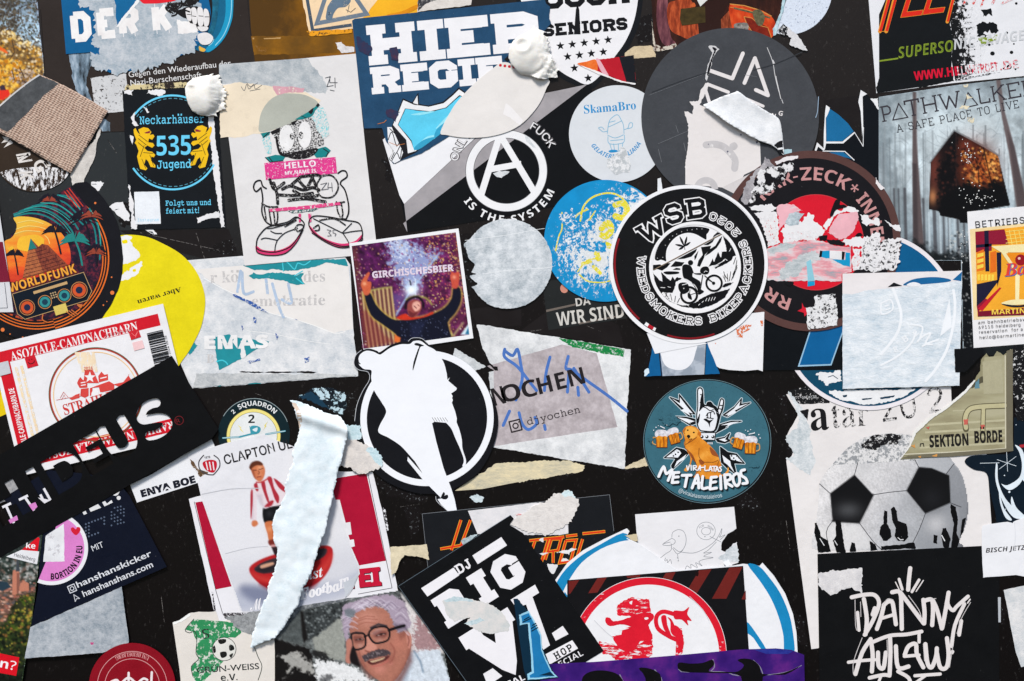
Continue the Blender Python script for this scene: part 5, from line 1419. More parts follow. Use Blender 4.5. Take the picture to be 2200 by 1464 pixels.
t.d('subtitle', K(50,48,54), slab('A SAFE PLACE TO LIVE', *PW(252,458)[0],17.5,11.6,268, t=.10, serif=.26, gap=.2))
t.d('yellow_stains', worn((226,214,184),(170,180,184),.42,6), rag(PW(760,240,820,250,800,275,720,275),2,3), rag(PW(800,340,860,345,850,380,810,370),2,3), rag(PW(770,80,810,75,800,100,780,100),2,3), rag(PW(790,150,850,180,800,200),2,3))

t = ST('poster', 'black poster with red band lettering, one half flaked to white, above the forest poster', 'poster', pl(1864,-40,2260,-40,2260,150,2200,163,2050,178,1884,200), K(226,226,228, var=.05))
t.d('black_field', K(16,18,20), rag(Z5(555,90,620,-60,1010,-60,1020,40,1002,120,1020,240,1012,380,1030,510,800,548,545,585,538,560,556,490),2,4,0, {3,4,5,6,7,9,10}))
t.d('flaked_field', worn((20,20,22),(228,228,230),.70,9, lin_=(2026,70,2092,62), seed=2.0), Z5(1000,-60,1120,-60,1200,20,1240,260,1180,450,1036,508,1012,380,1020,240,1002,120))
t.d('black_blots', K(16,18,20), rag(Z5(1180,150,1260,140,1300,170,1290,210,1240,205,1190,215,1175,185),6,3), rag(Z5(1195,60,1260,50,1270,100,1210,105),5,3), rag(Z5(1180,215,1250,215,1230,245,1190,240),5,3),[rag(ell(*Z5(x, y)[0], r, r * .9,0,14),1,2, i) for i, (x, y, r) in enumerate(((1390,328,4),(1375,420,5.5),(1360,205,3),(1270,335,5),(1420,400,3),(1415,435,2),(1300,190,3),(1340,430,2),(1405,275,2),(1420,20,3),(1250,280,3)))])
rg = worn((218,42,26),(226,226,228),.12,8)
def italic_L(x, y):
    return Z5(x + 42, y - 95 - 60, x + 70, y - 100 - 60, x + 30, y - 34, x + 132, y - 46, x + 122, y - 16, x - 8, y)
t.d('title_edge', K(226,150,50), stroke(Z5(552,196,630,-40,650,-40,590,196),1.2, True), stroke(Z5(600,196,665,-40),8), stroke(Z5(560,196,625,-40),8), stroke(italic_L(700,108),1.6, True), stroke(italic_L(838,90),1.6, True), stroke(Z5(985,136,1030,-40),7))
t.d('title', rg, stroke(Z5(603,194,668,-40),5.5, cap='butt'), stroke(Z5(563,196,628,-40),5.5, cap='butt'), italic_L(700,108), italic_L(838,90), stroke(Z5(988,134,1030,-40),4.6, cap='butt'))
t.d('broken_title', worn((216,60,50),(228,228,230),.5,5), stroke(Z5(1150,20,1165,-20),5), stroke(Z5(1200,36,1215,-10,1240,-10),4), stroke(Z5(1270,20,1290,-20),5), stroke(Z5(1330,20,1400,-10),5), stroke(Z5(1090,20,1110,-20),5))
gr = worn((120,140,50),(228,228,230),.1,6)
t.d('subtitle', K(128,148,44), stroke(Z5(556,383,676,366),3.4, cap='butt'), txt('SUPERSO', *Z5(680,366)[0],24,7.5,120, 'boldit', off=.0))
t.d('subtitle_core', K(64,84,24), txt('SUPERSO', *Z5(684,363)[0],22.5,7.5,118, 'boldit', off=-.035))
t.d('faded_subtitle', worn((200,202,204),(232,232,232),.25,6), txt('NIC SAVAGE', *Z5(1028,312)[0],22,8,156, 'boldit'))
t.d('green_remnant', worn((130,150,40),(226,228,226),.45,6), rag(Z5(1180,240,1240,230,1230,275,1200,275),2,3), rag(Z5(1240,250,1300,215,1290,250,1250,265),2,3))
t.d('web_lettering', K(206,18,50), txt('WWW.HE', *Z5(778,506)[0],19,7,98, 'bold', off=.01))
t.d('flaked_web_lettering', worn((210,30,60),(230,226,228),.52,5, seed=2.0), txt('LLMATROET', *Z5(1052,474)[0],19,7,88, 'bold'), txt('.DE', *Z5(1320,440)[0],18,7,40, 'bold'))
t.d('lower_flecks', worn((30,28,30),(228,228,230),.5,4), rag(Z5(1030,490,1200,470,1320,450,1180,480,1040,510),1.5,3))

# ---------------------------------------------------------------- football sheet and olive torn sticker
t = ST('poster', 'white sheet with worn black lettering and a black and white football', 'poster', rag(pl(1690,848,1740,838,2044,820,2046,870,2060,880,2120,960,2132,1130,2180,1200,1900,1300,1759,1394,1744,1396,1690,990,1700,985,1712,950,1692,935,1706,910,1716,890,1700,866),1.0,6,0, {11,12,13,14,15,16}), paper(229,224,221,.06,.06,8))
t.d('dark_strip', worn((24,24,26),(214,210,208),.30,8), rag(A5(155,1170,280,1145,420,1200,420,1250,215,1256),1,4))
t.d('strip_lettering', K(206,206,206), txt('ott-qatar20', *A5(190,1222)[0],6,2,50, 'dvmono'))
t.d('frayed_side', fiber((226,228,228),(150,166,172),14,.45), rag(B6(120,90,170,150,210,220,230,330,250,420,220,490,130,430,108,410,150,390,105,320,110,300,160,270,170,210),3,3))
t.d('title', K(24,23,26), txt('a', *B6(228,277)[0],66,4,39, 'serif'), rag(B6(175,184,216,176,212,230),1,3))
t.d('worn_title', worn((30,29,32),(226,222,219),.47,6, seed=3.0), txt('tar', *B6(330,266)[0],60,4,80, 'serif', off=-.006), txt('20', *B6(570,236)[0],58,8,74, 'inter'), txt('2', *B6(790,196)[0],54,8,34, 'inter'))
bc = B6(620,640)[0]
ball = sm(B6(256,840,250,740,262,620,268,530,300,470,345,420,400,360,480,310,580,292,680,296,760,320,860,380,905,430,945,490,970,600,968,700,930,800,900,834))
P = Paint(1745,930,2085,1190,(206,205,205),2.2,13)
P.ramp(1760,950,2080,1130,[(0,(226,223,221)),(.45,(208,206,206)),(.8,(164,166,169)),(1,(112,114,118))]).mottle(3,.10,1).mottle(30,.05,2)
P.glow((170,172,176), *B6(640,700)[0],40,.5,50).glow((150,152,156), *B6(700,590)[0],30,.3).glow((188,188,188), *B6(470,450)[0],40,.4)
P.a((150,152,156),3, B6(770,675,888,626,930,640,940,710,930,810,900,850,712,830),.8).glow((206,204,204), *B6(820,720)[0],26,.7).a((176,178,181),3, B6(726,416,860,395,905,432,870,482,740,448),.8).a((140,142,146),3, B6(870,480,905,436,945,490,968,600,966,700,942,712,930,640,890,615),.8)
P.a((18,18,20),1.6, B6(318,575,434,486,522,582,456,714,330,706)).glow((86,87,89), *B6(405,655)[0],34,.75,22).l((20,20,22),2,4, B6(330,706,456,714,522,582)).a((18,18,20),1.6, B6(680,562,738,450,800,455,884,490,890,620,770,672)).glow((36,37,40), *B6(800,600)[0],30,.6)
P.a((222,220,218),6, B6(260,740,330,720,460,730,540,830,260,860),.6)
P.done(t, 'football', [ball], grain=.14)
t.d('worn_top', worn((150,152,154),(224,222,220),.52,8, seed=3.0), B6(300,470,345,420,400,360,480,310,580,292,680,296,740,312,720,420,500,432,340,440))
t.d('worn_top_black', worn((24,24,26),(214,212,210),.36,8, seed=5.0), rag(B6(465,345,520,300,600,292,660,300,640,340,560,350,540,370,470,360),2,3))
t.d('seams', K(70,70,74),[stroke(B6(*q),1.5, smooth=3) for q in ((434,486,450,430),(522,582,600,570,680,562),(456,714,520,800,560,840),(770,672,740,750,710,810),(268,530,318,575),(330,706,300,760,320,850),(738,450,720,415),(870,482,905,436),(888,620,940,640))])
t.d('drips', K(10,10,12),[rag(B6(*q),1.0,3) for q in ((575,655,590,660,588,720,606,750,610,780,590,800,570,800,552,770,556,735,572,720),(606,650,620,638,635,660,640,705,680,720,690,780,670,804,640,800,625,780,630,740,612,700),
    (245,715,255,715,275,780,310,800,322,850,262,856,246,770),(345,700,370,706,380,790,392,856,350,856,330,800,345,780),(420,806,436,812,442,850,412,852),(810,770,828,775,826,815,808,810),(852,740,868,738,890,790,880,836,856,830,846,780),
    (890,625,915,640,925,700,918,760,932,800,920,836,892,834,905,720,890,660),(560,826,640,820,716,808,726,836,560,845),(506,800,530,815,545,845,510,848),(945,700,962,690,950,760,935,780))])
t.d('drip_highlights', K(230,230,230), stroke(B6(848,775,862,800),2), stroke(B6(640,785,652,796,665,794),1.6), stroke(B6(340,800,352,820),1.6), stroke(B6(270,790,290,822),1.6))
t = ST('round_sticker', 'blue disc with white rim, mostly hidden behind the white fibrous square', 'sticker', circ(1868,690,192), K(232,226,228, var=.05))
t.d('blue_field', K(8,88,134), circ(1868,690,183))
t.d('lower_field', K(14,70,96), band(1868,690,.01,182.5,200,330))
t.d('white_flakes', K(232,232,232), rag(A5(330,1070,380,1055,440,1060,490,1035,500,1110,440,1120,400,1140,380,1110),5,3), rag(A5(415,1170,560,1165,960,1160,900,1200,830,1230,740,1250,620,1255,520,1235,418,1190),2.5,3))
t.d('dark_flakes', K(30,60,80), rag(A5(620,1222,690,1216,680,1224,625,1230),1,3), rag(A5(735,1215,830,1200,825,1210,740,1224),1,3), rag(A5(500,1200,530,1196,526,1210,505,1212),1,3), stroke(A5(410,1085,440,1075,470,1095),1.6))
t = ST('vinyl_sticker', 'black square corner with a slanted blue bar, below the brown-rimmed disc', 'sticker', pl(1638,560,1820,560,1820,795,1637,796), K(9,13,18))
t.d('bar_edge', K(150,190,214), A5(300,770,505,730,505,800,430,1012,218,1020))
t.d('blue_bar', K(10,92,146), A5(305,780,500,740,500,792,424,1003,230,1010))

# ---------------------------------------------------------------- grey disc with the torn strip
t = ST('round_sticker', 'large dark grey disc with white angular letters and a torn white strip', 'sticker', circ(1569,251,191,120), K(66,68,72, gloss=.45, bump=.9, var=.14))
t.d('torn_strip', paper(228,222,219,.05,.05,6), rag(Z4(460,520,470,560,440,620,420,660,520,700,660,780,800,900,806,1050,700,1100,640,1220,560,1180,330,1160,330,1060,345,900,350,800,325,700,375,720,380,665,355,640,410,636,430,560),2.0,3,0, {0,1,2,12,13,14,15,16,17,18,19,20,21}))
t.d('faint_print', worn((196,192,192),(224,220,218),.3,20), stroke(Z4(460,912,520,908,580,930,640,1000,640,1060),15, smooth=4), band(*Z4(460,1190)[0],12,26,0,180), sm(Z4(610,910,640,895,660,920,640,945,612,940)))
t.d('pale_triangle', K(212,206,204), Z4(560,1180,806,1060,806,1130,640,1220))
t.d('ink_specks', K(90,90,110), circ(*Z4(596,954)[0],2,8), circ(*Z4(680,848)[0],1.8,8), circ(*Z4(780,895)[0],2.4,8), circ(*Z4(475,908)[0],1.2,8))
wl = K(226,220,218, var=.05)
t.d('lettering', wl, stroke(Z4(490,446,626,494,692,336),8.2, cap='round', ), stroke(Z4(702,522,768,366,850,600,774,566),8.2), stroke(Z4(480,640,455,560,470,530,600,580),7), stroke(Z4(640,590,820,668),6), txt('N', *Z4(868,740)[0],10,-14,9, 'bold'), txt('G', *Z4(914,724)[0],10,-14,9, 'bold'))
t.d('crack', K(206,204,204), rag(Z4(476,290,510,288,544,310,528,326,500,380,484,440,466,510,456,498,470,420,500,330),1.5,2), stroke(Z4(845,300,880,390,895,480,920,580,945,650),1.4, smooth=3), stroke(Z4(880,380,890,400),3), stroke(Z4(900,480,930,620),1.6))
t.d('crack_core', K(24,24,28), rag(Z4(500,296,530,308,520,330,492,400,474,480,466,470,488,380,512,320),1.2,2), stroke(Z4(905,490,935,625),.8))
t.d('scratches', K(118,120,124), stroke(Z4(160,905,345,825),.8), stroke(Z4(270,790,285,835),.8), stroke(Z4(160,940,180,1020),.9), stroke(Z4(320,900,332,950),1), stroke(Z4(700,470,780,484),.7), stroke(Z4(100,600,440,470),.6))
t.d('crease', K(52,54,58), stroke(Z4(120,580,300,510,470,455),1.4, smooth=3), stroke(Z4(760,440,900,400,1060,330),2, smooth=3))
t.d('peeled_rim', fiber((228,226,226),(190,190,192),12,.45), rag(Z4(925,200,960,160,1010,200,1060,250,1100,318,1020,300,985,280,1000,240),2,3))
t.d('peeled_rim_print', worn((30,30,34),(214,214,214),.4,5), rag(Z4(912,190,945,150,970,170,972,215,950,222,925,205),2,3))
t.d('white_corner', K(226,228,230), rag(pl(1413,384,1420,382,1424,410,1413,414),.4,3))
t.d('blue_rim', K(150,170,190), stroke(Z4(1168,610,1162,700,1150,740),1.6, smooth=3))

def flap_h(x, y):
    # a tongue peeled back and folded down: high along its lower left edge, rolling towards the crease
    u = ((x - 1512) * .80 + (y - 228) * .60)        # along the tongue
    v = (-(x - 1512) * .60 + (y - 228) * .80)       # across it, positive towards lower left
    b = math.exp(-((v - 14) / 26.0) ** 2)
    w = .0005 * mnoise.noise(Vector((x * .03, y * .03,3.0)))
    return .0005 + .0030 * b * (0.55 + 0.45 * math.sin(min(1, max(0, u / 190)) * math.pi)) + w
fp = rag(sm(Z4(440,668,470,650,560,610,640,582,660,576,720,620,820,690,900,735,925,770,938,840,944,900,948,975,925,960,870,915,780,885,680,830,580,770,500,710), True, 3),.8,4)
t = mesh_sheet('peeled_flap', 'white paper tongue peeled and rolled over the dark grey disc', 'scrap', fp, fiber((236,236,236),(204,208,212),26,.38,3.0, None, .9), flap_h, 5.0)
t.d('ink_remnant', K(22,22,24), rag(Z4(885,915,920,890,940,885,944,930,905,935),1.2,3), rag(Z4(905,945,940,940,946,972,915,960),1,3))
t = ST('paper_flake', 'pale blue flake where the rolled tongue meets the brown-rimmed disc', 'scrap', rag(Z4(946,940,1000,940,1000,965,962,990,950,980),1,3), K(170,200,208))

# ---------------------------------------------------------------- brown-rimmed disc
zc = (1742,518)
t = ST('round_sticker', 'black disc with brown rim, red centre and pinkish ring lettering, half flaked', 'sticker', rag(circ(1741,518,194,130),.35,4), K(88,60,56, bump=.5))
t.d('black_field', K(22,20,24), circ(1741,518,178,100))
t.d('grey_peel', fiber((190,186,188),(112,108,114),14,.5), rag(ZK(0,300,40,220,120,150,160,60,200,100,240,150,150,170,90,210,70,330,40,420,10,440,-30,400),3,3))
t.d('red_field', K(212,24,44), circ(1753,521,102.5,90))
t.d('red_ring', K(196,60,66), band(1753,521,101.8,103.2,0,360,90))
lm = worn((196,142,140),(84,52,54),.24,4, stretch=(.6,1.8,35), seed=2.0)
t.d('lettering', lm, tarc('KAR-', 1741,518,131,120,27, 'bold', False, 38), tarc('ZECK', 1741,518,131,77,28, 'bold', False, 43), tarc('*', 1741,518,128,50,28, 'bold', False, 7), tarc('INNEN', 1741,518,131,18,28, 'bold', False, 48), tarc('RR', 1741,518,131,-120,26, 'bold', False, 24), tarc('O', 1741,518,131,-76,26, 'bold', False, 10))
fk = lambda a, s, sz=9, **k: worn((22,20,24),(230,228,228), a, sz, seed=s, hard=.02, **k)
t.d('flaked_patch', fk(.66,1.0,16, lin_=(1760,470,1640,360)), rag(ZK(110,180,250,140,320,120,380,110,380,170,330,210,310,260,230,320,180,340,110,390,40,430,20,440,60,380,80,300),5,3))
t.d('white_patch', K(231,229,229, var=.05), rag(ZK(30,455,120,440,210,430,250,460,200,500,100,490,50,480),4,3), rag(ZK(70,505,130,495,250,498,268,560,266,700,280,740,180,775,165,640,120,560),3,3),
    rag(ZK(280,650,330,590,450,580,500,500,545,520,560,580,640,640,560,700,430,720,300,740),5,3), rag(ZK(615,610,650,560,690,520,700,470,760,490,780,450,850,460,900,490,870,498,800,490,720,520,690,560,640,640),3,3),
    rag(ZK(905,515,960,520,1000,560,1030,540,1060,570,1050,610,1010,590,960,610,920,580),4,3), rag(ZK(940,690,1060,660,1062,800,1100,720,1220,700,1225,800,1190,960,1040,965,930,940,880,920,930,760,850,780,760,730,870,690),6,3), rag(ZK(1100,560,1160,600,1220,600,1226,650,1170,630),2,3))
t.d('flecks', fk(.62,5.0,7), rag(ZK(940,700,1060,690,1060,960,900,950),4,3), rag(ZK(1090,720,1215,720,1180,950,1070,960),4,3))
t.d('red_flecks', worn((212,24,44),(231,229,229),.72,7, seed=6.0), rag(ZK(100,540,250,520,256,740,180,760,160,650),4,3), rag(ZK(320,660,480,640,600,660,560,720,330,740),3,3), rag(ZK(850,780,910,790,900,950,850,960),4,3))
t.d('pink_peel', worn((232,176,184),(226,206,206),.34,18, stretch=(.6,1.5,40), seed=3.0), rag(ZK(250,460,320,435,390,440,460,490,400,500,350,560,300,600,270,640,262,520),2.5,3), rag(ZK(740,510,890,505,895,560,860,640,800,700,740,715,650,660,690,590),2.5,3))
t.d('silver_bit', fiber((206,216,220),(120,140,150),6,.5), rag(ZK(320,580,350,510,400,495,470,510,430,560,420,600,350,605),1.5,3))
t.d('peeled_band', blotch(((.36,(150,162,168)),(.46,(226,150,158)),(.54,(226,196,198)),(.62,(206,212,214)),(.72,(222,110,124))),34,6,.65,(.5,1.7,18),2.0,.7), rag(ZK(175,785,300,745,420,725,560,722,640,740,720,765,836,775,840,970,766,980,766,1042,180,1036),2,4))
t.d('grey_cloud', fiber((214,216,216),(146,160,164),12,.5,8.0,(.6,1.6,20)), rag(ZK(260,960,400,870,440,830,560,800,600,870,520,900,420,1000,290,1030),6,3), rag(ZK(180,790,300,750,440,740,380,780,200,830),4,3))
t.d('blue_remnant', K(20,150,196), ZK(605,805,668,800,668,860,640,862,600,850), rag(ZK(690,870,790,874,792,812,830,820,826,930,770,915),.8,3), ZK(495,1044,552,1044,550,1074,494,1084))
t.d('pale_blue_bar', K(140,196,210), ZK(485,890,520,870,550,1040,496,1044))
t.d('white_block', K(228,226,226), ZK(668,800,764,806,764,874,668,864))
t.e('black_remnant', K(20,18,22), ZK(592,800,612,804,604,852,584,852), ZK(764,808,788,812,780,872,762,872), rag(ZK(640,715,740,715,790,740,780,760,670,750),2,3), sm(ZK(700,430,720,400,750,406,748,440,780,440,800,460,720,480,690,530,670,520)), rag(ZK(580,690,650,680,640,720,590,720),3,3), sm(ZK(315,1050,380,1046,378,1070,345,1080)), rag(ZK(150,200,190,195,220,240,200,290,160,280),3,3), rag(ZK(860,690,900,660,930,680,900,690),1.5,3))
t.d('square_patch', worn((24,22,26),(230,229,229),.60,7, seed=7.0), rag(ZK(548,1160,715,1138,730,1390,500,1420,478,1250,550,1240),2.5,3))
t.d('red_star', K(206,30,50), ZK(450,1210,466,1246,480,1250,490,1300,470,1320,464,1290,414,1276,450,1256))
t.d('rim_damage', K(230,224,224), rag(ZK(1030,225,1050,260,1100,305,1110,320,1070,325,1030,270),2,2), rag(ZK(235,105,330,60,420,55,420,70,330,95,250,125),2,3))

# ---------------------------------------------------------------- white fibrous square
t = ST('peeled_paper', 'white fibrous square with faint arcs of writing, over the blue disc', 'scrap', rag(pl(1810,590,2067,582,2061,829,1810,836),.7,6), fiber((236,239,241),(176,194,206),20,.46,5.0,(.7,1.3,15),1.0))
t.d('upper_strip', paper(231,225,224,.04), rag(A5(497,434,1190,418,1248,415,1244,480,1100,492,870,520,640,540,560,565,497,560),1,4,0, {3,4,5,6}))
t.d('upper_print', K(24,98,150), sm(A5(880,508,930,474,1000,460,1080,456,1150,464,1180,476,1150,488,1000,502)), A5(1190,474,1250,420,1244,482))
t.d('upper_black', K(20,22,26), A5(780,520,820,490,875,512))
t.d('upper_white', K(232,232,234), sm(A5(900,505,940,488,980,496,990,512,940,516)))
em = K(238,240,242, var=.02)
t.d('embossed_lines', em, [stroke(A5(*q), w, smooth=4) for w, q in ((6,(815,530,845,610,866,690,850,790,800,870,740,940)),(4,(740,1010,850,950,930,870,960,800)),(4,(925,755,1000,770,980,850)),(6,(1195,540,1205,640,1190,780,1150,920,1080,1040,1020,1110)),(4,(1000,890,1040,870,1100,850)),(4,(970,860,1000,830,1050,810,1020,870,1060,880)),(3,(740,620,800,600,812,660,745,690,740,620)),(3,(765,640,790,632)),(3,(770,662,796,654)))], A5(1170,590,1184,770,1110,830))
t.d('faint_letters', em, txt('B', *A5(890,870)[0],14,34,11, 'bold'), txt('E', *A5(960,830)[0],12,44,9, 'bold'), txt('R', *A5(830,930)[0],12,30,9, 'bold'))

t = ST('card', 'white bar card with a stylised cocktail glass on orange', 'card', pl(2079,455,2260,438,2260,735,2093,748), paper(233,231,231,.03))
t.d('cream_frame', K(240,214,160), A5(1302,154,1700,110,1700,700,1326,726))
t.d('orange_field', K(238,166,46), A5(1336,170,1700,130,1700,690,1350,704))
t.e('dark_roof', K(140,24,50), A5(1336,170,1520,155,1545,250,1440,252,1440,290,1340,300), A5(1345,640,1400,590,1420,600,1352,680))
t.e('dark_pillar', K(28,26,50), A5(1392,164,1420,162,1425,420,1400,420), A5(1470,300,1500,300,1500,420,1475,520), A5(1345,500,1490,470,1400,590,1345,640), A5(1340,252,1440,244,1440,262,1340,272))
t.e('wall_panel', K(226,110,30), A5(1345,300,1390,280,1395,410,1345,420), A5(1430,300,1468,290,1470,420,1430,430))
t.d('yellow_windows', K(250,206,76),[A5(1350 + i * 22,440,1366 + i * 22,438,1366 + i * 22,475,1350 + i * 22,480) for i in range(5)],[A5(1348,310 + j * 36,1388,300 + j * 36,1388,322 + j * 36,1348,334 + j * 36) for j in range(3)])
t.d('roof_lattice', K(250,216,110),[stroke(A5(1530,170 + i * 24,1700,150 + i * 24),1.4) for i in range(4)],[stroke(A5(1550 + i * 30,160,1570 + i * 30,260),1.4) for i in range(5)])
t.d('path_edge', K(196,30,46), A5(1352,655,1490,520,1500,525,1380,670))
t.d('glass', K(242,226,172), A5(1436,262,1700,244,1700,300,1500,300), A5(1588,440,1616,440,1612,600,1588,600), sm(A5(1500,620,1560,600,1640,596,1700,600,1700,620,1560,632)), A5(1500,300,1540,300,1600,420,1590,430))
t.d('drink', K(236,140,30), A5(1530,306,1700,296,1700,330,1606,420))
t.d('glass_foot', K(26,28,46), sm(A5(1500,624,1600,634,1700,622,1700,634,1580,646)))
t.d('cherry', K(150,22,34), circ(*A5(1622,348)[0],12,24))
t.d('cherry_shine', K(240,190,180), circ(*A5(1612,338)[0],3,10))
t.d('name_shade', K(84,110,170), txt('Bar', *A5(1524,454)[0],26,6,68, 'serifit'))
t.d('name', K(222,62,58), txt('Bar', *A5(1519,449)[0],26,6,68, 'serifit'))
t.d('foot_band', K(120,20,44), A5(1352,672,1700,644,1700,692,1352,704))
t.d('foot_lettering', K(246,206,80), txt('MARTINI', *A5(1440,692)[0],11,2.5,80, 'bold'))
t.d('heading', K(40,38,42), txt('BETRIEBS', *A5(1338,146)[0],14,5.5,106, 'inter', sp=1.1))
t.d('address', K(50,48,52),[txt(s, *A5(1354 + i * 3, y)[0],6.6,4, w, 'inter', sp=1.15) for i, (s, y, w) in enumerate((('am bahnbetriebswerk', 752,122),('69115 heidelberg', 782,90),('reservation  for a s', 812,104),('hello@barmartinelli', 846,106)))])

t = ST('torn_sticker', 'olive torn sticker with a drawn water pipe and black lettering', 'sticker', rag(B6(652,414,690,360,720,280,790,220,880,160,960,90,1000,40,1030,-5,1034,-60,1060,-90,1080,-60,1110,-100,1140,-80,1175,-110,1186,374,1100,384),1.4,4,0, {1,2,3,4,5,6,7,8,9,10,11}), K(146,140,110, gloss=.3, bump=.7))
t.d('shutter', blotch(((.3,(150,142,112)),(.5,(166,160,128)),(.7,(176,170,140))),26,3,.5,(.3,1.2,2),3.0), B6(668,396,725,300,795,230,885,170,965,98,1040,20,1050,-70,1145,-80,1148,362,1000,374))
t.d('stripes', K(186,180,148),[stroke(B6(780 - i * 12,250 + i * 36,1146,228 + i * 36),4.5, cap='butt') for i in range(4)],[stroke(B6(900,184,1146,168),2.2, cap='butt')])
t.d('dark_parts', K(84,80,62), rag(B6(975,60,1040,20,1110,20,1120,36,1040,50,990,78),1,3), stroke(B6(1040,-30,1110,-20,1106,10),2))
t.d('pillar', K(174,168,138), B6(1040,-50,1130,-60,1140,100,1046,104))
t.d('blue_bit', K(96,136,150), rag(B6(1006,50,1024,30,1028,76,1004,78),1,3))
t.d('pipe_outline', K(96,90,66), stroke(B6(962,270,958,220,975,180,1020,165,1150,158),13, smooth=4), stroke(B6(1045,165,1042,280),11))
t.d('pipe', K(190,182,142), stroke(B6(962,264,958,220,975,180,1020,165,1148,158),9.4, smooth=4), stroke(B6(1045,165,1042,276),7.6))
t.d('red_bits', K(196,96,84), rag(B6(950,225,972,222,968,250,952,250),1,2), rag(B6(1030,250,1050,250,1048,268,1034,270),1,2), rag(B6(770,262,790,258,785,272),.6,2))
t.d('lettering', K(32,30,28), txt('SEKTION', *B6(790,356)[0],25,3.2,84, 'bold', off=.012), txt('BÖRDE', *B6(1003,336)[0],25,2.4,60, 'bold', off=.012), stroke(B6(745,352,746,340,760,338,762,352),2))
t.d('frame_line', K(206,200,176), stroke(B6(668,390,1000,374,1150,362,1148,-80),2.4, cap='butt'))
t.d('clear_edge', K(112,106,88, gloss=.2), B6(1154,-100,1184,-110,1184,370,1154,378), B6(656,408,690,396,1184,360,1184,374,1100,384,900,400))
t.d('torn_edge', K(232,230,224), rag(B6(655,408,690,352,716,276,786,214,878,154,958,84,1000,36,1008,42,964,96,884,164,794,226,724,290,700,350),.9,3))
t.d('orange_bits', K(210,150,80), rag(B6(700,350,720,340,722,360),.8,2), rag(B6(735,400,750,396,748,408),.8,2), rag(B6(800,398,826,388,824,400),.8,2))

# ================================================================ black lettering sticker bottom right
t = ST('vinyl_sticker', 'black sticker with white hand-drawn graffiti lettering below the football', 'sticker', pl(1757,1191,2148,1172,2148,1500,1762,1500), K(13,14,16))
t.d('torn_patch', fiber((230,226,224),(190,188,190),14,.42), rag(B6(262,955,340,942,470,928,472,1010,470,1050,420,1020,360,1040,320,1060,262,1010),2.5,3))
hw = lambda *q, w=9.0: stroke(B6(*q), w, smooth=4)
t.d('lettering', K(224,217,214, var=.04),
    hw(420,1068,480,1056,530,1058,550,1100,520,1180,482,1246, w=8.6), hw(478,1076,492,1170,486,1244), hw(448,1140,455,1224, w=7), hw(520,1150,530,1120), hw(572,1110,560,1160,540,1218), hw(572,1106,590,1090,612,1090,622,1140,630,1196), hw(562,1168,620,1150, w=7),
    hw(612,1044,650,1046,656,1130,658,1218), hw(652,1046,700,1110,762,1192), hw(760,1080,766,1140,764,1192), hw(766,1084,800,1080,806,1130,802,1200), hw(806,1084,826,1130,848,1216), hw(850,1212,862,1150,880,1046), hw(880,1050,876,1100,900,1130,920,1110,972,1064, w=8), hw(955,1100,910,1200,894,1300, w=8), hw(940,1180,930,1246, w=8), hw(970,1095,982,1078, w=3), hw(896,1330,898,1326, w=8),
    hw(698,930,692,980,688,1032, w=9), hw(645,982,660,1030, w=6), hw(740,985,706,1042, w=6), hw(628,996,645,1030, w=2.4), hw(760,988,726,1040, w=2.4))
t.d('second_word', K(224,217,214, var=.04),
    hw(510,1268,470,1330,438,1432), hw(510,1266,520,1340,516,1420), hw(405,1376,470,1368,530,1364, w=7), hw(545,1330,548,1392,570,1404,580,1350,582,1330), hw(520,1280,600,1250,680,1244,752,1230, w=8), hw(602,1260,604,1330,600,1436), hw(630,1300,640,1400,690,1396), hw(740,1236,740,1280, w=7), hw(672,1340,690,1300,724,1290,730,1340,760,1400), hw(670,1348,740,1342, w=7), hw(770,1290,780,1380,800,1400,820,1350,824,1310), hw(824,1330,840,1400,870,1400,880,1340,872,1262), hw(505,1450,570,1436,600,1440, w=8), hw(640,1420,690,1450,700,1490, w=8), hw(720,1440,840,1432, w=7), hw(770,1440,700,1490, w=6), hw(560,1440,540,1490, w=6))
t.d('fine_lines', K(200,194,192),[stroke(B6(*q),1.6, smooth=4) for q in ((436,1080,438,1190,444,1224),(462,1090,464,1160),(470,1260,430,1370,428,1430),(690,1060,740,1130,752,1180),(984,1092,940,1170,920,1240),(570,1104,590,1076,616,1080),(790,1076,820,1074),(588,1270,590,1340),(760,1290,766,1370),(900,1300,884,1400))])
t = ST('cut_out_sticker', 'dark navy cut-out sticker of a hat and flowing white beard beside the football sheet', 'sticker', sm(B6(958,430,970,405,1010,394,1100,390,1180,376,1190,260,1200,210,1300,200,1300,760,1130,740,1100,660,1075,560,1060,480,1000,462), True, 4), K(12,26,38, gloss=.3))
wb = K(222,232,238)
t.d('beard', wb, [sm(B6(*q)) for q in ((1104,440,1112,440,1116,520,1150,600,1210,660,1250,690,1190,690,1140,620,1104,520),(1130,530,1160,536,1215,500,1228,440,1215,380,1195,345,1230,370,1245,440,1225,520,1170,560),(1180,590,1200,640,1240,680,1260,700,1210,670,1178,630),(1120,560,1140,640,1180,700,1150,690,1124,620),(1225,500,1260,470,1260,530))])
t.d('sparkle', wb, stroke(B6(1155,380,1160,470),1.0), stroke(B6(1110,415,1200,445),1.0), stroke(B6(1200,400,1120,460),.9), stroke(B6(1030,432,1120,430),1.0),[circ(*B6(x, y)[0], r, 8) for x, y, r in ((1168,568,2.4),(1150,650,1.2),(1145,490,1.4),(1200,250,1))])
t.d('red_bit', K(170,40,50), B6(1215,346,1250,340,1250,356,1220,358))
t = ST('card', 'small white card with one line of black lettering, below the beard cut-out', 'card', sm(B6(1036,745,1050,726,1110,716,1160,710,1185,716,1196,705,1300,700,1300,955,1200,962,1060,972,1044,962,1038,850), True, 2), paper(232,232,234,.04))
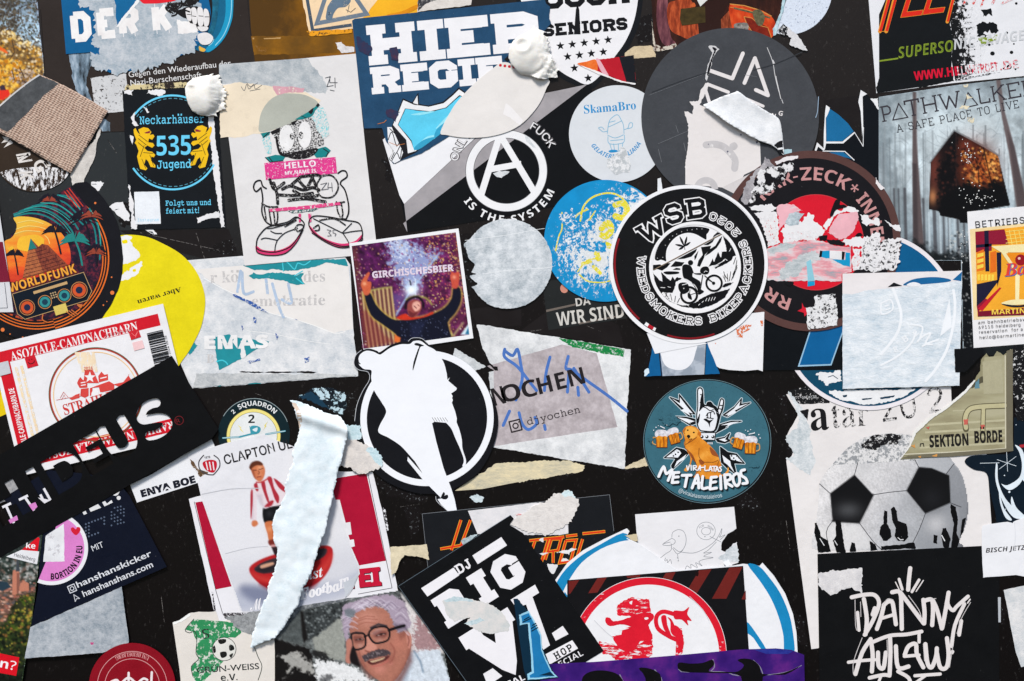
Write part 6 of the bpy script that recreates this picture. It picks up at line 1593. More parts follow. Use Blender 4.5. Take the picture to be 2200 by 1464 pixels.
t.d('lettering', K(34,32,38), txt('BISCH JETZ', *B6(1056,857)[0],10,4.5,86, 'boldit'))
t.d('crease', K(214,215,218), stroke(B6(1192,712,1196,780,1190,850),1.4, smooth=3))

t = ST('torn_sticker', 'jagged transparent remnant with specks between the bar card and the olive sticker', 'scrap', rag(pl(2050,750,2092,748,2110,760,2108,765,2072,800,2052,800),1.0,4), K(14,15,18))
t = ST('torn_sticker', 'black and white flecked scrap beside the olive sticker, under the bar card', 'scrap', rag(pl(2178,745,2260,735,2260,900,2186,905,2176,840),2,5), worn((22,22,24),(214,214,212),.34,9, seed=4.0))

t = ST('torn_sticker', 'pale scrap with grey torn fibres beside the black hand-lettered sticker', 'scrap', rag(B6(1142,1034,1300,1000,1300,1380,1225,1400,1200,1330),.6,6), fiber((226,224,222),(168,178,184),22,.38,9.0))
t = ST('film', 'thin clear strip along the side of the black hand-lettered sticker', 'film', pl(2145,1284,2151,1284,2151,1338,2146,1338), K(180,184,188))
# ================================================================ centre: sheets under the black round sticker
t = ST('vinyl_sticker', 'white sticker end with an orange rusty smear, under the black round bike sticker', 'sticker', A4(600,900,1060,850,1050,1225,1020,1214,940,1222,840,1216,780,1205,600,1100), K(234,233,234, var=.04))
t.d('rust_smear', worn((214,110,60),(234,233,234),.46,6), rag(A4(880,960,930,930,980,930,970,960,930,985,925,1015,885,1010),2,3), rag(A4(1035,905,1052,905,1050,940,1040,940),1,2), circ(*A4(753,1050)[0],1.4,8))
t = ST('cut_out_sticker', 'blue, grey and white cut-out sticker poking out below the black round bike sticker', 'sticker', rag(A4(305,1256,312,1215,332,1205,358,1060,690,1020,780,1240),.6,6), K(14,92,144))
t.d('grey_part', blotch(((.44,(146,156,168)),(.52,(178,186,196))),30,3,.5, interp='LINEAR'), A4(400,1060,420,1254,686,1244,692,1040))
t.d('dark_seam', K(30,36,44), stroke(A4(396,1080,414,1254),2.4, cap='butt'), stroke(A4(694,1040,684,1244),1.6, cap='butt'))
t.d('white_oval', K(236,236,238, var=.03), sm(A4(410,1060,412,1130,440,1190,500,1215,560,1210,605,1170,625,1110,630,1040,500,1000)))
t.d('torn_corner', K(214,230,238), rag(A4(308,1215,330,1205,336,1235,306,1256),1.2,2))
t = ST('paper_scrap', 'white folded paper corner under the rim of the black round bike sticker', 'scrap', A4(320,985,560,990,700,1050,372,1114), K(235,235,237, var=.03))

wsx, wsy = 1479,568.5
t = ST('round_sticker', 'black round bikepackers sticker with white border and a cyclist in the mountains', 'sticker', rag(circ(wsx, wsy, 170.5,120),.25,8), K(238,237,238, var=.03, gloss=.35), thick=.00012)
t.d('black_field', K(16,16,19, gloss=.25), circ(wsx + 1, wsy - 1,163.5,110))
t.d('inner_white', K(238,237,238, var=.03), band(wsx, wsy, 163,164.5,0,360,100))
t.d('red_rim', K(130,22,30), band(wsx + 1, wsy - 1,157.5,162,160,228), band(wsx + 1, wsy - 1,158,162,253,290))
t.d('rim_marks', K(236,236,236), band(wsx + 1, wsy - 1,155,162,233.6,236.5,6), band(wsx + 1, wsy - 1,155,162,241,243,6))
t.d('rim_mark_red', K(180,30,44), band(wsx + 1, wsy - 1,155,162,236.5,241,8))
WL = K(238,236,236, var=.03)
for s, am, sp_, r_, h_, inw in (('WSB', 104,48,103,37, False),('2020', 41,28,104,17.5, False)):
    pass
t.d('lettering_outline', WL, slab('W', *A4(306,432)[0],42,29,61, t=.25, serif=.46, grow=4.6), slab('S', *A4(456,309)[0],43,17,36, t=.25, serif=.46, grow=4.6), slab('B', *A4(580,271)[0],43,8,40, t=.25, serif=.46, grow=4.6))
t.d('lettering', K(16,16,19), slab('W', *A4(306,432)[0],42,29,61, t=.20, serif=.42, grow=0), slab('S', *A4(456,309)[0],43,17,36, t=.20, serif=.42, grow=0), slab('B', *A4(580,271)[0],43,8,40, t=.20, serif=.42, grow=0))
ringtxt = [('2020', 105,39,15, None, 27),('WEEDSMOKERS BIKEPACKERS', 122.5,-92,15.5, True, 198)]
def arcslab(grow):
    a = slab('2020', 0,0,17,0, math.radians(37) * 124, t=.20, gap=.22, serif=.4, grow=grow, arc=(1492,574.5,124,55, True))
    b = slab('WEEDSMOKERS BIKEPACKERS', 0,0,17.5,0, math.radians(221) * 124, t=.21, gap=.2, serif=.42, grow=grow, arc=(1492,574.5,124,-81.5, True))
    return a, b
t.d('ring_lettering_outline', WL, *arcslab(2.6))
t.d('ring_lettering', K(16,16,19), *arcslab(-1.6))
icx, icy = WS(750,700)[0]
t.d('picture_disc', WL, circ(icx, icy, 97.5,90))
t.d('night_sky', K(15,15,18), sm(WS(175,575,200,460,270,320,370,220,500,150,640,120,800,118,948,145,940,200,915,230,912,300,860,280,760,225,650,205,520,240,420,320,350,430,335,540,338,610,300,600,260,590,215,605), True, 3))
t.d('night_stars', WL, [circ(*WS(x, y)[0],.8,6) for x, y in ((640,168),(708,162),(776,150),(850,150),(488,224),(388,300),(328,382),(214,568),(290,556),(560,190),(430,250))])
def leafblade(a, L, w):
    x, y = 598,400
    dx, dy = math.cos(R(a)),-math.sin(R(a))
    return sm(WS(x, y, x + dx * L * .5 - dy * w, y + dy * L * .5 + dx * w, x + dx * L, y + dy * L, x + dx * L * .5 + dy * w, y + dy * L * .5 - dx * w), True, 3)
t.d('leaf', K(15,15,18),[leafblade(a, L, 16) for a, L in ((115,160),(75,150),(168,136),(35,110),(210,96))], stroke(WS(598,400,606,446),1.2))
bk = K(14,14,17)
t.d('mountains', bk, WS(150,740,150,665,250,655,290,680,360,640,400,640,350,700,280,745,200,720), WS(400,690,470,610,560,625,600,625,560,680,480,690), WS(430,735,480,705,540,715,540,735), sm(WS(300,770,360,755,500,760,526,780,480,795,350,800)),
    WS(490,585,780,430,760,480,700,545,600,575), WS(740,540,800,460,770,560,745,600), WS(835,410,980,390,960,450,890,520,880,560,820,690,780,680,800,600,860,520,850,470), WS(1100,290,1140,250,1120,330,1060,420,960,500,890,540,960,440,1040,390), WS(870,380,1030,290,1000,340,940,380),
    WS(1020,240,1070,195,1120,215,1060,240,1000,280), rag(WS(1150,250,1230,330,1300,420,1340,520,1290,545,1270,600,1180,650,1040,720,1030,700,1100,660,1000,670,940,690,1000,570,1020,620,1080,480,1120,560,1130,470,1200,470,1190,380),1.0,2),
    rag(WS(145,760,200,830,240,880,290,910,262,750,300,800,400,890,430,830,460,880,490,840,520,850,560,860,480,900,470,960,430,1060,360,1060,290,1050,270,1080,210,1000,170,880),.9,2))
t.d('reflection_line', K(140,120,96), stroke(WS(160,735,1130,222),2.0), )  # diagonal reflection across the glossy disc, painted on as a pale line
t.d('reflection_line_core', bk, stroke(WS(160,742,1130,230),.8))  # dark core of the painted reflection
t.d('rider', bk, circ(*WS(686,632)[0],5.6,20), sm(WS(570,680,620,655,690,680,720,740,740,780,830,780,835,805,760,800,720,780,715,830,760,860,830,910,825,1000,880,1045,800,1090,785,1010,740,940,640,870,590,850,570,780), True, 3), sm(WS(830,720,870,690,930,690,955,740,935,790,880,800,825,770)), sm(WS(510,960,540,920,630,920,665,980,660,1040,580,1080,525,1030)), stroke(WS(860,810,830,1000),2.2), stroke(WS(890,820,1010,920),2.2), stroke(WS(700,900,800,1060),1.6))
t.d('bike_wheel', bk, stroke(circ(*WS(665,1095)[0],17,36),4.8, True), stroke(circ(*WS(1022,925)[0],16.6,36),4.4, True), circ(*WS(1015,925)[0],3.6,14), sm(WS(650,1060,690,1090,705,1160,650,1130)), stroke(WS(1022,925,930,870),2.0), stroke(WS(665,1095,780,1060),1.4), stroke(WS(665,1095,680,1020),1.4))
t.d('pale_details', WL, stroke(WS(570,950,640,930),1.4), stroke(WS(880,770,900,750,925,760),1.0, smooth=3), circ(*WS(590,1000)[0],1.2,8), stroke(WS(260,985,320,990),1.2), stroke(WS(360,975,400,985),1.0), stroke(WS(620,870,760,970),.8), stroke(WS(1010,690,1100,640,1170,600),1.4), stroke(WS(1150,600,1180,580,1210,600),1.2), stroke(WS(1240,470,1260,430),1.0))
t.d('ground', bk, rag(WS(270,1080,380,1180,560,1240,640,1240,760,1200,860,1130,960,1080,1080,1050,1250,1000,1180,1130,1020,1220,860,1275,720,1282,560,1260,420,1200),1.2,2), rag(WS(1140,980,1180,930,1300,910,1260,950),1.2,2))
t.d('grass', bk, [stroke(WS(x, y, x + dx, y - dy),1.3) for x, y, dx, dy in ((1190,900,-40,80),(1220,900,-10,110),(1240,890,20,130),(1270,880,50,130),(1290,850,60,150),(1290,800,60,130),(1180,850,-20,90),(1210,860,-40,60),(380,1150,-60,90),(420,1170,-20,90),(460,1190,10,80),(500,1200,30,60),(330,1120,20,70),(1300,650,30,90),(1330,700,20,110))])
t.d('grass_pale', WL, [stroke(WS(x, y, x + dx, y - dy),1.2) for x, y, dx, dy in ((330,1140,-30,80),(360,1150,30,80),(440,1200,-10,70),(900,1180,20,40),(940,1180,20,50),(980,1175,20,50),(1020,1165,20,40),(660,1250,-30,20),(800,1240,20,20),(850,1200,20,20))],[circ(*WS(x, y)[0],.9,6) for x, y in ((1165,890),(1160,830),(1170,760),(1215,750),(1120,780),(1270,690))])
t.d('ring', WL, band(icx, icy, 91.5,98.5,0,360,100))

# ---------------------------------------------------------------- YOCHEN, glue strip and silhouette sticker
t = ST('glue_strip', 'yellowish strip of old glue paper under the silhouette sticker', 'scrap', rag(B4(400,268,530,180,660,95,900,80,1100,78,1220,108,1208,142,1000,180,800,212,575,256),2.2,3,0, {1,2,3,4,5,6,7}), fiber((232,216,176),(178,174,156),12,.5,2.0,(.5,1.6,8)))
t = ST('glue_strip', 'small yellowish scrap between the striped card and the green round sticker', 'scrap', rag(B5(585,125,640,95,740,50,745,112,600,130),1.6,3), fiber((232,216,182),(190,176,146),10,.5))
t = ST('peeled_paper', 'white peeled paper with a mauve label and blue pen strokes', 'scrap', rag(pl(1024,698,1060,702,1356,752,1348,880,1342,1008,1060,962,1050,800,1070,796,1052,780,1036,745),1.4,4), fiber((236,236,235),(170,173,176),30,.42,4.0))
t.d('mauve_label', blotch(((.3,(160,150,152)),(.48,(180,170,172)),(.62,(196,186,188)),(.8,(206,198,200))),20,6,.7, None, 4.0,.6), rag(A3(430,1016,900,880,1120,936,1250,1400,470,1520,470,1040),.6,6))
t.d('green_strip', worn((24,130,66),(214,222,216),.36,4, seed=3.0), rag(A3(880,842,960,850,1294,910,1288,960,1120,930,960,890),1.5,3,0, {0,2,3,4,5}))
bpen = worn((76,116,186),(170,170,186),.18,12)
t.d('pen_strokes', bpen, [stroke(A3(*q),6.5, smooth=4) for q in ((540,910,540,960,620,1020,700,1120,740,1170),(540,920,590,950,620,910,640,1000,650,1100,610,1230),(825,960,800,1060,790,1170),(940,955,925,1030,960,1040,1060,1110,1200,1210,1310,1300),(975,1030,1070,1180),(935,1180,945,1040),(1000,1150,1005,1200),(570,1300,530,1390),(630,1310,650,1380,690,1416,740,1380,730,1340),(790,1390,795,1415))])
t.d('lettering', K(34,30,32), txt('N', *A3(478,1268)[0],38,16,26, 'bold'), txt('O', *A3(530,1250)[0],36,14,42, 'bold'), txt('C', *A3(660,1220)[0],36,14,32, 'bold'), txt('HEN', *A3(760,1195)[0],36,14,102, 'bold'))
t.d('handle', K(52,46,48), txt('djyochen', *A3(685,1388)[0],14,13.5,117, 'mono'), stroke(rr(*A3(608,1392)[0],23,23,14),3.2, True), stroke(circ(*A3(608,1392)[0],5.6,20),2.8, True), circ(*A3(628,1368)[0],1.6,8))
t.d('dark_tear', K(22,20,20), rag(A3(420,980,470,1018,495,1020,498,1044,480,1044),1,3))
t = ST('paper_scrap', 'small grey white triangle of peeled paper right of the silhouette head', 'scrap', rag(A3(225,903,300,945,420,1018,350,1050,300,1060,216,960),2.0,3), fiber((220,222,222),(160,166,170),12,.46))

sil_out = sm(LG(75,190,90,150,130,118,190,105,250,122,272,132,350,80,430,52,490,50,520,26,590,28,640,70,720,120,745,150,830,175,960,250,1080,390,1160,540,1178,690,1140,860,1050,1030,940,1130,840,1185,850,1250,890,1418,840,1400,780,1340,710,1280,700,1225,560,1215,400,1165,260,1080,160,960,100,820,78,660,95,540,140,430,188,350,178,280,110,268,78,235), True, 4)
t = ST('cut_out_sticker', 'black and white cut-out sticker of a pointed bearded head silhouette on a ring', 'sticker', sil_out, K(18,19,24, gloss=.35))
lcx, lcy = LG(633,640)[0]
t.d('white_ring', K(240,241,244, var=.02), ell(lcx, lcy, 143,146,-20,90), neg=[ell(lcx, lcy, 129,132,-20,90)])
t.d('edge_line', K(206,208,212), stroke(sm(LG(78,660,95,540,140,430,190,345,180,285,110,268,74,230,75,190,90,150,130,116), False, 4),1.0), stroke(LG(700,1240,712,1280,780,1340,840,1400,890,1420),1.0, smooth=4), stroke(sm(LG(490,48,520,24,590,26,640,66), False, 4),1.0))
head = sm(LG(105,190,120,150,165,122,220,128,262,148,285,146,350,100,430,72,500,70,530,48,585,46,640,86,690,112,730,160,765,220,785,300), False, 4) + LG(790,345,808,326,796,352,862,408,858,422,818,450,830,468,826,485,832,500,824,520,850,590,862,640,860,670) + sm(LG(880,720,900,800,905,870,930,950,932,985,920,1008,905,1005,916,960,890,880,850,790,820,720,780,674), False, 4) + LG(690,666,672,678,705,820,760,1020,820,1180,845,1260,875,1412,830,1385,740,1300,715,1262,740,1250,600,1110,482,965,486,935,600,1064,540,970) + sm(LG(500,925,430,850,340,790,262,748,272,690,310,620,318,575,280,510,225,420,205,330,206,272,150,262,112,230), False, 4)
t.d('head', K(240,241,244, var=.02), head)
t.d('dark_details', K(18,19,24), sm(LG(536,68,560,62,610,82,584,92,566,140,526,272,530,210,560,120,572,88,545,80)), sm(LG(740,1250,760,1206,772,1222,766,1232,790,1226,795,1248,775,1262)), stroke(LG(105,190,108,210,120,222),2.2, smooth=3),[stroke(LG(672 + i * 20,634,692 + i * 20,664),.8) for i in range(6)], stroke(LG(742,1252,724,1256),1.4))

# ================================================================ lower left
t = ST('round_sticker', 'dark green squadron badge sticker with a yellow ring and a light aircraft', 'sticker', circ(545,933,77,80), K(12,34,40))
t.d('rim_line', K(150,164,166), band(545,933,75.6,76.8,20,150,50))
t.d('yellow_ring', K(238,222,130), band(544,937,51,58,0,360,70))
t.d('ring_edge', K(110,100,50), band(544,937,57.6,58.6,0,360,70), band(544,937,50.2,51.2,0,360,70))
t.d('pale_field', K(226,228,226), circ(544,937,50.4,60))
t.d('lettering', K(230,232,230), tarc('SQUADRON', 545,933,61,83,10.5, 'bold', False, 76), tarc('2', 545,933,61,133,9, 'bold'))
t.d('number', K(28,34,36), txt('2', *A2(388,1258)[0],18,1,14, 'bold'))
t.d('bolts', K(232,214,110), A2(318,1268,345,1286,340,1292,362,1320,335,1298,340,1290), A2(512,1245,488,1275,494,1280,480,1304,504,1276,498,1272))
t.d('aircraft', K(60,150,166), stroke(A2(228,1352,330,1346,410,1326),3.6), stroke(A2(500,1328,620,1308),3.6), sm(A2(404,1280,440,1275,466,1290,456,1320,410,1328)), stroke(A2(398,1278,406,1326),1.6))
t.d('aircraft_light', K(216,226,228), stroke(A2(228,1352,330,1346),1.2), stroke(A2(500,1328,620,1308),1.2), sm(A2(414,1300,446,1286,440,1312)))
t = ST('vinyl_sticker', 'white framed crimson sticker behind the table football card', 'sticker', rag(B3(108,516,300,460,880,372,1066,374,1120,590,1200,1000,1180,1010,900,1060,270,1164,236,1090),.6,8), K(231,229,232, var=.04))
t.d('crimson_field', K(172,16,50, bump=.5), B3(142,534,180,528,860,410,1034,382,1136,838,1000,862,340,970,248,988))
t.e('frame_line', K(40,32,46), stroke(B3(136,530,250,996,286,1118,330,1110),1.2, cap='butt'), stroke(B3(1040,376,1168,980,990,1012),1.2, cap='butt'))
t.d('white_letter', K(230,228,230), B3(860,520,895,520,926,640,950,636,958,700,940,704,948,730,968,726,974,762,950,770,900,640))
t.d('lettering_shade', K(40,26,36), txt('TEI', *B3(920,986)[0],36,6,82, 'bold', off=.03))
t.d('lettering', K(196,24,56), txt('TEI', *B3(916,982)[0],36,6,82, 'bold', off=.03))
t.d('lower_text', worn((60,56,60),(226,224,226),.4,4), rag(B3(280,1112,390,1106,410,1130,300,1140),1,3))
t.d('edge_scuffs', worn((50,46,50),(231,229,232),.5,5), rag(B3(226,1000,236,1000,250,1100,240,1100),1,3), rag(B3(1120,560,1132,570,1150,680,1140,680),1,3))

t = ST('vinyl_sticker', 'white football club card with a player figure on a red base', 'sticker', rag(B3(100,286,300,225,500,178,560,208,660,244,860,260,862,480,900,620,930,700,996,862,1000,905,960,990,925,1030,900,1052,700,1095,500,1110,380,1108,300,880,186,545,176,520,155,430,165,400,120,330),.9,6,3, {2,3,4,7,8,9,10,11}), K(226,225,228, var=.05, gloss=.3, bump=.9))
t.d('torn_brown_patch', worn((96,72,50),(200,180,160),.35,8), rag(B3(110,300,160,360,210,378,170,402,130,350),2,3))
FB = F(500,960,0,.41322)
P = Paint(424,985,782,1322,(226,225,228),2.0,17)
fbm = FB(60,60,300,60,300,280) + B3(838,470,890,625,924,702,990,864,994,904,956,984,922,1026,895,1047,700,1088,500,1102,386,1101,308,880,194,545,184,500) + FB(60,280)
P.a((208,208,214),40, FB(-160,640,700,500,700,900,-160,960),.8).a((176,180,196),14, FB(-60,760,300,720,560,700,660,640,640,760,300,850,-60,860),.8)
P.a((118,124,148),12, sm(FB(40,760,60,720,200,740,300,770,240,810,120,812)),.9)
P.a((176,32,36),1.8, sm(FB(84,645,120,600,220,560,330,540,440,518,505,520,520,560,500,640,440,710,330,750,240,755,140,715)))
P.a((206,66,58),8, sm(FB(95,655,160,680,300,690,440,640,512,560,500,620,430,690,300,720,150,700)),.7).a((124,16,26),8, sm(FB(140,715,240,735,340,735,440,695,400,740,240,760)),.8)
P.a((52,44,50),2, sm(FB(110,638,150,605,220,580,330,560,440,534,488,534,470,575,380,615,250,650,150,660))).a((34,28,34),4, FB(120,640,200,600,230,640,160,660),.8).a((206,156,128),2, sm(FB(146,618,205,602,208,616,150,634)))
P.a((18,19,22),1.6, sm(FB(156,322,200,312,260,298,270,340,232,394,166,400))).glow((48,50,54), *FB(190,350)[0],9,.7)
P.a((204,116,72),1.6, sm(FB(166,396,214,392,216,440,224,490,190,494,178,450))).glow((232,156,108), *FB(190,430)[0],7,.7).a((150,70,40),3, FB(206,394,218,394,226,490,214,490),.7).a((120,44,36),2, sm(FB(184,490,226,484,230,512,194,516))).a((206,150,150),1.6, FB(196,512,230,508,232,524,200,526)).a((44,28,34),2, FB(200,524,234,520,236,580,214,560))
P.a((226,212,216),1.6, sm(FB(92,230,105,205,150,180,180,158,210,168,250,190,285,220,284,240,256,300,200,312,160,322,140,270,124,280,122,380,100,388,92,320), True, 3)).a((190,176,186),4, FB(122,250,150,250,160,318,140,300),.6).a((196,186,196),3, FB(96,240,106,240,108,380,98,380),.5)
for q in ((108,200,124,190,132,226,122,232),(146,190,164,182,174,232,188,282,180,290,160,240),(178,164,200,160,214,214,240,262,234,296,216,270,196,210),(212,168,232,176,262,204,282,230,276,240,240,216),(92,236,102,230,102,300,94,380,90,320),(196,282,212,284,200,308,170,316,166,308)): P.a((168,34,48),1.4, sm(FB(*q)),.95)
P.l((190,60,60),1.4,3, sm(FB(122,186,150,184,190,162), False))
P.a((206,120,78),1.4, sm(FB(100,388,122,386,130,404,112,418,98,410))).a((204,118,78),1.6, sm(FB(92,112,110,92,150,92,166,118,164,150,150,176,130,180,108,156))).glow((236,166,124), *FB(140,112)[0],7,.8).glow((226,150,110), *FB(140,145)[0],5,.6).a((140,66,42),3, FB(94,120,108,120,118,170,108,160),.7)
P.a((92,46,30),1.6, sm(FB(84,108,98,82,128,74,152,86,152,98,122,98,100,112,94,122))).l((92,44,32),1,1.6, FB(104,126,122,122)).l((92,44,32),1,1.6, FB(136,120,154,114)).l((120,56,40),1,1.6, FB(132,126,138,140,130,144)).l((140,56,48),1,2, FB(126,160,146,156))
P.done(t, 'player_figure', [fbm], grain=.10)
t.d('crest', K(190,24,44), sm(B3(182,325,215,312,250,318,254,350,238,378,205,370,186,348)))
t.d('crest_stripes', K(232,226,228),[stroke(B3(198 + i * 18,322,208 + i * 16,366),2.6, cap='butt') for i in range(3)])
t.d('crest_wreath', K(70,66,70), stroke(sm(B3(186,288,162,320,166,360,200,386,236,390), False, 4),2.4), stroke(sm(B3(240,288,266,310,270,345,250,376,236,390), False, 4),2.4), txt('1878', *B3(190,306)[0],4.6,8,13, 'bold'))
t.d('lettering', K(34,32,36), txt('CLAPTON UL', *B3(298,336)[0],20,14,150, 'inter', off=.012))
t.d('script_lettering', K(236,234,236), txt('Mist', *B3(430,1100)[0],24,10,60, 'script'), txt('ist', *B3(738,935)[0],22,12,32, 'serifit'), txt('Football!', *B3(690,1040)[0],22,13,112, 'serifit', off=.02))
t.d('fold_shade', K(196,200,206), rag(B3(915,950,960,930,995,900,960,985,925,1028),1,3))
t.d('crease', K(206,206,210), stroke(B3(176,490,330,462,480,460),1.6, smooth=3), stroke(B3(300,800,420,770,520,762),1.2, smooth=3))

t = ST('paper_sticker', 'worn cream football club sticker with green shield and ball', 'sticker', rag(B3(24,1160,60,1150,110,1112,250,1100,270,1162,330,1140,420,1120,470,1130,560,1240,590,1500,70,1500,60,1400),1.4,5,0, {0,1,2,4,5,6}), paper(226,219,210,.06,.1,3))
t.d('green_shield', worn((48,138,86),(214,218,206),.38,9, seed=2.0), rag(B3(90,1196,135,1142,270,1152,330,1160,420,1180,350,1240,262,1240,232,1300,240,1340,290,1362,240,1420,200,1450,170,1500,130,1440,122,1390,160,1350,146,1310,150,1260,130,1210),1.2,4))
t.d('shield_line', worn((46,60,50),(214,214,204),.25,5), stroke(B3(135,1142,90,1196,112,1214,140,1206,150,1250,146,1320,160,1350,122,1388,130,1440),1.6, smooth=3), stroke(B3(440,1260,470,1340,490,1390,470,1460),1.6, smooth=3))
t.d('ball', K(224,222,214), ell(*B3(293,1298)[0],25.5,25,0,36))
t.d('ball_panels', worn((28,30,28),(200,204,196),.24,5), stroke(ell(*B3(293,1298)[0],25.5,25,0,36),1.2, True),[sm(B3(*q)) for q in ((262,1250,300,1246,300,1264,272,1272),(320,1276,340,1280,345,1300,322,1306),(272,1316,302,1312,306,1334,280,1344),(234,1290,244,1280,250,1310,238,1318),(320,1330,340,1320,330,1344))])
t.d('lettering', worn((40,44,44),(200,206,198),.28,5), txt('S', *B3(178,1246)[0],22,4,16, 'bold', off=-.02), txt('GRÜN-WEISS', *B3(152,1424)[0],12.5,4,134, 'sans', off=.01), txt('e.V.', *B3(276,1464)[0],14,3,36, 'bold'))
t.d('fold_edge', K(240,238,234), rag(B3(26,1160,62,1146,112,1112,120,1122,70,1156,30,1172),.8,3))
t.d('grey_tear', fiber((170,172,172),(84,86,90),8,.5,3.0), rag(B3(300,1130,400,1110,500,1095,560,1110,540,1250,470,1250,430,1220,360,1190),3,3))

# ---------------------------------------------------------------- portrait photo with the torn grey side
t = ST('photo_sticker', 'torn photo print of a smiling grey-haired man with black glasses and moustache', 'sticker', rag(B3(540,1130,700,1070,920,1035,1220,1000,1300,1120,1440,1400,1470,1520,560,1520,556,1260),1.0,6), blotch(((.34,(36,38,42)),(.48,(98,102,106)),(.58,(150,152,152)),(.7,(200,202,202))),26,6,.75, None, 6.0))
OM = F(590,1264,0,.28211)
P = Paint(590,1264,972,1480,(92,96,95))
P.mottle(9,.5)
P.a((52,56,57),3, OM(210,170,560,100,520,205,290,395,240,390),.85,6).dabs(OM(210,170,560,100,520,205,290,395,240,390),260,[(120,126,126),(30,32,32)],1.6,3)
P.a((150,152,144),3, OM(525,205,545,555,430,550,300,470,285,400),1,5).a((70,76,76),5, OM(120,190,210,180,245,380,180,430,30,390),.6,8).a((24,22,22),3, OM(195,180,215,180,250,385,225,420,210,380))
P.a((22,20,20),3, OM(-20,385,130,425,265,465,300,600,330,720,-20,720),1,5).a((176,174,168),4, OM(40,520,180,485,300,600,312,660,240,645,150,600,70,695,120,590),.9,8).a((30,30,30),3, OM(285,470,380,490,445,555,380,560,300,530),.9,6)
P.a((214,208,206),4, OM(960,40,1100,220,1290,470,1290,500,1030,490,1000,200)).a((152,112,114),4, OM(1085,215,1130,260,1250,400,1250,480,1070,475,1060,380),.8,14,7).a((60,56,60),4, OM(930,50,975,80,1010,190,985,160),.7,5)
P.a((207,215,223),3, OM(1035,490,1150,475,1260,470,1340,720,900,720,990,610),1,3).mottle(6,.06,2).l((120,140,160),3,3, OM(1060,480,1110,560,1130,640)).a((150,164,180),8, OM(980,640,1040,500,1060,520,1000,720,930,720),.7)
P.a((226,226,225),4, OM(300,545,420,560,560,580,660,640,770,720,320,720),1,9,6).a((50,50,52),4, OM(340,690,420,655,460,680,400,720,340,720),.7,5)
hd = sm(OM(566,280,600,205,700,150,790,140,870,190,915,290,950,335,1000,322,1040,370,1036,470,1012,545,975,625,915,705,840,722,760,685,690,622,640,540,606,465,585,400))
P.a((172,112,94),1.6, hd)
P.mottle(5,.06,5).glow((208,146,128), *OM(710,235)[0],28,.8,20).glow((200,134,116), *OM(680,470)[0],14,.7).glow((196,122,104), *OM(940,420)[0],22,.55).glow((206,134,118), *OM(800,620)[0],17,.75,12).glow((216,140,128), *OM(885,575)[0],5,.6).glow((150,84,74), *OM(870,540)[0],14,.5)
P.a((112,62,56),9, OM(1035,440,1010,550,960,650,900,720,960,720,1040,560),.85).a((128,74,64),7, OM(620,480,660,560,700,625,760,690,720,690,640,580),.75).a((134,78,68),5, OM(930,330,1000,320,1010,360,960,400),.6)
P.a((196,130,114),2, sm(OM(1000,345,1030,350,1040,400,1030,460,1012,440))).l((120,66,58),2,1.6, OM(1012,360,1024,400,1016,440))
for q in ((610,260,690,235,780,240),(625,285,690,262,770,268),(640,235,700,215,760,220)): P.l((150,88,74),1.6,1.6, OM(*q),.8)
P.a((110,62,56),4, sm(OM(600,370,650,365,680,390,660,420,610,415)),.7).a((116,64,58),4, sm(OM(750,345,800,325,855,335,845,375,780,385)),.75).l((48,30,30),1.2,2, OM(615,398,650,388,672,394)).l((48,30,30),1.2,2.2, OM(775,365,810,348,845,350)).glow((190,150,140), *OM(650,440)[0],7,.5).glow((186,140,128), *OM(800,395)[0],8,.5)
P.glow((206,190,184), *OM(636,393)[0],2.2,.8,1.2).glow((206,190,184), *OM(664,390)[0],1.8,.7,1.1).glow((204,188,182), *OM(790,360)[0],2.2,.8,1.2).glow((200,184,178), *OM(830,352)[0],2.2,.7,1.2).glow((24,16,18), *OM(650,392)[0],2.2,.9).glow((24,16,18), *OM(811,356)[0],2.3,.9)
P.a((206,142,124),3, sm(OM(705,370,735,400,775,445,770,475,730,485,695,470,690,430)),.9).l((104,52,46),1.8,2, OM(690,478,735,494,790,468),.8).l((146,82,72),2.5,2, OM(690,380,695,440),.6).l((138,76,66),2.5,2.4, sm(OM(880,420,912,470,905,530,880,570), False),.8).l((142,80,70),2.5,2.2, OM(640,470,650,520,690,600),.7)
P.a((84,38,38),1.6, sm(OM(706,560,790,542,872,516,850,548,795,572,740,586))).a((206,176,142),1.4, sm(OM(728,558,790,543,838,528,824,545,780,560,745,569))).l((150,110,84),1,.8, OM(760,550,766,568)).l((150,110,84),1,.8, OM(795,540,800,558)).l((188,104,94),2,2.6, OM(740,600,810,588,862,556))
P.a((74,64,68),2, sm(OM(668,522,720,492,780,470,850,470,884,500,850,518,790,526,730,545,688,560)),1,3,4).dabs(OM(680,525,780,478,870,490,780,520,700,550),60,[(130,118,120),(50,44,46)],1.4,2.2)
P.l((66,56,60),1.6,3.4, OM(580,352,620,338,668,344)).l((62,54,58),1.6,4.2, OM(732,304,790,276,850,290))
hr = sm(OM(530,130,600,105,700,70,800,55,900,58,985,110,1015,200,1040,290,1010,315,945,335,905,275,865,185,785,132,690,152,605,205,572,280,562,380,536,392,520,300,514,200))
P.a((168,152,168),2, hr, 1,4,5)
for i in range(60):
    u = P.r.uniform(0,1); v = P.r.uniform(-1,1)
    ax, ay = 545 + 440 * u, 130 - 60 * math.sin(u * 3.1) + 60 * abs(v) + (150 * max(0, u - .75) * 4 * abs(v) if u > .75 else 0) + (120 * abs(v) if u < .15 else 0)
    P.l(((206,194,208),(122,108,126),(190,176,192),(226,218,226))[i % 4],1.4,1.6, sm(OM(ax - 40, ay + 26, ax, ay, ax + 46, ay + 18 + 30 * u), False, 3),.7)
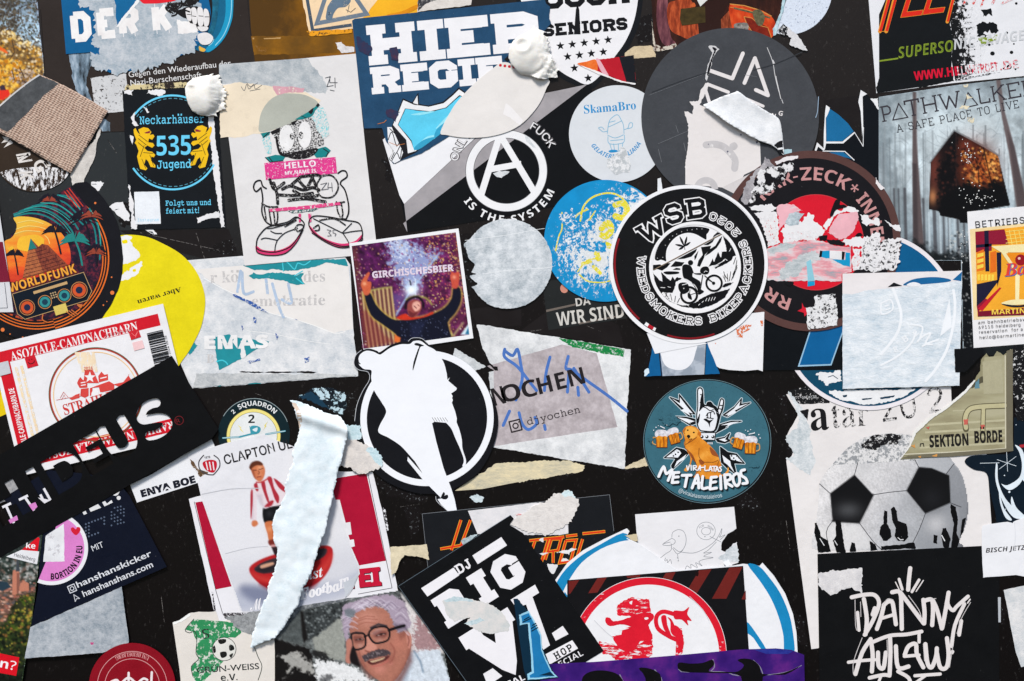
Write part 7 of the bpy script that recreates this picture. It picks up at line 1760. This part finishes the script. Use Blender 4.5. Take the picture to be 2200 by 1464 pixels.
P.a((70,92,92),3, sm(OM(530,165,600,160,612,205,560,225)),.55,4).a((92,80,96),5, OM(900,270,1000,280,1010,320,940,335),.6)
for q in ((586,352,640,346,684,356,692,430,662,462,606,466,588,410,586,352),(716,350,758,304,846,298,874,336,862,396,792,420,748,410,716,350)): P.l((24,20,25),1.1,3.9, sm(OM(*q[:-2]), True) + [OM(*q)[0]])
P.l((24,20,25),1.1,3.6, OM(684,372,718,356)).l((22,19,24),1.4,6.2, OM(870,322,930,302,985,288)).a((190,180,190),4, OM(730,350,780,312,830,312,760,360),.25)
P.a((186,122,106),2, sm(OM(545,405,578,388,592,440,575,520,575,575,540,560,545,480))).a((28,22,24),2.5, sm(OM(590,450,612,470,640,560,650,600,585,572,572,520)))
P.done(t, 'portrait', [OM(0,380,130,250,190,170,560,95,760,50,950,20,1000,70,1120,240,1290,480,1345,760,4,760)], grain=.2)

# ---------------------------------------------------------------- orange lettering sticker and its scraps
t = ST('vinyl_sticker', 'black sticker with orange outlined angular lettering, mostly covered', 'sticker', B4(195,411,1376,290,1404,540,1240,760,1040,880,245,880), K(22,24,28))
t.d('edge_line', K(120,124,128), stroke(B4(197,411,1375,291,1402,520),.9, cap='butt'), stroke(B4(196,411,244,860),.9, cap='butt'))
oq = [stroke(B4(*q),6.4, cap='miter') for q in ((440,450,380,640),(500,450,440,610),(310,632,460,606),(870,580,1090,556),(1100,552,1172,544),(1205,536,1348,522),(905,585,860,720),(990,570,945,720),(1010,570,970,700),(1010,570,1070,570,1050,640,985,650),(1020,640,1020,720),(1100,580,1060,720,1130,710,1165,575,1100,580),(1205,570,1160,720))]
t.d('lettering_edge', K(236,160,44), oq)
t.d('lettering', K(222,56,26),[stroke(B4(*q),3.8, cap='miter') for q in ((440,450,380,640),(500,450,440,610),(312,632,458,606),(872,580,1090,556),(1102,552,1170,544),(1207,536,1346,522),(905,585,860,720),(990,570,945,720),(1010,570,970,700),(1010,570,1070,570,1050,640,985,650),(1020,640,1020,720),(1100,580,1060,720,1130,710,1165,575,1100,580),(1205,570,1160,720))])
t.d('white_flecks', K(228,226,226),[rag(B4(*q),1.4,2) for q in ((1040,655,1080,640,1110,640,1130,628,1170,632,1130,650,1120,670,1090,660),(930,575,960,560,960,590),(1080,690,1100,690,1120,705,1070,708),(930,660,990,655,960,672),(980,720,1050,735,1020,790,990,760))])
t.d('white_patch', fiber((232,228,228),(206,206,208),20,.42), rag(B4(484,392,720,364,900,342,1110,330,1116,534,1060,545,860,545,545,538),1.0,4,0, {1,2,5,6}))
t.e('grey_smear', fiber((206,220,224),(120,140,146),8,.5), rag(B4(440,580,500,545,545,540,500,580,460,610),2,3), rag(B4(1020,300,1040,310,1010,330),2,2))
t = ST('glue_strip', 'cream scrap with a black hole between the crimson sticker and orange lettering', 'scrap', rag(B4(-5,620,225,602,240,700,170,680,85,670,50,720,30,780,0,800),1.4,3), fiber((232,218,186),(190,178,150),14,.45))
t = ST('paper_scrap', 'fluffy cream scrap of torn paper over the orange lettering sticker', 'scrap', rag(B4(745,470,800,415,900,360,990,315,1060,280,1110,262,1150,290,1180,330,1170,390,1120,460,1060,510,960,545,860,535,800,500),4.5,3), fiber((234,228,222),(204,198,194),12,.42,3.0, None, 1.0), thick=.0003)
t.d('pink_trace', worn((226,150,150),(234,228,224),.5,4), rag(B4(780,408,826,410,820,422,788,422),1,2))
t.d('light_fluff', fiber((224,238,240),(180,206,210),6,.45), rag(B4(1070,285,1100,264,1140,270,1160,310,1120,300,1090,310),3,2))
t = ST('paper_flake', 'small pale flake below the silhouette tip on the dark panel', 'scrap', rag(B4(492,308,540,286,585,310,570,340,530,340),2,2), fiber((220,230,232),(160,180,186),8,.45))

# ---------------------------------------------------------------- duck drawing, blue ringed sheet, lion disc
t = ST('paper_sticker', 'white rectangle with a thin pen drawing of a duck and a stamp', 'sticker', rag(B5(658,416,1282,368,1296,505,1240,540,1205,590,1200,640,1240,660,1275,600,1300,590,1308,720,1250,740,1100,780,690,800),.8,4,0, {2,3,4,5,6,7,8}), paper(230,228,229,.05))
pen = K(120,124,130)
t.d('pen_drawing', pen, [stroke(B5(*q),1.0, smooth=4) for q in ((890,560,895,530,930,512,965,525,980,570,970,620,940,652,900,625),(890,566,868,580,832,606,870,612,905,600,910,580,890,566),(840,600,880,590),(885,600,885,640,850,665,818,690),(940,652,1020,660,1080,640,1130,610,1165,580,1190,540,1205,505,1200,540,1190,560,1225,545,1195,575),(1170,590,1120,640,1090,660,1140,655,1090,680,1150,688,1090,700,1060,715,1080,740,1040,720,1050,752,1010,730,1010,755,985,740,975,760),(850,690,840,720,860,700,862,722,880,700,888,726),(895,630,925,665,960,640),(925,665,930,700),(1130,555,1200,590))], stroke(ell(*B5(1105,520)[0],20,19,0,30),.9, True), stroke(ell(*B5(1105,522)[0],10,8,0,20),.9, True), txt('FOR', *B5(1066,506)[0],4.6,30,11, 'inter'), txt('ANIMA', *B5(1112,490)[0],4.4,-40,16, 'inter'))
t.d('pen_dots', K(96,100,106), circ(*B5(934,553)[0],1.2,8), circ(*B5(925,690)[0],1.0,6), circ(*B5(930,708)[0],1.2,6), circ(*B5(1098,556)[0],1.2,6))
t.d('grey_fluff', fiber((222,224,226),(170,180,184),8,.45), rag(B5(1180,690,1220,665,1250,630,1290,600,1304,650,1306,715,1230,720),3,3))
t = ST('round_sticker', 'white sheet with thick blue arcs on both sides behind the lion disc', 'sticker', rag(B5(-40,1010,60,960,160,820,230,720,330,640,460,570,605,502,622,520,600,560,660,590,760,650,920,765,1250,740,1336,724,1440,738,1458,718,1530,800,1600,910,1650,1040,1672,1160,1680,1300,100,1400),.5,8,0, {7,8,12,13}), K(234,234,236, var=.04, bump=.7))
cb = K(24,132,184)
t.e('blue_arc', cb, sm(B5(160,850,220,760,320,672,440,602,580,530,622,572,560,586,440,632,320,718,240,830,195,910,170,880), True, 3), sm(B5(1365,728,1436,740,1500,810,1570,910,1625,1040,1650,1160,1658,1290,1598,1300,1590,1180,1560,1060,1510,940,1440,830), True, 3), sm(B5(1360,1090,1410,1150,1480,1260,1450,1262,1400,1190,1355,1150), True, 3), B5(215,900,262,975,250,985,205,930))
t.e('torn_edge', K(244,244,245, var=.02), stroke(B5(605,566,700,610,800,680,920,764),1.6, smooth=3), rag(B5(1210,712,1245,700,1270,735,1230,742),1,3))
t.d('glue_bit', K(206,190,156), rag(B5(590,546,668,536,672,582,640,578),1,3))
t = ST('vinyl_sticker', 'black rectangle with dark red slanted bars behind the lion disc', 'sticker', B5(230,828,1336,738,1372,1260,1370,1400,230,1400), K(17,17,20))
t.d('slanted_bars', K(108,34,30),[B5(*q) for q in ((238,834,306,826,250,912,240,915),(420,815,480,808,420,905,362,910),(850,782,912,775,860,880,800,862),(1060,765,1138,758,1040,918,976,905),(1250,748,1332,744,1230,944,1140,944),(1352,890,1354,950,1326,948),(600,800,690,792,686,810,610,815))])
t.d('ink_blot', K(30,14,14), rag(B5(1036,780,1056,778,1052,804,1040,800),.8,2))
lx, ly = 1393,1408
t = ST('round_sticker', 'white disc with a red ring and a flaked red lion', 'sticker', circ(lx, ly, 168,110), K(234,233,234, var=.04, bump=.6))
t.d('red_ring', worn((216,26,46),(232,230,232),.34,9, stretch=(.4,1.8,8), rad=(1420,1300,40,190), seed=2.0), band(lx, ly, 152,167,-20,195,100))
t.d('solid_ring', K(214,26,46), band(lx, ly, 152,167,26,118,70))
li = (216,26,46)
t.d('lion_worn', worn(li, (234,232,234),.40,9, stretch=(.4,1.9,8), seed=6.0), rag(B5(545,990,580,960,640,934,700,945,745,940,750,1000,760,1045,640,1060,545,1046),2,3), rag(B5(430,1210,560,1240,700,1220,770,1190,760,1300,700,1310,560,1330,450,1290),4,3), rag(B5(920,1140,950,1130,966,1220,950,1300,910,1300),2,3))
t.d('lion', K(*li), rag(sm(B5(472,1062,500,1065,520,1086,580,1076,640,1050,720,1030,770,1040,772,1070,740,1110,766,1170,755,1210,690,1210,640,1280,560,1260,540,1230,512,1180,570,1170,576,1135,630,1120,570,1106,500,1116,472,1094), True, 2),1.0,3), rag(sm(B5(580,985,640,948,676,960,650,1000,612,1002)),1,3), rag(B5(640,1300,720,1294,740,1330,640,1330),1.5,3))
t.d('lion_tail', K(*li), stroke(sm(B5(940,1250,930,1210,870,1180,800,1130,790,1060,830,1025,900,1040,950,1060), False, 4),9), sm(B5(900,1020,960,1020,996,996,985,1040,1012,1082,985,1080,990,1112,950,1076,905,1070)), sm(B5(860,1060,890,1080,920,1160,905,1180,880,1150,878,1090)), sm(B5(905,1110,950,1150,960,1250,925,1290,930,1210,890,1160)), sm(B5(820,1060,850,1050,860,1110,885,1180,840,1140)))
t.d('lion_gaps', K(234,233,234), sm(B5(715,1064,735,1060,740,1070,722,1076)), B5(620,965,640,955,636,980,624,976), B5(520,1150,560,1128,620,1130,560,1146,556,1172,530,1172))
t.d('grey_fold', K(206,206,210), stroke(B5(400,1080,470,1150,520,1190),1.4, smooth=3), stroke(B5(1000,930,1080,1010,1120,1080),1.2, smooth=3))

# ---------------------------------------------------------------- BIG VL, purple label, torn blue numeral
bv = F(*B4(48,866)[0],29.9)
bw_, bh_ = 275,232
t = ST('vinyl_sticker', 'black tilted sticker with white block letters and a torn patch', 'sticker', rag(B4(48,866,752,418,772,440,745,480,830,530,1338,1272,1000,1480,560,1600,520,1540),.4,8), K(13,14,17))
wv = K(236,233,235, var=.04)
t.d('edge_line', K(96,110,120), stroke(B4(48,864,752,418),.9, cap='butt'), stroke(B4(48,866,500,1500),.9, cap='butt'))
t.e('bar', wv, B4(190,878,394,748,430,796,230,930), B4(512,672,694,556,730,608,546,726), B4(1012,1160,1080,1114,1116,1166,1036,1208), B4(580,1416,640,1380,700,1430,640,1470,600,1466))
t.d('small_lettering', wv, slab('DJ', *B4(428,792)[0],21,30,34, t=.2, gap=.14, serif=.4))
t.d('lettering', wv, slab('B', *B4(365,1130)[0],72,32,62, t=.30, serif=.46), slab('I', *B4(590,986)[0],72,32,33, t=.34, serif=.40), slab('G', *B4(712,914)[0],72,32,64, t=.29, serif=.4),
    slab('V', 1048,1472,120,32,125, t=.34, serif=.40),
    B4(752,950,906,855,932,906,890,932,1000,1236,905,1300,870,1260,930,1220,850,980,788,1000))
t.d('hop_bar', wv, B4(900,1330,1140,1204,1176,1256,990,1362))
t.d('hop_lettering', K(16,17,20), slab('HOP', *B4(1040,1328)[0],15.5,30.5,43, t=.18, gap=.3, serif=.36))
t.d('special_lettering', wv, txt('SPECIAL', *B4(1000,1410)[0],13,28,82, 'bold', off=-.01), txt('SAL', *B4(740,1500)[0],13,25,40, 'bold'))
t.d('torn_patch', fiber((226,219,214),(186,196,196),18,.42,3.0), rag(B4(322,958,400,930,440,935,560,960,640,985,700,1030,750,1110,740,1145,640,1165,560,1150,470,1100,500,1060,400,1090,350,1040),2.5,3))
t.d('blue_tint_fibres', fiber((214,226,228),(150,180,188),8,.5), rag(B4(330,955,400,928,480,940,520,960,440,956,350,965),2,3), rag(B4(560,1060,600,1080,500,1110,460,1100),2,3))
t = ST('vinyl_sticker', 'purple label with thick black lettering below the lion disc', 'sticker', sm(B5(60,1364,120,1352,400,1340,900,1300,1320,1262,1540,1255,1640,1265,1718,1296,1724,1600,60,1600), True, 1), blotch(((.3,(44,20,96)),(.5,(60,28,112)),(.66,(92,36,124))),50,4,.55, gloss=.25))
t.d('blue_sheen', blotch(((.3,(30,34,120)),(.7,(48,60,150))),20), B5(1400,1262,1560,1258,1650,1272,1620,1290,1480,1290))
t.d('lettering_highlight', K(136,132,150),[stroke(B5(*q),2.0, smooth=3) for q in ((930,1350,945,1400,1100,1400,1230,1405,1300,1425,1500,1420,1620,1400,1700,1362),(1145,1325,1155,1370,1130,1400),(780,1390,820,1440,825,1480),(560,1420,590,1480),(1400,1330,1440,1370,1460,1420))])
t.d('lettering', K(12,11,14), sm(B5(320,1470,340,1420,400,1395,480,1396,550,1420,585,1480,560,1600,330,1600), True, 3), sm(B5(680,1380,740,1380,790,1400,820,1440,822,1600,740,1600,720,1440), True, 3), sm(B5(928,1345,1000,1350,1080,1346,1140,1325,1152,1360,1120,1398,1230,1402,1300,1400,1340,1360,1300,1330,1340,1318,1400,1330,1440,1370,1455,1414,1560,1414,1640,1390,1700,1360,1600,1420,1460,1432,1460,1600,1340,1600,1320,1430,1150,1410,950,1400), True, 3))
t = ST('torn_sticker', 'torn dark blue strip with a light blue numeral one over the black tilted block-letter sticker', 'sticker', rag(B4(770,944,796,942,830,985,860,1020,900,1080,940,1160,950,1250,975,1300,1000,1364,1020,1400,1056,1440,900,1456,858,1460,836,1390,800,1150),1.2,3,0, {1,2,3,4,5,6,7,8,9}), K(10,42,62))
t.d('numeral_edge', K(150,204,226), rag(B4(804,1044,866,1018,905,1086,944,1170,950,1260,980,1330,1010,1396,1050,1436,860,1452,856,1416,886,1400,880,1300,860,1100,810,1110),.8,3))
t.d('numeral', K(30,118,172), rag(B4(818,1050,866,1032,900,1096,938,1176,944,1262,972,1334,1004,1400,1030,1430,874,1440,872,1424,900,1408,892,1290,872,1092,826,1098),.5,3))
t.d('numeral_dashes', K(10,42,62),[stroke(B4(*q),2.6) for q in ((830,1090,880,1066),(838,1075,868,1058),(882,1130,916,1110),(886,1146,922,1124),(890,1110,910,1098))], B4(930,1424,1000,1402,1030,1428))

# ---------------------------------------------------------------- green round sticker with the dog
mx, my = 1520,949
t = ST('round_sticker', 'teal round sticker with a sitting dog, rock hand sign and beer mugs', 'sticker', ell(mx, my, 138.5,134.5,0,110), K(20,26,30))
t.d('rim_line', K(120,150,158), stroke(ell(mx, my, 137,133,0,110),.8, True))
t.d('teal_field', worn((58,104,118),(40,74,86),.22,5, seed=3.0), ell(mx - .6, my - .4,134,130.5,0,110))
def dbl(name, polys, w=2.6):
    t.d(name + '_glow', K(200,212,216),[stroke(p, w + 3.0, True) for p in polys])
    t.d(name + '_outline', K(14,16,20),[stroke(p, w, True) for p in polys], polys)
bolts = [MT(312,232,420,270,418,200,500,300,595,420,540,410,560,450,520,440), MT(375,450,500,455,600,480,610,520,540,545,500,520,470,500), MT(1215,292,1110,310,1118,245,1040,340,910,430,960,450,1100,360), MT(1115,500,1000,500,870,540,850,600,830,630,960,560,960,530), MT(985,636,930,680,830,700,850,730,930,745,1000,715,960,700), MT(250,910,385,800,470,820,520,860,430,960,340,1040,330,1000,380,920,350,915), MT(880,790,960,850,1060,870,1150,975,1030,970,1060,1100,960,1030,890,960)]
dbl('bolt', bolts, 2.2)
t.e('bolt', K(234,236,240), *[MT(*q) for q in ((330,240,425,300,425,230,500,330,570,412,520,400,545,440,470,395,430,380,470,360),(395,455,500,470,590,500,530,520,560,540,480,500),(1195,300,1090,330,1105,270,1030,360,930,432,970,425,950,450,1060,400,1040,380),(1090,505,1000,512,880,545,970,540,930,575,1020,530),(965,655,930,690,860,705,930,730,960,715,930,705),(270,905,390,815,420,830,440,860,400,910,350,905),(420,930,500,870,470,930,420,960,360,1020,390,950),(985,880,1050,880,1130,962,1000,930),(900,880,990,950,1000,1000,1040,1080,960,990,920,960))])
t.d('bolt_dots', K(14,16,20),[circ(*MT(x, y)[0],1.9,8) for x, y in ((405,850),(375,872),(352,890),(1005,890),(1030,915),(1050,942))],[circ(*MT(x, y)[0],.9,6) for x, y in ((360,845),(335,865),(390,835),(1060,895),(1085,915),(1100,940))])
hand = [sm(MT(612,430,625,330,622,160,640,125,668,130,682,170,690,300,720,320,735,290,770,285,800,320,830,340,850,360,880,260,900,248,918,275,905,370,880,430,858,520,830,600,780,625,700,615,650,600,620,540), True, 4)]
dbl('hand', hand, 2.0)
t.d('hand_fill', K(236,238,242), sm(MT(620,430,632,330,630,165,645,135,662,140,674,175,655,250,650,330,640,390,680,350,720,330,770,345,800,355,820,380,850,400,885,270,902,260,908,290,880,400,850,450,830,540,800,605,700,605,650,590,625,520), True, 3))
t.d('hand_lines', K(14,16,20),[stroke(MT(*q),2.2, smooth=3) for q in ((690,340,720,350,760,380,800,370),(720,440,740,410,770,400,800,390,815,420),(725,460,760,465,800,470),(735,410,738,465),(770,405,768,465),(720,330,740,310,770,320,790,345),(850,380,860,420),(655,200,680,205),(652,290,680,280),(870,320,905,325),(868,360,895,365))], sm(MT(690,480,720,470,755,490,800,480,765,520,762,570,740,520)), sm(MT(612,500,650,410,640,500,620,540)), sm(MT(830,400,880,440,850,520,835,560,845,460)))
t.d('cuff', K(232,234,238), MT(655,628,825,628,815,715,670,710))
t.d('cuff_lines', K(14,16,20), stroke(MT(655,628,825,628,815,715,665,708,655,628),2.0, True),[circ(*MT(x, 675)[0],3.6,14) for x in (672,728,795)], stroke(MT(690,730,790,735),3))
t.d('cuff_studs', K(236,238,242),[circ(*MT(x - 6,668)[0],1.8,10) for x in (672,728,795)],[MT(735 + i * 22,735,747 + i * 22,735,745 + i * 22,760,737 + i * 22,760) for i in range(3)])
og = blotch(((.35,(206,122,30)),(.55,(226,144,46)),(.7,(240,168,70))),26,4,.5)
dg_ = t.d('dog', og, sm(MT(456,610,480,570,530,550,600,565,640,600,665,640,655,680,700,720,770,780,830,850,870,930,890,1000,880,1080,905,1100,950,1060,965,1015,975,1060,940,1110,870,1130,760,1150,560,1130,600,1100,610,980,570,920,545,990,520,1060,470,1055,490,1020,530,990,540,900,500,830,470,760,480,700,462,640), True, 4))
t.d('dog_patches', K(150,78,36), sm(MT(760,790,830,850,860,900,830,895,780,870)), sm(MT(640,930,700,960,680,990,650,980)), sm(MT(480,800,520,850,560,920,600,960,570,880,520,830)))
t.d('dog_lines', K(120,60,24),[stroke(MT(*q),1.3, smooth=4) for q in ((490,760,560,720,610,680),(560,900,600,960,620,1040,610,1090),(640,800,640,900,690,960),(700,960,800,960,850,940),(520,740,560,700,600,690),(456,610,480,640),(870,930,850,990,870,1050),(480,700,480,800))], sub=dg_)
t.d('dog_face', K(240,172,74), sm(MT(480,600,520,562,590,575,625,620,600,680,560,700,520,695,490,660)), sub=dg_)
t.d('dog_ear', K(196,108,30), sm(MT(456,612,478,572,492,580,480,610,466,625)), sm(MT(622,632,650,620,664,645,652,675,636,660)), sub=dg_)
t.d('dog_features', K(26,18,16), sm(MT(500,665,520,652,540,662,535,685,515,688)), ell(*MT(512,600)[0],2.0,1.6), ell(*MT(580,626)[0],2.2,1.6), stroke(MT(516,688,530,700,560,696),1.0, smooth=3), sub=dg_)
def mug(x, y, a, flip=1, k=1.0):
    m = F(*MT(x, y)[0], a, .19126 * k)
    g = lambda *q: m(*[(v * flip if i % 2 == 0 else v) for i, v in enumerate(q)])
    t.d('mug_handle', K(196,150,90), stroke(g(-60,-30,-95,-30,-100,30,-60,50),2.6, smooth=4))
    mg = t.d('mug', blotch(((.35,(190,100,16)),(.55,(226,140,30)),(.7,(244,176,60))),7,3,.5,(2.2,.5,0)), g(-62,-50,66,-50,62,78,-56,78))
    t.d('mug_lines', K(120,62,20), stroke(g(-62,-50,-56,78,62,78,66,-50),1.3), stroke(g(-20,-40,-16,70),1.2), stroke(g(24,-40,22,70),1.2), sub=mg)
    t.d('foam', blotch(((.35,(176,172,180)),(.6,(232,230,234))),6), rag(sm(g(-66,-40,-76,-80,-50,-116,0,-120,50,-112,70,-80,66,-40,40,-50,10,-44,-30,-52)),1,2), sub=mg)
mug(218,715,0); mug(360,680,16,-1,.9); mug(1218,785,-2,-1); mug(1085,735,-18,1,.9)
t.d('splashes', K(226,230,234),[circ(*MT(x, y)[0], r, 7) for x, y, r in ((250,530,1.2),(280,540,1.6),(180,550,1.0),(155,568,1.4),(128,600,1.2),(1188,612,1.4),(1218,594,1.2),(1260,628,1.2),(1310,650,1.4),(1325,688,1.4),(1160,600,1))], stroke(MT(205,556,250,578),2), stroke(MT(1200,645,1262,632),2))
t.e('dark_specks', worn((44,78,90),(58,104,118),.66,4, seed=9.0), rag(MT(180,470,330,400,440,500,380,540,240,520),5,3), rag(MT(1180,1010,1320,990,1300,1020),2,3), rag(MT(60,680,110,640,100,760),3,3))
hand_t = lambda dx, dy: [[(x + dx, y + dy) for x, y in p] for p in sum([stroke(MT(*q),6.0, smooth=3) for q in (
    (185,1120,240,1010,270,1090,335,1045,290,1165),(355,1075,335,1190),(357,1078,412,1074),(350,1130,405,1125),(335,1190,402,1184),(448,1108,550,1105),(505,1110,480,1235),(560,1250,620,1105,635,1250),(575,1200,640,1190),(680,1120,670,1250,735,1245),(775,1130,760,1260),(775,1130,835,1125),(765,1190,825,1180),(760,1262,835,1250),(880,1115,885,1260),(925,1100,940,1250),(925,1105,985,1100,990,1150,935,1180,1010,1230),(1060,1085,1020,1120,1030,1190,1065,1225,1095,1180,1085,1100,1060,1085),(1150,1045,1110,1060,1115,1110,1160,1140,1180,1190,1130,1200))],[])]
t.d('lettering_shadow', K(20,24,28), hand_t(2.6,2.4))
t.d('lettering', K(238,238,240, var=.02), hand_t(0,0))
t.d('small_lettering', K(236,236,238),[stroke(MT(*q),2.6, smooth=3) for q in ((500,1000,512,1050,530,990),(548,995,552,1050),(572,1000,575,1050),(572,1000,605,1000,605,1020,578,1025,612,1050),(625,1052,650,1000,652,1052),(630,1034,655,1032),(665,1020,690,1018),(705,1000,705,1052,740,1050),(750,1055,768,1005,785,1058),(755,1040,780,1040),(785,1008,830,1006),(808,1008,808,1060),(825,1062,842,1010,858,1064),(830,1044,856,1044),(890,1010,868,1020,888,1040,882,1062,864,1060))])
t.d('handle_lettering', K(206,218,222), tarc('@viralatasmetaleiros', mx, my - 10,133,-97,8.5, 'inter', True, 42))
# ================================================================ loose paper, putty blobs and scratches, last of all
t = ST('paper_scrap', 'fluffy pale scrap between the peeled strip and the silhouette ring', 'scrap', rag(B3(890,210,960,195,1010,220,1060,250,1120,340,1100,360,1030,385,980,372,920,350,880,330),4,3), fiber((232,224,216),(196,190,186),12,.42,1.0, None, 1.0), thick=.0003)
t.d('blue_fluff', fiber((220,236,240),(160,196,204),6,.5), rag(B3(1040,250,1085,250,1120,300,1118,350,1070,310),3,2), rag(B3(930,130,1000,130,1010,200,960,205,930,190),3,2))
t = ST('torn_sticker', 'dark blue flecked remnant above the peeled white strip', 'scrap', rag(A2(700,1095,770,1050,850,1035,930,1045,1000,1080,1005,1170,985,1210,930,1180,860,1150,780,1120),4,3), worn((18,26,34),(176,206,216),.34,12, seed=5.0))
t.d('blue_tone', K(24,56,76), rag(A2(710,1090,780,1058,860,1110,900,1170,800,1130),3,3))
t.d('pale_flecks', worn((190,214,222),(24,30,36),.42,8, seed=3.0), rag(A2(800,1040,850,1030,905,1080,895,1115,840,1110),3,2), rag(A2(930,1055,990,1060,1000,1110,960,1120),3,2), rag(A2(900,1150,1000,1170,985,1205,930,1190),3,2))
def strip_h(x, y):
    s = max(0.0, min(1.0,(y - 858) / 530.0))
    c = 745 - 165 * s ** 1.35 - 45 * math.sin(s * 3.1) * 0.0
    u = (x - (700 - 120 * s)) / 60.0
    lift = .0006 + .0020 * math.sin(min(1.0, s * 1.08) * math.pi) ** .8
    curl = .0005 * u * u * (1 - .5 * s)
    fold = .0022 * math.exp(-(((y - 905) - (x - 690) * .32) / 13.0) ** 2)
    rip = .0009 * mnoise.noise(Vector((x * .02, y * .014,2.0))) + .0003 * mnoise.noise(Vector((x * .06, y * .05,5.0)))
    return lift + curl + fold + rip
stp = rag(B3(640,0,680,5,740,30,830,66,900,84,938,130,942,175,930,230,905,320,890,375,884,420,866,470,858,540,840,600,826,670,800,740,776,820,760,870,738,920,700,1000,680,1070,640,1120,600,1190,556,1240,500,1262,434,1290,440,1240,466,1140,490,1080,520,1020,530,960,548,900,570,850,576,780,556,720,550,660,560,600,588,550,618,490,610,430,640,370,655,310,650,280,672,220,690,160,685,110,665,50),2.6,2.6,1)
@cached
def strip_mat():
    m = N('peeled_strip_paper')
    a = m.along(640,860,600,1390)
    n1 = m.noise(24,6,.7)
    n2 = m.noise(2.4,4,.75,(.6,1.5,60),2.0)
    n3 = m.noise(90,3,.5)
    f = m.math('ADD', m.math('ADD', m.math('MULTIPLY', n1,.45), m.math('MULTIPLY', n2,.3)), m.math('MULTIPLY', n3,.25))
    c = m.ramp(f, [(.36, alb((206,222,228))),(.5, alb((230,239,243))),(.64, alb((240,245,247)))])
    m.bump(m.math('ADD', m.math('MULTIPLY', n2,.3), m.math('MULTIPLY', n1,.6)),.8,.0005)
    return m.done(c, .85,.15)
t = mesh_sheet('peeled_strip', 'long pale blue white strip of torn paper peeling off over the football club card', 'scrap', stp, strip_mat(), strip_h, 5.5)
t.d('beige_edge', K(206,186,168), rag(B3(650,10,672,14,700,60,705,110,690,150,676,60),.8,3))

@cached
def putty_mat():
    m = N('dried_putty')
    n1 = m.noise(16,5,.65)
    n2 = m.noise(4,4,.7)
    c = m.ramp(n1,[(.3, alb((240,234,224))),(.55, alb((244,241,234))),(.75, alb((246,244,240)))])
    m.bump(m.math('ADD', m.math('MULTIPLY', n1,.8), m.math('MULTIPLY', n2,.25)),.3,.0006)
    m.b.inputs['Subsurface Weight'].default_value = .12
    m.b.inputs['Subsurface Radius'].default_value = (.002,.0014,.0009)
    return m.done(c, .55,.3)
def putty(label, poly, hf):
    p = rag(poly, .7,3,2)
    return ST('putty_blob', label, 'putty', p, putty_mat(), h=hf, pts=gridpts(p, 3.2), thick=.0003, smooth=True, group='cream putty blobs stuck on the stickers')
def blob1(x, y):
    u, v = (x - 430) / 40.0,(y - 203) / 42.0
    b = max(0.0,1 - (u * u + v * v) * .75)
    r = mnoise.noise(Vector((x * .05, y * .05,1.0)))
    ridge = math.exp(-((x - 452) / 11.0) ** 2) * .0012
    fray = .0008 * mnoise.noise(Vector((x * .06, y * .3,2.0))) * max(0, min(1,(x - 448) / 22.0))
    return .0004 + .0042 * b ** .6 + .0004 * r * b + ridge + fray + .0010 * math.exp(-(((x - 414) / 7) ** 2 + ((y - 186) / 3) ** 2))
putty('smooth cream putty blob with frayed right side, at the corner of the 535 sticker',
      Z1(1172,560,1185,530,1220,500,1280,485,1320,480,1345,465,1335,485,1375,470,1390,482,1372,500,1395,500,1388,520,1405,540,1400,552,1425,560,1410,572,1434,580,1420,590,1425,610,1405,612,1418,635,1400,640,1425,655,1410,668,1425,690,1400,692,1380,700,1360,712,1370,738,1345,728,1310,735,1260,728,1215,705,1192,660,1178,610), blob1)
def blob2(x, y):
    u, v = (x - 1130) / 42.0,(y - 108) / 46.0
    b = max(0.0,1 - (u * u + v * v) * .7)
    r = mnoise.noise(Vector((x * .045, y * .045,4.0)))
    dent = -.0008 * math.exp(-(((x - 1124) / 11) ** 2 + ((y - 100) / 9) ** 2))
    ring = .0005 * math.exp(-((math.hypot(x - 1124, y - 100) - 14) / 5.0) ** 2)
    tail = .0022 * math.exp(-(((x - 1170) * .8 + (y - 150) * .6) / 14.0) ** 2) if x > 1120 and y > 120 else 0
    return .0004 + .0046 * b ** .6 + .0006 * r * b + dent + ring + tail + .0007 * mnoise.noise(Vector((x * .2, y * .2,7.0))) * max(0, min(1,(x - 1150) / 20))
putty('larger cream putty blob with a dented top, over the big blue slab-letter sticker',
      Z3(388,372,392,320,415,270,450,240,500,215,535,190,550,165,556,185,590,190,615,200,605,225,640,240,625,265,650,270,632,290,655,310,640,330,660,350,655,375,690,400,680,415,708,440,690,455,698,490,650,492,610,504,570,500,530,480,500,478,470,472,440,450,405,410), blob2)
flush()
